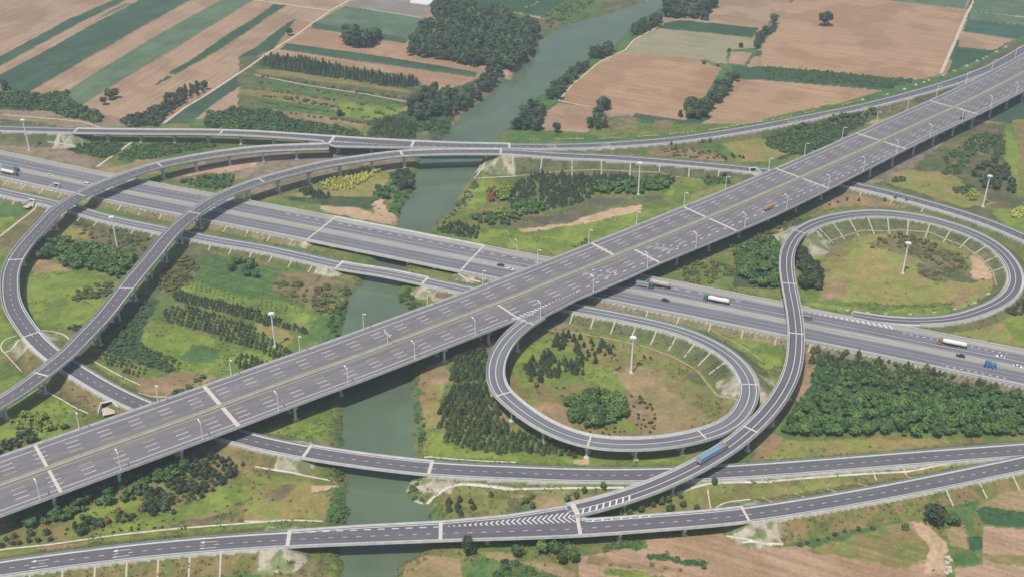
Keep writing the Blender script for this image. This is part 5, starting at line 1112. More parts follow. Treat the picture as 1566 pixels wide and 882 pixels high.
# ------------------------------------------------------------------ vehicles
def wheel(parent, x, y, r=.33, wd=.24):
    mb = MB(); mb.tube((x, y - wd / 2, r), (x, y + wd / 2, r), r, r, 12); o = mb.build('wheel', M['tyre'], parent)
    mb = MB(); mb.tube((x, y - wd / 2 - .01, r), (x, y + wd / 2 + .01, r), r * .55, r * .55, 10); mb.build('rim', M['steel'], o)
def car(pos, rz, paintname, rgb, label, van=False):
    r = tag(empty('car', pos, rz), label, 'car', 'cars on the carriageways'); c = paint(paintname, rgb, .3)
    L, W = (4.9, 1.85) if van else (4.6, 1.8)
    if van: lo = [(-2.4, .35), (2.4, .35), (2.45, .85), (2.1, 1.05), (-2.42, 1.05)]; top = [(-2.36, 1.05), (2.1, 1.05), (1.35, 1.9), (-2.3, 1.9)]
    else: lo = [(-2.28, .32), (2.3, .32), (2.3, .72), (2.05, .86), (.95, .95), (-1.65, .98), (-2.3, .92)]; top = [(-1.7, .97), (1.0, .95), (.25, 1.46), (-1.05, 1.48)]
    mb = MB(); V = []; n = len(lo); mb.prism([(a, b) for a, b in lo], -W / 2, W / 2); mb.V[-1] = mb.V[-1][:, [1, 0, 2]]; mb.F = [f[::-1] for f in mb.F]
    mb.build('body', c, r)
    mb = MB(); n = len(top); k = .86
    V = [(a, -W / 2 * .96 * (1 if i < 2 else k), b) for i, (a, b) in enumerate(top)] + [(a, W / 2 * .96 * (1 if i < 2 else k), b) for i, (a, b) in enumerate(top)]
    mb.add(V, [(0, 1, 2, 3), (4, 7, 6, 5), (1, 5, 6, 2), (0, 3, 7, 4), (0, 4, 5, 1)]); mb.build('windows', M['glass'], r)
    mb = MB(); a2, b2 = top[2]; a3, b3 = top[3]; mb.add([(a2, -W / 2 * .83, b2 + .005), (a2, W / 2 * .83, b2 + .005), (a3, W / 2 * .83, b3 + .005), (a3, -W / 2 * .83, b3 + .005), (a2 - .1, -W / 2 * .78, b2 + .06), (a2 - .1, W / 2 * .78, b2 + .06), (a3 + .1, W / 2 * .78, b3 + .06), (a3 + .1, -W / 2 * .78, b3 + .06)],
                     [(4, 5, 6, 7), (0, 1, 5, 4), (1, 2, 6, 5), (2, 3, 7, 6), (3, 0, 4, 7)]); mb.build('roof', c, r)
    for sx in (-1.42, 1.42):
        for sy in (-.8, .8): wheel(r, sx, sy)
    for sy in (-.6, .6): mb = MB(); mb.box((2.3, sy, .66), (.08, .36, .16)); mb.build('headlight', M['lamp_glass'], r)
    return r
def lorry(pos, rz, cabrgb, cabname, load, loadname, loadrgb, label, length=12.5):
    r = tag(empty('lorry', pos, rz), label, 'lorry', 'lorries on the carriageways'); c = paint(cabname, cabrgb, .35); lc = paint(loadname, loadrgb, .45)
    x0 = length / 2 + .4
    mb = MB(); mb.prism([(x0, .6), (x0 + 2.25, .6), (x0 + 2.3, 1.7), (x0 + 2.05, 2.75), (x0 + 1.6, 2.95), (x0, 3.0)], -1.22, 1.22); mb.V[-1] = mb.V[-1][:, [1, 0, 2]]; mb.F = [f[::-1] for f in mb.F]; cab = mb.build('cab', c, r)
    mb = MB(); mb.add([(x0 + 2.31, -1.08, 1.72), (x0 + 2.31, 1.08, 1.72), (x0 + 2.08, 1.0, 2.66), (x0 + 2.08, -1.0, 2.66)], [(0, 1, 2, 3)]); mb.build('windscreen', M['glass'], cab)
    mb = MB(); mb.box((x0 + 1.3, 1.225, 2.1), (1.0, .03, .8)); mb.box((x0 + 1.3, -1.225, 2.1), (1.0, .03, .8)); mb.build('side_window', M['glass'], cab)
    if load != 'tipper': mb = MB(); mb.prism([(x0 + .1, 3.0), (x0 + 1.5, 2.96), (x0 + .9, 3.55), (x0 + .1, 3.7)], -1.0, 1.0); mb.V[-1] = mb.V[-1][:, [1, 0, 2]]; mb.F = [f[::-1] for f in mb.F]; mb.build('wind_deflector', c, cab)
    mb = MB(); mb.box((.6, 0, .85), (length + 2.0, 1.1, .3)); mb.build('chassis', M['dark'], r)
    if load == 'tank':
        mb = MB(); n = 18; xs = [-length / 2, -length / 2 + .35, length / 2 - .35, length / 2]; rad = [1.0, 1.24, 1.24, 1.0]; V = []; 
        for xx, rr in zip(xs, rad):
            for k in range(n): a = 2 * math.pi * k / n; V.append((xx, rr * math.cos(a) * 1.02, 2.35 + rr * math.sin(a)))
        Fc = [(j * n + k, (j + 1) * n + k, (j + 1) * n + (k + 1) % n, j * n + (k + 1) % n) for j in range(3) for k in range(n)] + [tuple(range(n)), tuple(range(3 * n, 4 * n))[::-1]]
        mb.add(V, Fc); tk = mb.build('tank', lc, r, smooth=True)
        mb = MB(); [mb.tube((xx, 0, 3.5), (xx, 0, 3.72), .3, .3, 10) for xx in (-3.2, 0, 3.2)]; mb.box((0, 0, 3.62), (length * .8, .5, .06)); mb.build('hatch', M['steel'], tk)
        mb = MB(); [mb.box((xx, s_ * 1.15, 1.3), (length * .3, .12, .5)) for xx in (-length * .3, length * .1) for s_ in (-1, 1)]; mb.build('side_guard', M['dark'], r)
    elif load == 'tarp':
        mb = MB(); mb.box((0, 0, 1.95), (length, 2.5, 1.7)); mb.build('side_board', paint('board_grey', (178, 180, 186), .6), r)
        mb = MB(); mb.prism([(-1.3, 2.55), (1.3, 2.55), (1.28, 3.2), (.9, 3.5), (0, 3.62), (-.9, 3.5), (-1.28, 3.2)], -length / 2 + .1, length / 2 - .05); mb.build('tarpaulin', lc, r)
    elif load == 'box':
        mb = MB(); mb.box((0, 0, 2.4), (length, 2.5, 2.6)); bx = mb.build('box_body', lc, r); mb = MB(); mb.box((-length / 2 - .02, 0, 2.4), (.05, 2.3, 2.4)); mb.build('rear_door', M['dark'], bx)
    else:
        mb = MB(); mb.box((0, 0, 1.9), (length, 2.4, 1.6), taper=.97); bx = mb.build('tipper_body', lc, r); mb = MB(); mb.add([(-length / 2 + .2, -1.05, 2.72), (length / 2 - .2, -1.05, 2.72), (length / 2 - .2, 1.05, 2.72), (-length / 2 + .2, 1.05, 2.72), (0, 0, 3.1)], [(0, 1, 4), (1, 2, 4), (2, 3, 4), (3, 0, 4)]); mb.build('load', paint('sand_load', (170, 140, 110), .9), bx)
    axles = [x0 + 1.4, x0 - .9] + ([-length / 2 + 1., -length / 2 + 2.3, -length / 2 + 3.6] if length > 9 else [-length / 2 + 1.2])
    for ax in axles:
        for sy in (-1.0, 1.0): wheel(r, ax, sy, .5, .36)
    for sy in (-.85, .85): mb = MB(); mb.box((x0 + 2.3, sy, .95), (.08, .4, .2)); mb.build('headlight', M['lamp_glass'], cab)
    return r
def on(rn, px, flip=0, dz=.02, z=1.2):
    """position and heading on a carriageway; px is the picture position of the vehicle's middle, z its height there"""
    r = ROADS[rn]; q = r.S(*px); i = int(np.argmin(abs(r.s - q))); p = at(px, r.z[i] + z)[0]
    return (p[0], p[1], float(r.z[i]) + dz), math.atan2(r.ty[i], r.tx[i]) + (math.pi if flip else 0)
WHT, BLU = (236, 236, 234), (96, 140, 186)
car(*on('B', (77.3, 268), z=.7), 'car_white', WHT, 'white car on the expressway right behind the parallel pair of lorries', )
car(*on('B', (133.5, 281.8), z=1.), 'car_white', WHT, 'white van on the expressway just left of the hooked flyover', True)
car(*on('B', (780, 411.5), z=.7), 'car_white', WHT, 'white car on the expressway about to pass beneath the wide viaduct')
car(*on('B', (765.5, 405.2), 1, z=.7), 'car_dark', (60, 58, 62), 'dark car on the expressway beside the white one, behind the wide viaduct')
car(*on('B', (1017.5, 458.5), z=.7), 'car_dark', (60, 58, 62), 'dark car on the expressway just past the wide viaduct, before the green lorry')
car(*on('B', (1469, 543.5), 1, z=.7), 'car_black', (38, 42, 46), 'black car on the expressway just ahead of the blue box lorry')
car(*on('B', (1530, 545), 1, z=.7), 'car_white', WHT, 'white car nearest the median on the expressway at the right, above the blue lorry')
car(*on('B', (1556.5, 560), z=.7), 'car_white', WHT, 'white car on the near carriageway at the right edge of the expressway')
car(*on('B', (1236, 485.5), z=.9), 'car_silver', (150, 156, 150), 'silver car coming out from under the S shaped flyover', True)
car(*on('A', (1471.5, 181), z=.7), 'car_black', (38, 42, 46), 'black car on the near lanes of the wide viaduct')
lorry(*on('B', (1099, 458.5), 1, z=1.9), (62, 128, 106), 'cab_green', 'tank', 'tank_white', (232, 226, 218), 'tanker lorry with a green cab and a white tank on the expressway')
lorry(*on('B', (1460, 524.5), 1, z=1.9), (176, 132, 84), 'cab_tan', 'tank', 'tank_pale', (226, 232, 230), 'tanker lorry with a tan cab and pale green-white tank on the expressway at the right')
lorry(*on('B', (12, 263), 0, z=1.9), (150, 118, 84), 'cab_brown', 'tank', 'tank_white', (232, 226, 218), 'tanker lorry with a brown cab and white tank at the left end of the expressway')
lorry(*on('B', (14, 256.5), 0, z=1.9), (84, 128, 176), 'cab_blue', 'tarp', 'tarp_dark', (120, 140, 150), 'grey covered lorry with a blue cab, overtaking the white tanker at the left')
lorry(*on('B', (1009, 434.5), 1, z=1.9), (120, 128, 128), 'cab_grey', 'tank', 'tank_brown', (170, 156, 146), 'brownish tanker lorry half out of the shade of the wide viaduct')
lorry(*on('B', (983, 434.5), 0, z=1.7), (70, 104, 128), 'cab_steel', 'tarp', 'tarp_grey', (120, 132, 140), 'grey covered lorry in the shade beneath the wide viaduct', 8.)
lorry(*on('B', (1511.5, 556.5), 0, z=1.9), BLU, 'cab_sky', 'box', 'box_blue', (80, 128, 170), 'short blue box lorry on the near carriageway of the expressway', 3.4)
lorry(*on('S', (1087, 692.5), 1, z=2.4), (196, 152, 104), 'cab_orange', 'tarp', 'tarp_blue', (124, 154, 184), 'long lorry with a tan cab and light blue tarpaulin on the S shaped flyover', 16.5)
lorry(*on('A', (1173.5, 318), 0, z=1.6), (206, 150, 96), 'cab_sand', 'tipper', 'tipper_rust', (196, 156, 116), 'small orange tipper lorry on the near lanes of the wide viaduct', 4.6)

# ------------------------------------------------------------------ trees and shrubs
LEAF = {'conifer': leafmat('leaf_conifer', (.066, .104, .05), .42, .4), 'shrub': leafmat('leaf_shrub', (.058, .092, .05), .3, .25), 'broad': leafmat('leaf_broad', (.074, .152, .054), .42, .45), 'poplar': leafmat('leaf_poplar', (.056, .100, .058), .4, .4),
        'yellow': leafmat('leaf_yellow', (.48, .48, .13), .2, .08), 'lime': leafmat('leaf_lime', (.17, .24, .065), .3, .3), 'rust': leafmat('leaf_rust', (.20, .12, .07), .25, .3), 'dark': leafmat('leaf_dark', (.054, .086, .046), .4, .35), 'weed': leafmat('leaf_weed', (.115, .15, .068), .4, .5), 'hedge': leafmat('leaf_hedge', (.072, .140, .054), .32, .3)}
def quads(c, nrm, size, g, jit=.5):
    """leaf clump faces: centres c, outward normals nrm"""
    n = len(c); d = nrm + g.normal(0, jit, (n, 3)); d /= np.linalg.norm(d, axis=1)[:, None] + 1e-9
    u = np.cross(d, g.normal(0, 1, (n, 3))); u /= np.linalg.norm(u, axis=1)[:, None] + 1e-9; v = np.cross(d, u)
    s = size * g.uniform(.6, 1.35, (n, 1)); a = g.uniform(.6, 1., (n, 1))
    V = np.stack([c - u * s - v * s * a * .6, c + u * s * .8 - v * s * a, c + u * s + v * s * a * .7, c - u * s * .7 + v * s * a], 1).reshape(-1, 3)
    return V
def core(profile, n=9, g=None):
    """lumpy inner body: profile rows (z, r)"""
    k = len(profile); an = np.arange(n) * 2 * math.pi / n
    V = np.vstack([np.stack([r * np.cos(an) * g.uniform(.75, 1.15, n), r * np.sin(an) * g.uniform(.75, 1.15, n), np.full(n, z)], 1) for z, r in profile])
    Fc = [(i * n + j, i * n + (j + 1) % n, (i + 1) * n + (j + 1) % n, (i + 1) * n + j) for i in range(k - 1) for j in range(n)]
    return V, np.array(Fc)
def crown_mesh(kind, seed, leaf, lite=False):
    g = np.random.default_rng(seed)
    if kind == 'conifer':                                             # unit: height 1
        n = 46 if lite else 110; z = .08 + .92 * (1 - np.sqrt(g.uniform(0, 1, n))); r = .36 * (1 - z) ** .8 * g.uniform(.75, 1.15, n) + .015; a = g.uniform(0, 2 * math.pi, n)
        c = np.stack([r * np.cos(a), r * np.sin(a), z], 1); nr = np.stack([np.cos(a), np.sin(a), np.full(n, .55)], 1)
        V = quads(c, nr, .075 if not lite else .11, g, .45); cv, cf = core([(.03, .14), (.1, .27), (.4, .18), (.75, .075), (.97, .01)], 7, g)
    else:
        if kind == 'round': nb, R0, zc, zr, spread = (7, .34, .46, .40, .22)
        elif kind == 'poplar': nb, R0, zc, zr, spread = (13, .14, .58, .36, .16)
        elif kind == 'flat': nb, R0, zc, zr, spread = (8, .3, .34, .26, .3)
        else: nb, R0, zc, zr, spread = (13, .22, .62, .24, .30)
        bl = []
        for _ in range(nb):
            d = g.normal(0, 1, 3); d /= np.linalg.norm(d); d *= g.uniform(.35, 1.) ** .5
            taper = 1. if kind != 'poplar' else 1 - .35 * max(0, d[2])
            bl.append((d[0] * spread * taper, d[1] * spread * taper, zc + d[2] * zr, R0 * g.uniform(.65, 1.15) * taper))
        per = int({'round': 15, 'poplar': 24, 'flat': 14, 'broad': 26}[kind] * (.5 if lite else 1)); cs = []; ns = []
        for bx, by, bz, br in bl:
            d = g.normal(0, 1, (per, 3)); d[:, 2] = np.abs(d[:, 2]) * np.where(g.uniform(0, 1, per) < .72, 1, -1); d /= np.linalg.norm(d, axis=1)[:, None]
            cs.append(np.array([bx, by, bz]) + d * br * g.uniform(.7, 1.08, (per, 1))); ns.append(d)
        c = np.vstack(cs); nr = np.vstack(ns); m = c[:, 2] > .02; c, nr = c[m], nr[m]
        V = quads(c, nr, {'round': .105, 'poplar': .045, 'flat': .11, 'broad': .07}[kind] * (1.4 if lite else 1), g, .4)
        pr = {'round': [(.0, .2), (.2, .36), (.5, .40), (.75, .24), (.86, .04)], 'flat': [(.0, .3), (.2, .45), (.42, .36), (.58, .08)], 'poplar': [(.24, .05), (.34, .15), (.55, .19), (.8, .12), (.93, .02)], 'broad': [(.34, .06), (.44, .26), (.62, .34), (.8, .22), (.9, .03)]}[kind]
        cv, cf = core(pr, 8, g)
        cv = cv * np.array([.82, .82, 1])
    nq = len(V) // 4
    return np.vstack([cv, V]), np.vstack([cf, np.arange(nq * 4).reshape(-1, 4) + len(cv)])
def trunk_mesh(kind, seed):
    g = np.random.default_rng(seed); mb = MB(); top = .5 if kind == 'broad' else .62
    mb.tube((0, 0, -.02), (0, 0, top), .022, .009, 6)
    for k in range(4): a = g.uniform(0, 6.28); mb.tube((0, 0, top * .62 + .05 * k), (.17 * math.cos(a), .17 * math.sin(a), top + .06 * k), .009, .004, 5)
    return np.vstack(mb.V), mb.F
FULL = {}                                                              # kind, leaf -> variants
def variants(kind, leaf):
    if (kind, leaf) not in FULL:
        vs = []
        for k in range(4):
            V, Fc = crown_mesh(kind, 100 + k * 7 + len(FULL) * 31, leaf)
            if kind in ('broad', 'poplar'): cm = mesh_from('crown', V, Fc, LEAF[leaf]); tm = mesh_from('trunk', *trunk_mesh(kind, k), M['trunk']); vs.append((cm, tm))
            else:
                mb = MB(); mb.tube((0, 0, -.03), (0, 0, .35), .03, .02, 5); tv, tf = np.vstack(mb.V), mb.F
                me = mesh_from(kind + '_plant', np.vstack([V, tv]), [tuple(f) for f in Fc.tolist()] + [tuple(i + len(V) for i in f) for f in tf], [LEAF[leaf], M['trunk']], None, [0] * len(Fc) + [1] * len(tf)); vs.append((me, None))
        FULL[(kind, leaf)] = vs
    return FULL[(kind, leaf)]
PLANTS = []                                                            # (name, kind, leaf, x, y, height, width factor, label, group)
NAMEOF = {'conifer': 'conifer_tree', 'round': 'round_shrub', 'flat': 'low_bush', 'broad': 'leafy_tree', 'poplar': 'poplar_tree'}
CATOF = {'conifer_tree': 'conifer', 'round_shrub': 'shrub', 'low_bush': 'bush', 'leafy_tree': 'tree', 'poplar_tree': 'tree', 'yellow_shrub': 'shrub'}
def grove(kind, leaf, tile, out, gap, h, label, wid=1., deg=None, keep=1., name=None, jit=.35, gap2=None):
    poly = at(P(tile, *out), 0.)
    a = R(deg) if deg is not None else R(12.); ca, sa = math.cos(a), math.sin(a); Rm = np.array([[ca, sa], [-sa, ca]])
    q = poly @ Rm.T; lo, hi = q.min(0), q.max(0); g2 = gap2 or gap
    X, Y = np.meshgrid(np.arange(lo[0], hi[0] + gap, gap), np.arange(lo[1], hi[1] + g2, g2)); X = X + (np.arange(X.shape[0])[:, None] % 2) * gap * .5
    c = np.stack([X.ravel(), Y.ravel()], 1); c += rng.uniform(-1, 1, c.shape) * np.array([gap, g2]) * (jit if deg is None else .16)
    c = c @ Rm; c = c[inside(c, poly)]
    if keep < 1: c = c[rng.uniform(0, 1, len(c)) < keep]
    _, sd_, hz_, ex_, _, _, bz_ = ground_z(c, True) if len(c) else (0,) * 7
    if len(c): c = c[(sd_ > .4) & ~((hz_ > bz_) & (ex_ < 1.6))]
    for p in c: PLANTS.append((name or NAMEOF[kind], kind, leaf, p[0], p[1], h * rng.uniform(.6, 1.38), wid * rng.uniform(.85, 1.18), label, label))
def single(kind, leaf, pts, h, label, wid=1., name=None, group=None):
    for k, p in enumerate(pts):
        x, y = at(p)[0]; PLANTS.append((name or NAMEOF[kind], kind, leaf, x, y, h * (1 if len(pts) == 1 else rng.uniform(.8, 1.2)), wid, label, group or (label if len(pts) > 1 else None)))
DG, DR = -24., 75.
# conifers
grove('conifer', 'conifer', 'u1', (1040, 80, 1100, 62, 1566, 190, 1760, 270, 1860, 290, 1840, 320, 1700, 290, 1566, 258, 1200, 150, 1060, 130), 2.58, 2.82, 'small dark conifer in the thin double row left of the river', 1.05, DG, gap2=2.6)
grove('conifer', 'conifer', 'u1', (960, 190, 1030, 150, 1200, 170, 1566, 300, 1750, 430, 1720, 520, 1566, 430, 1300, 340, 1150, 290, 1000, 250), 3.25, 2.90, 'small dark conifer in the broad band of rows left of the river', 1.05, DG)
grove('conifer', 'conifer', 'u1', (1390, 470, 1480, 435, 1600, 480, 1690, 500, 1640, 530, 1500, 560, 1420, 520), 3.25, 2.98, 'small conifer in the group pressed against the far side of the viaduct', 1.05, DG)
grove('conifer', 'conifer', 'u1', (560, 440, 650, 410, 780, 480, 920, 555, 830, 570, 700, 530), 3.02, 2.15, 'little grey-green conifer in the strip by the ramp under the flyover', 1.1, DG)
grove('conifer', 'dark', 't6', (250, 300, 300, 270, 370, 310, 470, 325, 450, 350, 360, 345, 260, 320), 3.25, 3.31, 'dark conifer at the end of the yellow shrub belt', 1.1)
grove('conifer', 'shrub', 't7', (0, 445, -10, 310, 60, 250, 180, 205, 480, 215, 700, 215, 780, 240, 780, 280, 520, 300, 470, 345, 400, 385, 200, 420), 3.70, 4.23, 'conifer of the dark grove below the far ramp', 1.05, None, .93)
grove('conifer', 'dark', 'u3', (245, 350, 330, 330, 420, 340, 640, 380, 640, 440, 520, 490, 440, 470, 260, 400), 3.6, 4.5, 'tall dark conifer in the group nearest the slope inside the near loop', .95, None, .8)
grove('conifer', 'dark', 'u3', (50, 540, 110, 470, 190, 420, 300, 460, 460, 500, 440, 560, 300, 570, 240, 600, 100, 610), 3.6, 4.5, 'tall dark conifer in the group on the left lawn inside the near loop', .95, None, .8)
grove('conifer', 'conifer', 'u2', (1160, 600, 1175, 490, 1290, 440, 1420, 375, 1400, 420, 1385, 600), 3.02, 3.86, 'dark conifer in the dense block left of the near loop, closest to the viaduct', 1.05, DR)
grove('conifer', 'conifer', 'u2', (1100, 885, 1105, 740, 1190, 625, 1390, 612, 1405, 700, 1500, 840, 1540, 900), 3.02, 3.86, 'dark conifer in the rows left of the near loop', 1.05, DR, gap2=3.3)
grove('conifer', 'conifer', 'u6', (1065, 70, 1150, 40, 1521, 30, 1660, 90, 1900, 160, 1880, 195, 1600, 165, 1340, 160, 1170, 130), 3.02, 3.31, 'dark conifer in the block below the near loop', 1.05, DR)
grove('conifer', 'conifer', 'u4', (270, 400, 360, 400, 700, 460, 1100, 520, 1566, 640, 1566, 700, 1300, 650, 900, 640, 480, 640, 440, 560, 300, 600), 3.92, 4.60, 'conifer at the expressway edge of the big plantation on the right', .95, None, .7)
grove('round', 'dark', 'u5', (960, 330, 1130, 200, 1280, 180, 1430, 230, 1350, 310, 1240, 390, 1150, 450, 1040, 470), 3.3, 2.9, 'round dark shrub in the rows below the viaduct at the lower left', 1.1, 20)
grove('round', 'dark', 'u5', (830, 500, 850, 400, 930, 370, 1000, 420, 1030, 510, 900, 530), 2.7, 3.2, 'round dark shrub in the dense clump below the viaduct at the lower left', 1.15)
grove('round', 'dark', 'u5', (420, 640, 430, 590, 560, 540, 600, 590, 470, 640), 2.8, 3., 'round dark shrub in the small clump nearest the white path', 1.15)
grove('round', 'dark', 'u5', (660, 580, 680, 530, 740, 510, 790, 545, 720, 580), 2.7, 2.8, 'round dark shrub beside the two rusty bushes', 1.15)
single('round', 'dark', P('u5', 35, 670, 75, 690, 110, 688, 180, 637, 170, 676, 222, 672, 270, 632, 295, 666, 15, 705), 2.8, 'round dark shrub above the white path at the lower left corner', 1.1)
single('flat', 'dark', P('u5', 380, 632, 390, 606, 430, 600, 480, 628, 560, 632, 600, 610, 660, 622, 705, 612, 762, 595, 808, 580, 855, 578, 895, 596, 942, 592, 805, 604, 765, 610), 1.1, 'tiny dark shrub in the line above the white path', 1.2)
single('conifer', 'dark', P('u6', 1190, 440, 1180, 480, 1195, 520, 1255, 450, 1270, 485, 1375, 412, 1185, 500, 1128, 455, 1130, 495), 3.6, 'dark shrub-like conifer on the slope between the two nearest bridges, right of the river', 1.1)
grove('flat', 'lime', 'u1', (1090, 30, 1200, -20, 1400, -10, 1600, 40, 1800, 110, 1820, 190, 1700, 200, 1566, 175, 1300, 90), 3.4, 1.1, 'low yellow-green crop bush in the terraced rows left of the river', 1.25, DG, .85, gap2=2.5)
for k_ in range(6):
    f_ = k_ / 5; x_ = np.arange(0, 1, .028) + .01 * (k_ % 3)
    a_ = np.array([(30, 455), (30, 655)]); b_ = np.array([(930, 600), (690, 745)])
    p0_, p1_ = a_[0] + (a_[1] - a_[0]) * f_, b_[0] + (b_[1] - b_[0]) * f_; x_ = x_[rng.uniform(0, 1, len(x_)) < .62]
    single('flat', ['hedge', 'weed', 'broad'][k_ % 3], P('t2', *(p0_ + (p1_ - p0_) * x_[:, None] + rng.normal(0, 3, (len(x_), 2))).ravel()), 2.0, 'low bush in one of the narrow rows of the vegetable plots', 1.5)
# shrubs and leafy clumps
grove('broad', 'broad', 't5', (190, 670, 250, 620, 330, 590, 430, 600, 410, 660, 330, 700, 240, 715), 3.6, 4.6, 'dark leafy tree in the small grove on the hooked flyover side, left of the mast', 1.15)
grove('broad', 'broad', 't5', (350, 725, 420, 670, 520, 630, 640, 650, 680, 700, 790, 700, 800, 750, 700, 840, 610, 800, 520, 775, 400, 765), 3.7, 4.8, 'dark leafy tree in the grove beside the mast between the two flyovers', 1.15)
grove('flat', 'weed', 'u1', (430, 90, 480, 50, 560, 10, 680, 20, 660, 80, 560, 110, 450, 115), 3.2, 2.6, 'bush on the lawn between the two flyovers', 1.4, None, .8)
single('flat', 'dark', P('u1', 415, 285, 440, 290, 450, 275, 480, 275, 465, 295), 2.4, 'dark bush on the lawn where the two flyovers cross', 1.2)
grove('flat', 'hedge', 'u1', (590, 330, 720, 200, 860, 100, 920, 160, 850, 250, 820, 350, 950, 430, 1095, 492, 1030, 545, 860, 500, 700, 430), 3., 2.0, 'tall weedy bush in the dark green belt right of the straighter flyover', 1.4, None, .8)
grove('flat', 'weed', 't5', (900, 850, 1010, 740, 1120, 690, 1180, 760, 1130, 850, 960, 920), 3.2, 2.6, 'grey-green bush below the piers of the straighter flyover', 1.4, None, .85)
grove('flat', 'weed', 't5', (430, 470, 560, 490, 760, 540, 900, 600, 840, 690, 700, 680, 600, 600, 480, 580), 4., 2., 'scrubby bush on the bank beside the slip road between the flyovers', 1.4, None, .6)
grove('broad', 'hedge', 't5', (1370, 740, 1480, 730, 1566, 770, 1580, 820, 1460, 830, 1390, 790), 4.2, 4., 'leafy tree by the slip road chutes left of the river', 1.15, None, .8)
grove('flat', 'weed', 't6', (100, 850, 300, 860, 500, 860, 600, 900, 560, 1000, 400, 1060, 260, 960), 4.2, 2.6, 'olive bush in the scrub on the left river bank above the viaduct', 1.5, None, .7)
grove('flat', 'hedge', 'u2', (470, 130, 540, 40, 620, 20, 560, 110, 520, 260, 490, 330, 430, 320), 3.2, 2., 'bush along the left water edge just above the viaduct', 1.4, None, .8)
grove('flat', 'broad', 'u2', (850, 60, 930, 40, 960, 120, 1020, 150, 940, 175, 860, 120), 2.8, 2.0, 'green bush on the point of land before the slip road bridge', 1.5, None, .9)
grove('flat', 'hedge', 't5', (405, 60, 520, 20, 700, 15, 740, 40, 640, 110, 480, 85), 3.4, 2.6, 'bush in the thicket behind the expressway, left of the sloping track', 1.4)
grove('flat', 'broad', 't5', (700, 110, 800, 30, 1000, 20, 1240, 20, 1300, 40, 1100, 70, 900, 110, 760, 130), 3.4, 2.4, 'green bush in the thicket beneath the farthest ramp', 1.4)
grove('round', 'hedge', 't5', (1060, 250, 1130, 230, 1400, 205, 1400, 240, 1380, 280, 1290, 295, 1150, 275), 3.2, 2.6, 'little shrub of the planted patch beside the hooked flyover piers', 1.15)
grove('round', 'yellow', 't6', (365, 255, 440, 225, 560, 190, 640, 172, 760, 165, 770, 180, 700, 220, 600, 285, 540, 305, 400, 295), 3., 2.4, 'bright yellow-green shrub in the belt between the flyover and the expressway', 1.2, name='yellow_shrub')
grove('broad', 'dark', 't6', (835, 260, 850, 220, 900, 205, 940, 230, 930, 290, 860, 310), 3.4, 5., 'dark tree in the clump on the left bank above the expressway bridge', 1.2)
grove('broad', 'hedge', 't6', (700, 315, 740, 290, 800, 310, 790, 360, 740, 350), 3.8, 4., 'leafy tree on the bare bank near the expressway bridge', 1.2)
grove('flat', 'broad', 't6', (800, 200, 940, 180, 970, 240, 930, 330, 870, 430, 800, 440, 830, 330), 3.4, 1.8, 'green bush at the left water edge above the expressway', 1.5, None, .7)
grove('flat', 'broad', 't6', (1240, 330, 1310, 240, 1340, 250, 1300, 360, 1210, 440, 1130, 510, 1080, 540, 1170, 440), 3., 1.7, 'green bush at the right water edge above the expressway', 1.4, None, .8)
grove('conifer', 'dark', 't6', (1090, 545, 1130, 505, 1220, 490, 1340, 520, 1350, 590, 1240, 580), 3.14, 3.13, 'dark shrubby conifer in the clump on the right river corner by the expressway', 1.1)
grove('broad', 'lime', 't6', (1440, 340, 1450, 300, 1500, 285, 1540, 300, 1530, 350, 1480, 370), 3.6, 4.4, 'bright lime-green tree in the clump right of the river', 1.2)
grove('broad', 'lime', 't6', (1360, 440, 1420, 420, 1560, 400, 1620, 430, 1566, 470, 1420, 470), 3.8, 3.2, 'yellowish leafy tree in the low grove right of the river', 1.2)
grove('broad', 'hedge', 't6', (1260, 470, 1330, 440, 1500, 460, 1600, 470, 1590, 500, 1400, 510), 3.8, 3., 'green leafy tree in the low grove right of the river', 1.2)
grove('round', 'rust', 't6', (1380, 330, 1400, 280, 1440, 275, 1430, 360, 1390, 390), 3.4, 3., 'brownish shrub in the clump right of the river', 1.2)
grove('broad', 'broad', 't7', (500, 300, 560, 265, 760, 245, 900, 215, 975, 215, 960, 275, 860, 315, 700, 325, 540, 330), 3.9, 4.2, 'pale green tree on the right part of the grove below the far ramp', 1.2)
grove('broad', 'broad', 't7', (0, 440, 20, 370, 150, 365, 200, 400, 190, 430, 60, 460), 3.7, 3.6, 'green tree at the river end of the grove below the far ramp', 1.2)
grove('round', 'hedge', 't7', (1150, 260, 1170, 220, 1310, 225, 1310, 265, 1200, 275), 2.9, 2.6, 'shrub in the small block before the far box culvert', 1.15)
grove('flat', 'broad', 't7', (380, 640, 420, 600, 480, 595, 470, 630, 400, 655), 2.4, 1.6, 'bush on the lawn edge touching the viaduct', 1.3)
grove('flat', 'hedge', 't4', (0, 860, 100, 800, 300, 730, 480, 680, 680, 650, 740, 665, 640, 720, 420, 850, 250, 940, 100, 910), 3.6, 3., 'dense bush of the thicket between the farthest ramp and the viaduct', 1.4)
grove('flat', 'weed', 't7', (900, 60, 1060, 40, 1250, 70, 1300, 110, 1100, 110, 940, 90), 4.2, 1.8, 'dry bush on the verge between the two far ramps', 1.4, None, .7)
single('conifer', 'dark', P('t7', 1270, 105, 1290, 115, 1330, 95, 1340, 105, 1375, 100, 1395, 108, 1150, 25, 1195, 20, 965, 45, 990, 55), 3., 'small dark conifer on the verge between the two far ramps', 1.1)
grove('flat', 'weed', 't8', (-100, 560, 60, 480, 180, 470, 260, 450, 160, 560, 80, 610, -60, 640, -200, 640), 4., 2.6, 'bush in the brown scrub under the right part of the viaduct', 1.4, None, .7)
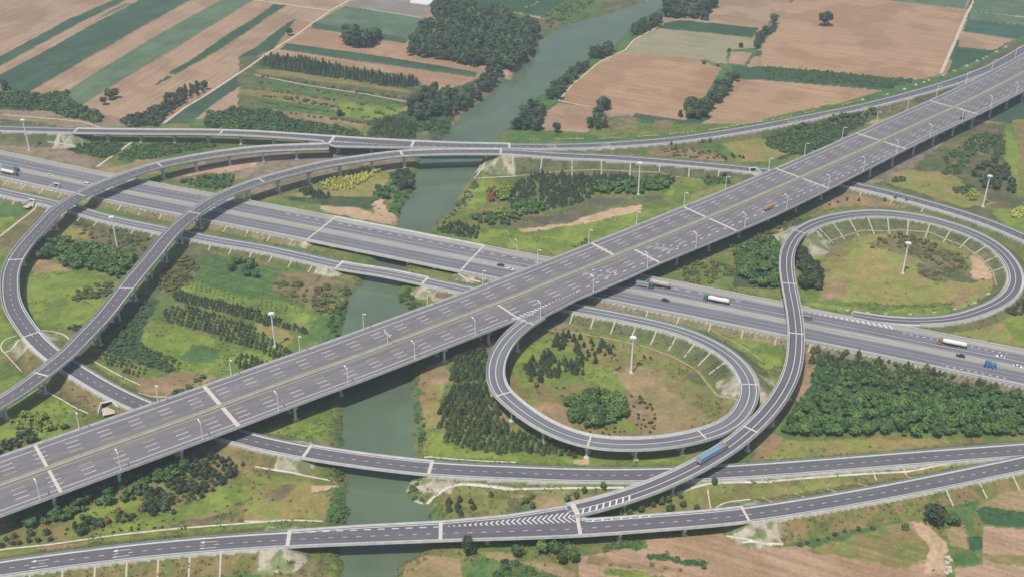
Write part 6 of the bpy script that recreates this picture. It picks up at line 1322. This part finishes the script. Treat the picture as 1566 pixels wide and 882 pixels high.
grove('broad', 'broad', 't8', (-160, 700, -100, 630, 40, 620, 90, 640, 100, 760, 90, 880, -60, 870, -140, 820), 3.8, 5., 'leafy tree in the grove before the S shaped flyover', 1.2)
grove('broad', 'dark', 't8', (200, 690, 250, 680, 300, 740, 350, 820, 350, 890, 230, 890), 3.5, 5.6, 'dark tree in the clump against the far loop side of the S shaped flyover', 1.15)
grove('flat', 'weed', 't7', (980, 760, 1150, 720, 1350, 740, 1360, 800, 1200, 850, 1060, 860), 3.8, 2.4, 'brownish bush in the scrub beside the expressway, right of the viaduct piers', 1.4, None, .8)
grove('flat', 'hedge', 't8', (1090, 210, 1080, 120, 1180, 40, 1300, -40, 1440, -40, 1450, 60, 1450, 140, 1330, 80, 1260, 100, 1200, 200), 4.4, 2.6, 'bush in the scrub at the right edge beside the viaduct', 1.5, None, .8)
grove('broad', 'dark', 't8', (1250, 210, 1340, 120, 1450, 150, 1490, 230, 1520, 330, 1440, 300, 1330, 290), 4.4, 4.2, 'dark leafy tree around the mast in the meadow at the right', 1.2, None, .85)
grove('flat', 'hedge', 't8', (1130, 310, 1140, 280, 1250, 270, 1270, 310, 1180, 325), 2.8, 2., 'bush in the clump on the meadow left of the tall mast', 1.4)
grove('round', 'yellow', 't8', (1490, 450, 1500, 410, 1560, 405, 1580, 460, 1520, 475), 3., 2.4, 'yellow-green shrub by the ramp at the right edge', 1.3, name='yellow_shrub')
grove('round', 'lime', 't8', (1220, 340, 1240, 300, 1280, 300, 1290, 360, 1250, 370), 3., 2.2, 'lime shrub on the meadow near the tall mast', 1.3)
grove('flat', 'hedge', 't8', (780, 250, 800, 220, 840, 220, 850, 250), 2.6, 2.2, 'lone dark bush on the meadow beside the viaduct', 1.3)
single('round', 'dark', P('t8', 450, 375, 505, 360, 575, 365, 730, 370, 790, 368, 858, 385, 400, 390), 2.4, 'round shrub on the verge between the far loop and the ramp behind it', 1.1)
grove('flat', 'weed', 't8', (620, 660, 700, 580, 820, 560, 960, 580, 1080, 640, 1200, 700, 1260, 790, 1130, 790, 1040, 740, 900, 690, 800, 640), 4., 2.2, 'scrubby bush on the lawn inside the far loop', 1.4, None, .72)
grove('flat', 'weed', 't8', (930, 780, 1020, 760, 1130, 800, 1110, 840, 980, 830), 3.6, 1.9, 'olive bush in the hollow inside the far loop', 1.4, None, .8)
grove('flat', 'dark', 'u4', (1440, 180, 1500, 140, 1600, 100, 1620, 200, 1500, 210), 3.2, 2.6, 'dark bush at the right edge outside the far loop', 1.5)
grove('broad', 'broad', 'u4', (110, 880, 240, 720, 420, 700, 700, 690, 900, 690, 1300, 720, 1566, 770, 1680, 790, 1680, 930, 1500, 920, 1250, 935, 1000, 930, 500, 925, 120, 915), 3.9, 4.8, 'leafy tree in the big plantation on the right', 1.15, None, .94)
grove('round', 'broad', 'u4', (300, 640, 350, 440, 500, 440, 900, 500, 1566, 640, 1700, 680, 1700, 800, 1300, 700, 900, 690, 420, 700, 280, 700), 3.7, 2.5, 'small bushy sapling between the conifers and the tall trees of the big plantation', 1.1, DG, .75)
grove('broad', 'hedge', 'u4', (430, 640, 480, 560, 700, 560, 1000, 600, 1300, 640, 1566, 700, 1566, 740, 1200, 700, 800, 680, 500, 690), 5.0, 4.2, 'darker leafy tree between the conifers and the pale trees of the big plantation', 1.1, None, .6)
grove('broad', 'broad', 'u3', (325, 750, 350, 710, 430, 690, 540, 680, 640, 690, 680, 760, 690, 830, 640, 870, 520, 878, 400, 872, 350, 810), 3.3, 4.6, 'leafy tree in the round dense grove inside the near loop', 1.2)
single('round', 'rust', P('u3', 158, 630), 3.4, 'rusty brown shrub at the foot of the conifers inside the near loop', 1.1)
grove('flat', 'dark', 'u3', (740, 690, 790, 690, 850, 740, 880, 830, 870, 882, 845, 882, 840, 790, 790, 720), 2.2, 1.2, 'low dark bush in the curved bed beside the round grove', 1.4)
single('flat', 'dark', P('u3', 685, 700, 690, 745, 700, 780, 730, 690, 742, 750, 775, 730, 770, 800, 800, 830, 830, 850, 810, 870, 760, 860, 770, 820, 800, 450, 840, 460, 805, 460), 1.5, 'tiny dark shrub on the bare patch inside the near loop', 1.1)
single('flat', 'weed', P('u3', 610, 460, 640, 475, 640, 530, 655, 520, 625, 445, 280, 640, 320, 640, 310, 690, 360, 690, 500, 660, 530, 640), 1.7, 'small green bush on the lawn inside the near loop', 1.2)
single('flat', 'dark', P('u7', 445, 20, 465, 40, 490, 22, 510, 18, 540, 45, 560, 20, 575, 55, 610, 18, 608, 38, 665, 38, 640, 40, 815, 40, 720, 70, 760, 20, 765, -5), 1.2, 'tiny shrub in the beds along the lower edge of the near loop lawn', 1.2)
grove('broad', 'hedge', 'u5', (60, 620, 100, 560, 300, 470, 420, 440, 520, 400, 640, 330, 800, 280, 880, 260, 900, 330, 860, 400, 760, 450, 700, 440, 600, 480, 520, 540, 360, 580, 200, 610), 3.9, 4.2, 'leafy tree in the belt along the near foot of the viaduct', 1.2, None, .85)
grove('broad', 'broad', 'u5', (880, 320, 900, 250, 960, 220, 1030, 230, 1090, 200, 1100, 250, 1020, 310, 940, 350), 3.5, 4., 'bright green tree at the head of the shrub rows below the viaduct', 1.2)
single('round', 'rust', P('u5', 825, 495, 690, 512, 625, 568, 240, 540, 85, 650), 3.2, 'rusty brown bush among the green ones below the viaduct', 1.15)
grove('broad', 'lime', 'u1', (60, 840, 150, 790, 230, 790, 330, 850, 400, 880, 300, 900, 220, 930, 80, 920), 3.6, 3., 'lime-green bushy tree beside the lower left part of the viaduct', 1.25)
grove('broad', 'dark', 'u5', (-60, 170, 0, 130, 100, 60, 180, 60, 220, 90, 150, 130, 30, 170), 3.8, 3.6, 'dark bushy tree pressed to the far side of the viaduct at the left edge', 1.2)
grove('flat', 'hedge', 'u1', (1035, 680, 1050, 640, 1150, 640, 1170, 665, 1090, 690), 2.7, 2.4, 'dark bush beside the far side of the viaduct left of the river', 1.4)
grove('flat', 'hedge', 'u1', (1160, 600, 1190, 575, 1240, 575, 1230, 610), 2.6, 2.2, 'round green bush on the brown bank beside the viaduct', 1.3)
grove('flat', 'broad', 'u6', (420, 580, 450, 480, 500, 440, 540, 480, 520, 570), 3., 1.8, 'green bush on the left bank before the nearest bridge', 1.4, None, .8)
grove('flat', 'broad', 'u6', (885, 430, 900, 350, 950, 290, 965, 330, 955, 380, 990, 440), 2.8, 1.8, 'green bush on the right bank beside the second nearest bridge', 1.4, None, .9)
grove('flat', 'hedge', 'u6', (930, 120, 940, 0, 925, -100, 960, -100, 985, 0, 980, 140), 3., 1.7, 'bush along the right water edge just below the viaduct', 1.4, None, .8)
grove('flat', 'broad', 'u6', (450, 310, 455, 250, 495, 235, 500, 310), 2.7, 1.8, 'green bush under the second nearest bridge at the left bank', 1.4)
single('poplar', 'dark', [(716.5, 846)], 9.5, 'lone dark pointed tree in front of the nearest bridge', 1.5)
single('broad', 'hedge', P('u7', 40, 760, 188, 740, 260, 750, 345, 745, 370, 790, 300, 800), 6., 'green tree in the row in front of the nearest bridge', 1.05)
grove('flat', 'hedge', 'u7', (-60, 800, 60, 800, 180, 850, 300, 890, 60, 950, -100, 900), 3., 2.2, 'bush of the green bed at the bottom edge', 1.4, None, .8)
single('round', 'broad', P('u7', 125, 425, 130, 480, 330, 440, 385, 420, 430, 400, 545, 385, 95, 450, 60, 460), 3.6, 'young green tree on the bare strip before the ramp merge', 1.)
single('round', 'hedge', P('u7', 570, 520, 640, 520, 695, 520, 760, 480, 830, 470, 880, 455, 920, 440, 990, 420, 1185, 360, 760, 500), 3.6, 'young tree on the lawn between the S flyover and the nearest ramp', 1.)
single('round', 'dark', P('u7', 940, 485, 1003, 468, 1083, 490, 928, 508), 3.3, 'round dark shrub on the lawn between the S flyover and the nearest ramp', 1.15)
grove('flat', 'broad', 'u7', (540, 730, 600, 680, 790, 665, 800, 705, 700, 730), 2.8, 1.5, 'green bush of the thicket before the nearest bridge pier', 1.4)
grove('flat', 'hedge', 'u7', (800, 745, 960, 770, 1150, 800, 1120, 830, 960, 800, 780, 770), 2.5, 1.5, 'bush in the hedge row across the bare field at the bottom', 1.3)
grove('flat', 'lime', 'u7', (540, 830, 700, 850, 900, 880, 900, 900, 560, 870), 2.4, 1.1, 'bright green bush in the row at the bottom edge', 1.3, None, .8)
single('flat', 'lime', P('u7', 580, 810, 690, 825, 825, 815, 910, 745, 905, 830, 990, 845, 1100, 790), 1.8, 'bright yellow-green bush among the rows at the bottom', 1.2)
single('broad', 'dark', [(1428, 799)], 9.6, 'big round dark tree standing alone beside the nearest ramp at the lower right', 1.35)
single('broad', 'hedge', [(1455, 802)], 6.5, 'smaller leafy tree leaning out behind the big round dark tree', 1.1)
single('flat', 'broad', P('u8', 835, 600), 2.8, 'green bush among pale stones left of the big round tree', 1.6)
grove('flat', 'hedge', 'u8', (1240, 500, 1300, 475, 1521, 510, 1560, 520, 1560, 600, 1290, 580), 2.9, 1.4, 'crop bush in the dark green strip at the right of the big round tree', 1.4)
single('flat', 'dark', P('u8', 220, 700, 260, 690, 320, 670, 380, 660, 420, 640, 480, 620, 560, 610, 640, 600), 1.6, 'weed tuft along the edge of the lower right field', 1.4)
# far side: tree belts, poplars and lone field trees
grove('flat', 'hedge', 't1', (-60, 600, 0, 565, 150, 560, 260, 590, 400, 560, 420, 620, 620, 690, 620, 735, 480, 720, 250, 660, 0, 640), 4.2, 4.6, 'bush of the long dark belt at the foot of the striped fields', 1.3)
single('poplar', 'dark', P('t1', 35, 545), 11., 'tall dark tree at the left edge before the striped fields', 1.5)
single('broad', 'dark', P('t1', 625, 630, 660, 600, 690, 590), 8., 'dark tree of the small clump at the lower end of the striped fields', 1.1)
grove('flat', 'poplar', 't1', (700, 740, 760, 700, 850, 690, 960, 640, 1010, 660, 960, 750, 800, 770), 4.4, 4.4, 'bush of the belt below the dirt track', 1.3)
grove('poplar', 'poplar', 't1', (940, 690, 1010, 590, 1080, 570, 1130, 520, 1240, 520, 1230, 555, 1120, 610, 1040, 680), 5., 7., 'slender young tree in the double row beside the dirt track', 1.1)
grove('flat', 'hedge', 't2', (-280, 690, -100, 650, 120, 690, 300, 745, 470, 770, 620, 790, 640, 830, 460, 815, 100, 800, -300, 770), 4.2, 4.4, 'bush of the dark belt along the farthest ramp, left of the river', 1.3)
single('broad', 'dark', P('t2', 210, 215), 8., 'dark tree beside the dirt track above its bend', 1.2)
grove('poplar', 'poplar', 't2', (520, 240, 560, 215, 730, 235, 730, 280, 620, 300, 540, 270), 7., 13., 'dark tree in the lone rounded clump amid the far fields', 1.7)
grove('poplar', 'poplar', 't2', (910, 330, 940, 250, 1030, 150, 1120, 130, 1300, 110, 1450, 80, 1566, 130, 1690, 190, 1690, 300, 1566, 420, 1420, 420, 1300, 400, 1150, 370, 990, 345), 5.8, 11., 'tall poplar of the dense wood left of the river', 1.45)
grove('poplar', 'poplar', 't2', (1030, 110, 1060, 60, 1160, 0, 1290, 10, 1300, 80, 1160, 120), 6.8, 11., 'dark tree at the upper edge of the dense wood', 1.5)
grove('conifer', 'poplar', 't2', (20, 385, 100, 352, 300, 365, 540, 420, 760, 460, 980, 490, 960, 530, 800, 520, 560, 480, 300, 450, 130, 420), 3.8, 6.2, 'slender young tree in the long plantation rows left of the river', .8, DG, name='plantation_tree')
grove('poplar', 'poplar', 't2', (920, 720, 930, 620, 990, 560, 1080, 560, 1200, 600, 1290, 620, 1240, 680, 1160, 700, 1000, 740), 6., 9.5, 'leafy tree of the wood by the bend of the river', 1.4)
grove('poplar', 'poplar', 't2', (1230, 590, 1330, 520, 1380, 460, 1480, 420, 1470, 460, 1400, 540, 1330, 600, 1260, 640), 5.4, 8., 'tree in the line on the left bank joining the two woods', 1.5)
grove('conifer', 'conifer', 't2', (670, 815, 720, 750, 800, 700, 900, 720, 980, 760, 960, 830, 800, 830), 3.70, 3.31, 'young tree in the orchard rows by the farthest ramp', 1.1, 60, name='orchard_tree')
grove('flat', 'hedge', 't2', (980, 760, 1060, 720, 1160, 740, 1150, 790, 1050, 790), 4.4, 4., 'round bush at the river bend before the farthest ramp', 1.5)
single('round', 'dark', P('t2', 508, 695), 5.4, 'round dark bush among the vegetable plots', 1.2); single('round', 'hedge', P('t2', 742, 682, 300, 610, 250, 590, 215, 600, 150, 680, 680, 750), 3.4, 'small bush among the vegetable plots', 1.3)
grove('flat', 'weed', 't2', (180, 580, 300, 590, 440, 620, 420, 640, 260, 625), 4.4, 2., 'scrubby bush in the middle of the vegetable plots', 1.4, None, .7)
grove('poplar', 'poplar', 't3', (920, 110, 930, 50, 980, 10, 1200, 0, 1220, 40, 1180, 125, 1050, 118), 7., 12., 'big dark tree of the wood on the right bank at the top', 1.6)
grove('poplar', 'poplar', 't3', (720, 215, 730, 180, 790, 165, 860, 120, 890, 110, 900, 150, 800, 210), 5.6, 9., 'tree of the row on the right bank below the top wood', 1.4)
grove('poplar', 'poplar', 't3', (470, 360, 480, 320, 540, 300, 610, 290, 620, 320, 560, 360), 5.6, 9.5, 'tree of the rounded clump on the right bank', 1.6)
grove('poplar', 'poplar', 't3', (225, 600, 235, 540, 300, 510, 360, 450, 430, 400, 460, 400, 400, 480, 330, 540, 290, 600), 5.4, 8.5, 'tree of the slanting row between the river and the bare field', 1.4)
grove('poplar', 'poplar', 't3', (20, 780, 30, 730, 90, 680, 190, 650, 200, 690, 190, 780, 130, 790), 5.6, 9., 'dark tree of the clump on the right bank next to the farthest ramp', 1.5)
grove('poplar', 'poplar', 't3', (470, 770, 490, 720, 540, 700, 570, 770, 510, 780), 5., 9.5, 'dark tree at the front end of the short row in the bare field', 1.5)
grove('poplar', 'poplar', 't3', (520, 660, 535, 640, 600, 630, 595, 665, 550, 680), 5., 9.5, 'dark tree at the back end of the short row in the bare field', 1.5)
single('broad', 'poplar', P('t3', 280, 795), 8.5, 'single grey-green tree at the corner of the small bare field', 1.05)
grove('poplar', 'poplar', 't3', (1050, 700, 1060, 650, 1180, 630, 1210, 650, 1170, 710, 1100, 718), 5.4, 10., 'big dark tree at the near end of the belt between the bare fields', 1.6)
grove('poplar', 'poplar', 't3', (1180, 620, 1210, 560, 1300, 480, 1350, 450, 1365, 470, 1310, 560, 1250, 620), 5.2, 8.5, 'dark tree of the belt between the bare fields', 1.5)
single('conifer', 'dark', P('t3', 1015, 690, 1022, 700), 6., 'thin little tree beside the big dark belt', .8)
grove('poplar', 'poplar', 't3', (1460, 290, 1470, 240, 1510, 180, 1550, 190, 1520, 240, 1490, 300), 5.2, 7., 'tree in the short row at the corner of the large bare field', 1.5)
single('round', 'dark', P('t3', 1160, 385, 1245, 400, 1380, 285, 1310, 310, 895, 165), 4., 'small dark bush on a field boundary right of the river', 1.2)
single('broad', 'dark', P('t4', 70, 145), 11., 'dark tree on the track beside the large bare field', 1.1)
single('broad', 'dark', P('t4', 370, 158), 15.5, 'lone spreading tree in the middle of the large bare field', 1.25)
grove('flat', 'poplar', 't4', (-10, 220, 0, 180, 60, 165, 90, 170, 40, 215), 4.2, 4., 'bush at the foot of the tree on the track', 1.5)
grove('flat', 'hedge', 't4', (20, 430, 60, 410, 470, 440, 900, 486, 730, 538, 600, 520, 0, 470), 4.4, 2.6, 'shrub in the long green strip between two bare fields', 1.4)
single('conifer', 'hedge', P('t4', *[v for k in range(16) for v in (30 + k * 38, 415 + k * 3.2)]), 3.6, 'little tree in the line on the upper edge of the long green strip', 1.)
grove('flat', 'weed', 't3', (180, 110, 300, 20, 420, 0, 500, 20, 330, 140, 240, 170), 5., 2.4, 'weedy bush on the bank across the river at the top', 1.5, None, .5)
single('flat', 'yellow', P('t3', 130, 40, 150, 30, 100, 50, 165, 20), 2.2, 'yellow bush at the edge of the green field at the top', 1.5, name='yellow_shrub')
YS = [(120, 840, 165, 838), (275, 840, 435, 836), (530, 836, 590, 833), (610, 832, 670, 828), (770, 823, 885, 815), (960, 806, 1040, 800), (1065, 797, 1110, 793), (1195, 780, 1310, 768), (1320, 760, 1395, 748), (1405, 748, 1500, 735)]
for a in YS:
    n = max(3, int((a[2] - a[0]) / 12)); f = np.linspace(0, 1, n)
    single('flat', 'yellow', P('t3', *np.stack([a[0] + f * (a[2] - a[0]), a[1] + f * (a[3] - a[1])], 1).ravel()), 1.6, 'low yellow-flowering bush along the far side of the farthest ramp', 1.3, name='yellow_shrub', group='yellow bushes along the farthest ramp')
for a in [(60, 722, 170, 702), (260, 680, 310, 668), (400, 640, 460, 622), (480, 632, 575, 608), (150, 765, 225, 752), (330, 740, 385, 728), (400, 725, 450, 715), (590, 690, 640, 680)]:
    n = max(3, int((a[2] - a[0]) / 12)); f = np.linspace(0, 1, n)
    single('flat', 'yellow', P('t4', *np.stack([a[0] + f * (a[2] - a[0]), a[1] + f * (a[3] - a[1])], 1).ravel()), 1.6, 'low yellow-flowering bush on the verge of the farthest ramp, right part', 1.3, name='yellow_shrub', group='yellow bushes on the right part of the farthest ramp')
single('flat', 'yellow', P('t1', 10, 738, 35, 740, 200, 745, 225, 748, 300, 750, 325, 752, 345, 752), 1.5, 'low yellow-flowering bush at the left end of the farthest ramp', 1.3, name='yellow_shrub')

# plant them: the ones that show largest as objects of their own, past 300 of a kind the rest as one
by = {}
for p in PLANTS: by.setdefault(p[0], []).append(p)
for nm, lst in by.items():
    zz_ = ground_z(np.array([(p[3], p[4]) for p in lst]))
    size = np.array([p[5] * (1.3 if p[1] in ('flat', 'round') else 1.) / math.hypot(p[3], p[4], H) for p in lst])
    order = np.argsort(-size); own = set(order[:298].tolist())
    rest = {}
    for i, p in enumerate(lst):
        _, kind, leaf, x, y, h, wd, label, group = p
        v = int(rng.integers(4)); rz = rng.uniform(0, 6.28)
        if i in own:
            cm, tm = variants(kind, leaf)[v]
            if tm is None or (h * 1400 / math.hypot(x, y, H) < 7):
                o = obj(nm, cm, None, (x, y, zz_[i] - .05), rz); o.scale = (h * wd, h * wd, h)
            else:
                o = empty(nm, (x, y, zz_[i] - .05), rz); o.scale = (h * wd, h * wd, h)
                obj('crown', cm, o); obj('trunk', tm, o)
            tag(o, label, CATOF.get(nm, 'tree'), group if sum(1 for q_ in lst if q_[8] == group) > 1 else None)
        else:
            rest.setdefault(leaf, []).append((kind, v, x, y, zz_[i] - .05, h, wd, rz))
    if rest:
        Vs, Fs, mi, n0, mats = [], [], [], 0, []
        lite = {}
        for leaf, pl in rest.items():
            mats.append(LEAF[leaf])
            for kind, v, x, y, z, h, wd, rz in pl:
                if (kind, v) not in lite: lite[(kind, v)] = crown_mesh(kind, 500 + v * 3 + len(kind), leaf, True)
                V, Fc = lite[(kind, v)]; c, s_ = math.cos(rz), math.sin(rz)
                W = V * np.array([h * wd, h * wd, h]); W = np.stack([W[:, 0] * c - W[:, 1] * s_ + x, W[:, 0] * s_ + W[:, 1] * c + y, W[:, 2] + z], 1)
                Vs.append(W); Fs.append(Fc + n0); n0 += len(W); mi += [len(mats) - 1] * len(Fc)
        tag(obj(nm, mesh_from(nm, np.vstack(Vs), np.vstack(Fs), mats, None, mi)), 'the remaining smaller ' + nm.replace('_', ' ') + ' growth spread over the banks and groves', CATOF.get(nm, 'tree'), None, 'stuff')

# weeds on banks, verges and river edges: nobody could count these
Uw = np.stack([rng.uniform(-1, 1, 90000), rng.uniform(330, 1100, 90000)], 1); Uw = Uw[rng.uniform(0, 1, len(Uw)) < (600 / Uw[:, 1]) ** 1.0 * .55]; Uw[:, 0] *= Uw[:, 1] * .395 + 60
z_, sd_, hz_, ex_, cone_, ix_, bz_ = ground_z(Uw, True)
ok = (sd_ > -.2) & (z_ > ZW + .1); bank = (sd_ < 7) & (sd_ > .2); slope = (hz_ > bz_ + .2) & (ex_ > 1.) & ~cone_
iy = np.clip(np.searchsorted(ys, Uw[:, 1]) - 1, 0, nr - 2); uu = Uw[:, 0] / (np.maximum(Uw[:, 1], 260) * .395 + 88); ixu = np.clip(np.searchsorted(us, uu), 0, nc - 1); cc = gcol.reshape(nr, nc, 3)[iy, ixu]; rw = rows.reshape(nr, nc, 3)[iy, ixu].max(1)
green = cc[:, 1] / (cc.sum(1) + 1e-6); lum = cc.mean(1)
clump = fbm(Uw, 14, 61, 3)
p_ = np.where(bank, .8, np.where(slope, .45, np.where((green > .37) & (lum < .16) & (rw < .1), np.clip((clump - .42) * 3.2, 0, .7), np.where(rw < .1, .03, 0)))); p_ = np.where((hz_ > bz_ + .1) & (ex_ <= 1.), 0, p_)
sel = ok & (rng.uniform(0, 1, len(Uw)) < p_); Uw, z_, cs_ = Uw[sel], z_[sel], cc[sel]
Vs, Fs, n0 = [], [], 0
g = np.random.default_rng(5)
n = len(Uw); k = 5; c3 = np.repeat(np.column_stack([Uw, z_]), k, 0); hgt = np.repeat(g.uniform(.35, 1.1, n), k); c3 = c3 + np.column_stack([g.normal(0, .55, n * k), g.normal(0, .55, n * k), g.uniform(.1, .9, n * k) * hgt])
Vw = quads(c3, np.tile((0, 0, 1.), (n * k, 1)) + g.normal(0, .5, (n * k, 3)), .34, g, .4)
me = mesh_from('weeds', Vw, np.arange(len(Vw)).reshape(-1, 4), LEAF['weed'])
tag(obj('weeds', me), 'loose weeds and tufts of grass on the banks and verges', 'weeds', None, 'stuff')

# ------------------------------------------------------------------ air
hz_m = bpy.data.materials.new('haze'); hz_m.use_nodes = True; t = hz_m.node_tree
for nd in list(t.nodes):
    if nd.type != 'OUTPUT_MATERIAL': t.nodes.remove(nd)
pv = t.nodes.new('ShaderNodeVolumePrincipled'); pv.inputs['Color'].default_value = (.70, .82, .92, 1); pv.inputs['Density'].default_value = .00026; pv.inputs['Anisotropy'].default_value = .2
t.links.new(pv.outputs[0], [nd for nd in t.nodes if nd.type == 'OUTPUT_MATERIAL'][0].inputs['Volume'])
mb = MB(); lim = G[np.abs(G[:, 0]) < 1e9]; bx0, bx1, by0, by1 = lim[:, 0].min() - 20, lim[:, 0].max() + 20, lim[:, 1].min() - 20, lim[:, 1].max() + 20
mb.box(((bx0 + bx1) / 2, (by0 + by1) / 2, (-8 + 350) / 2), (bx1 - bx0, by1 - by0, 358)); tag(mb.build('haze', hz_m), kind='stuff')
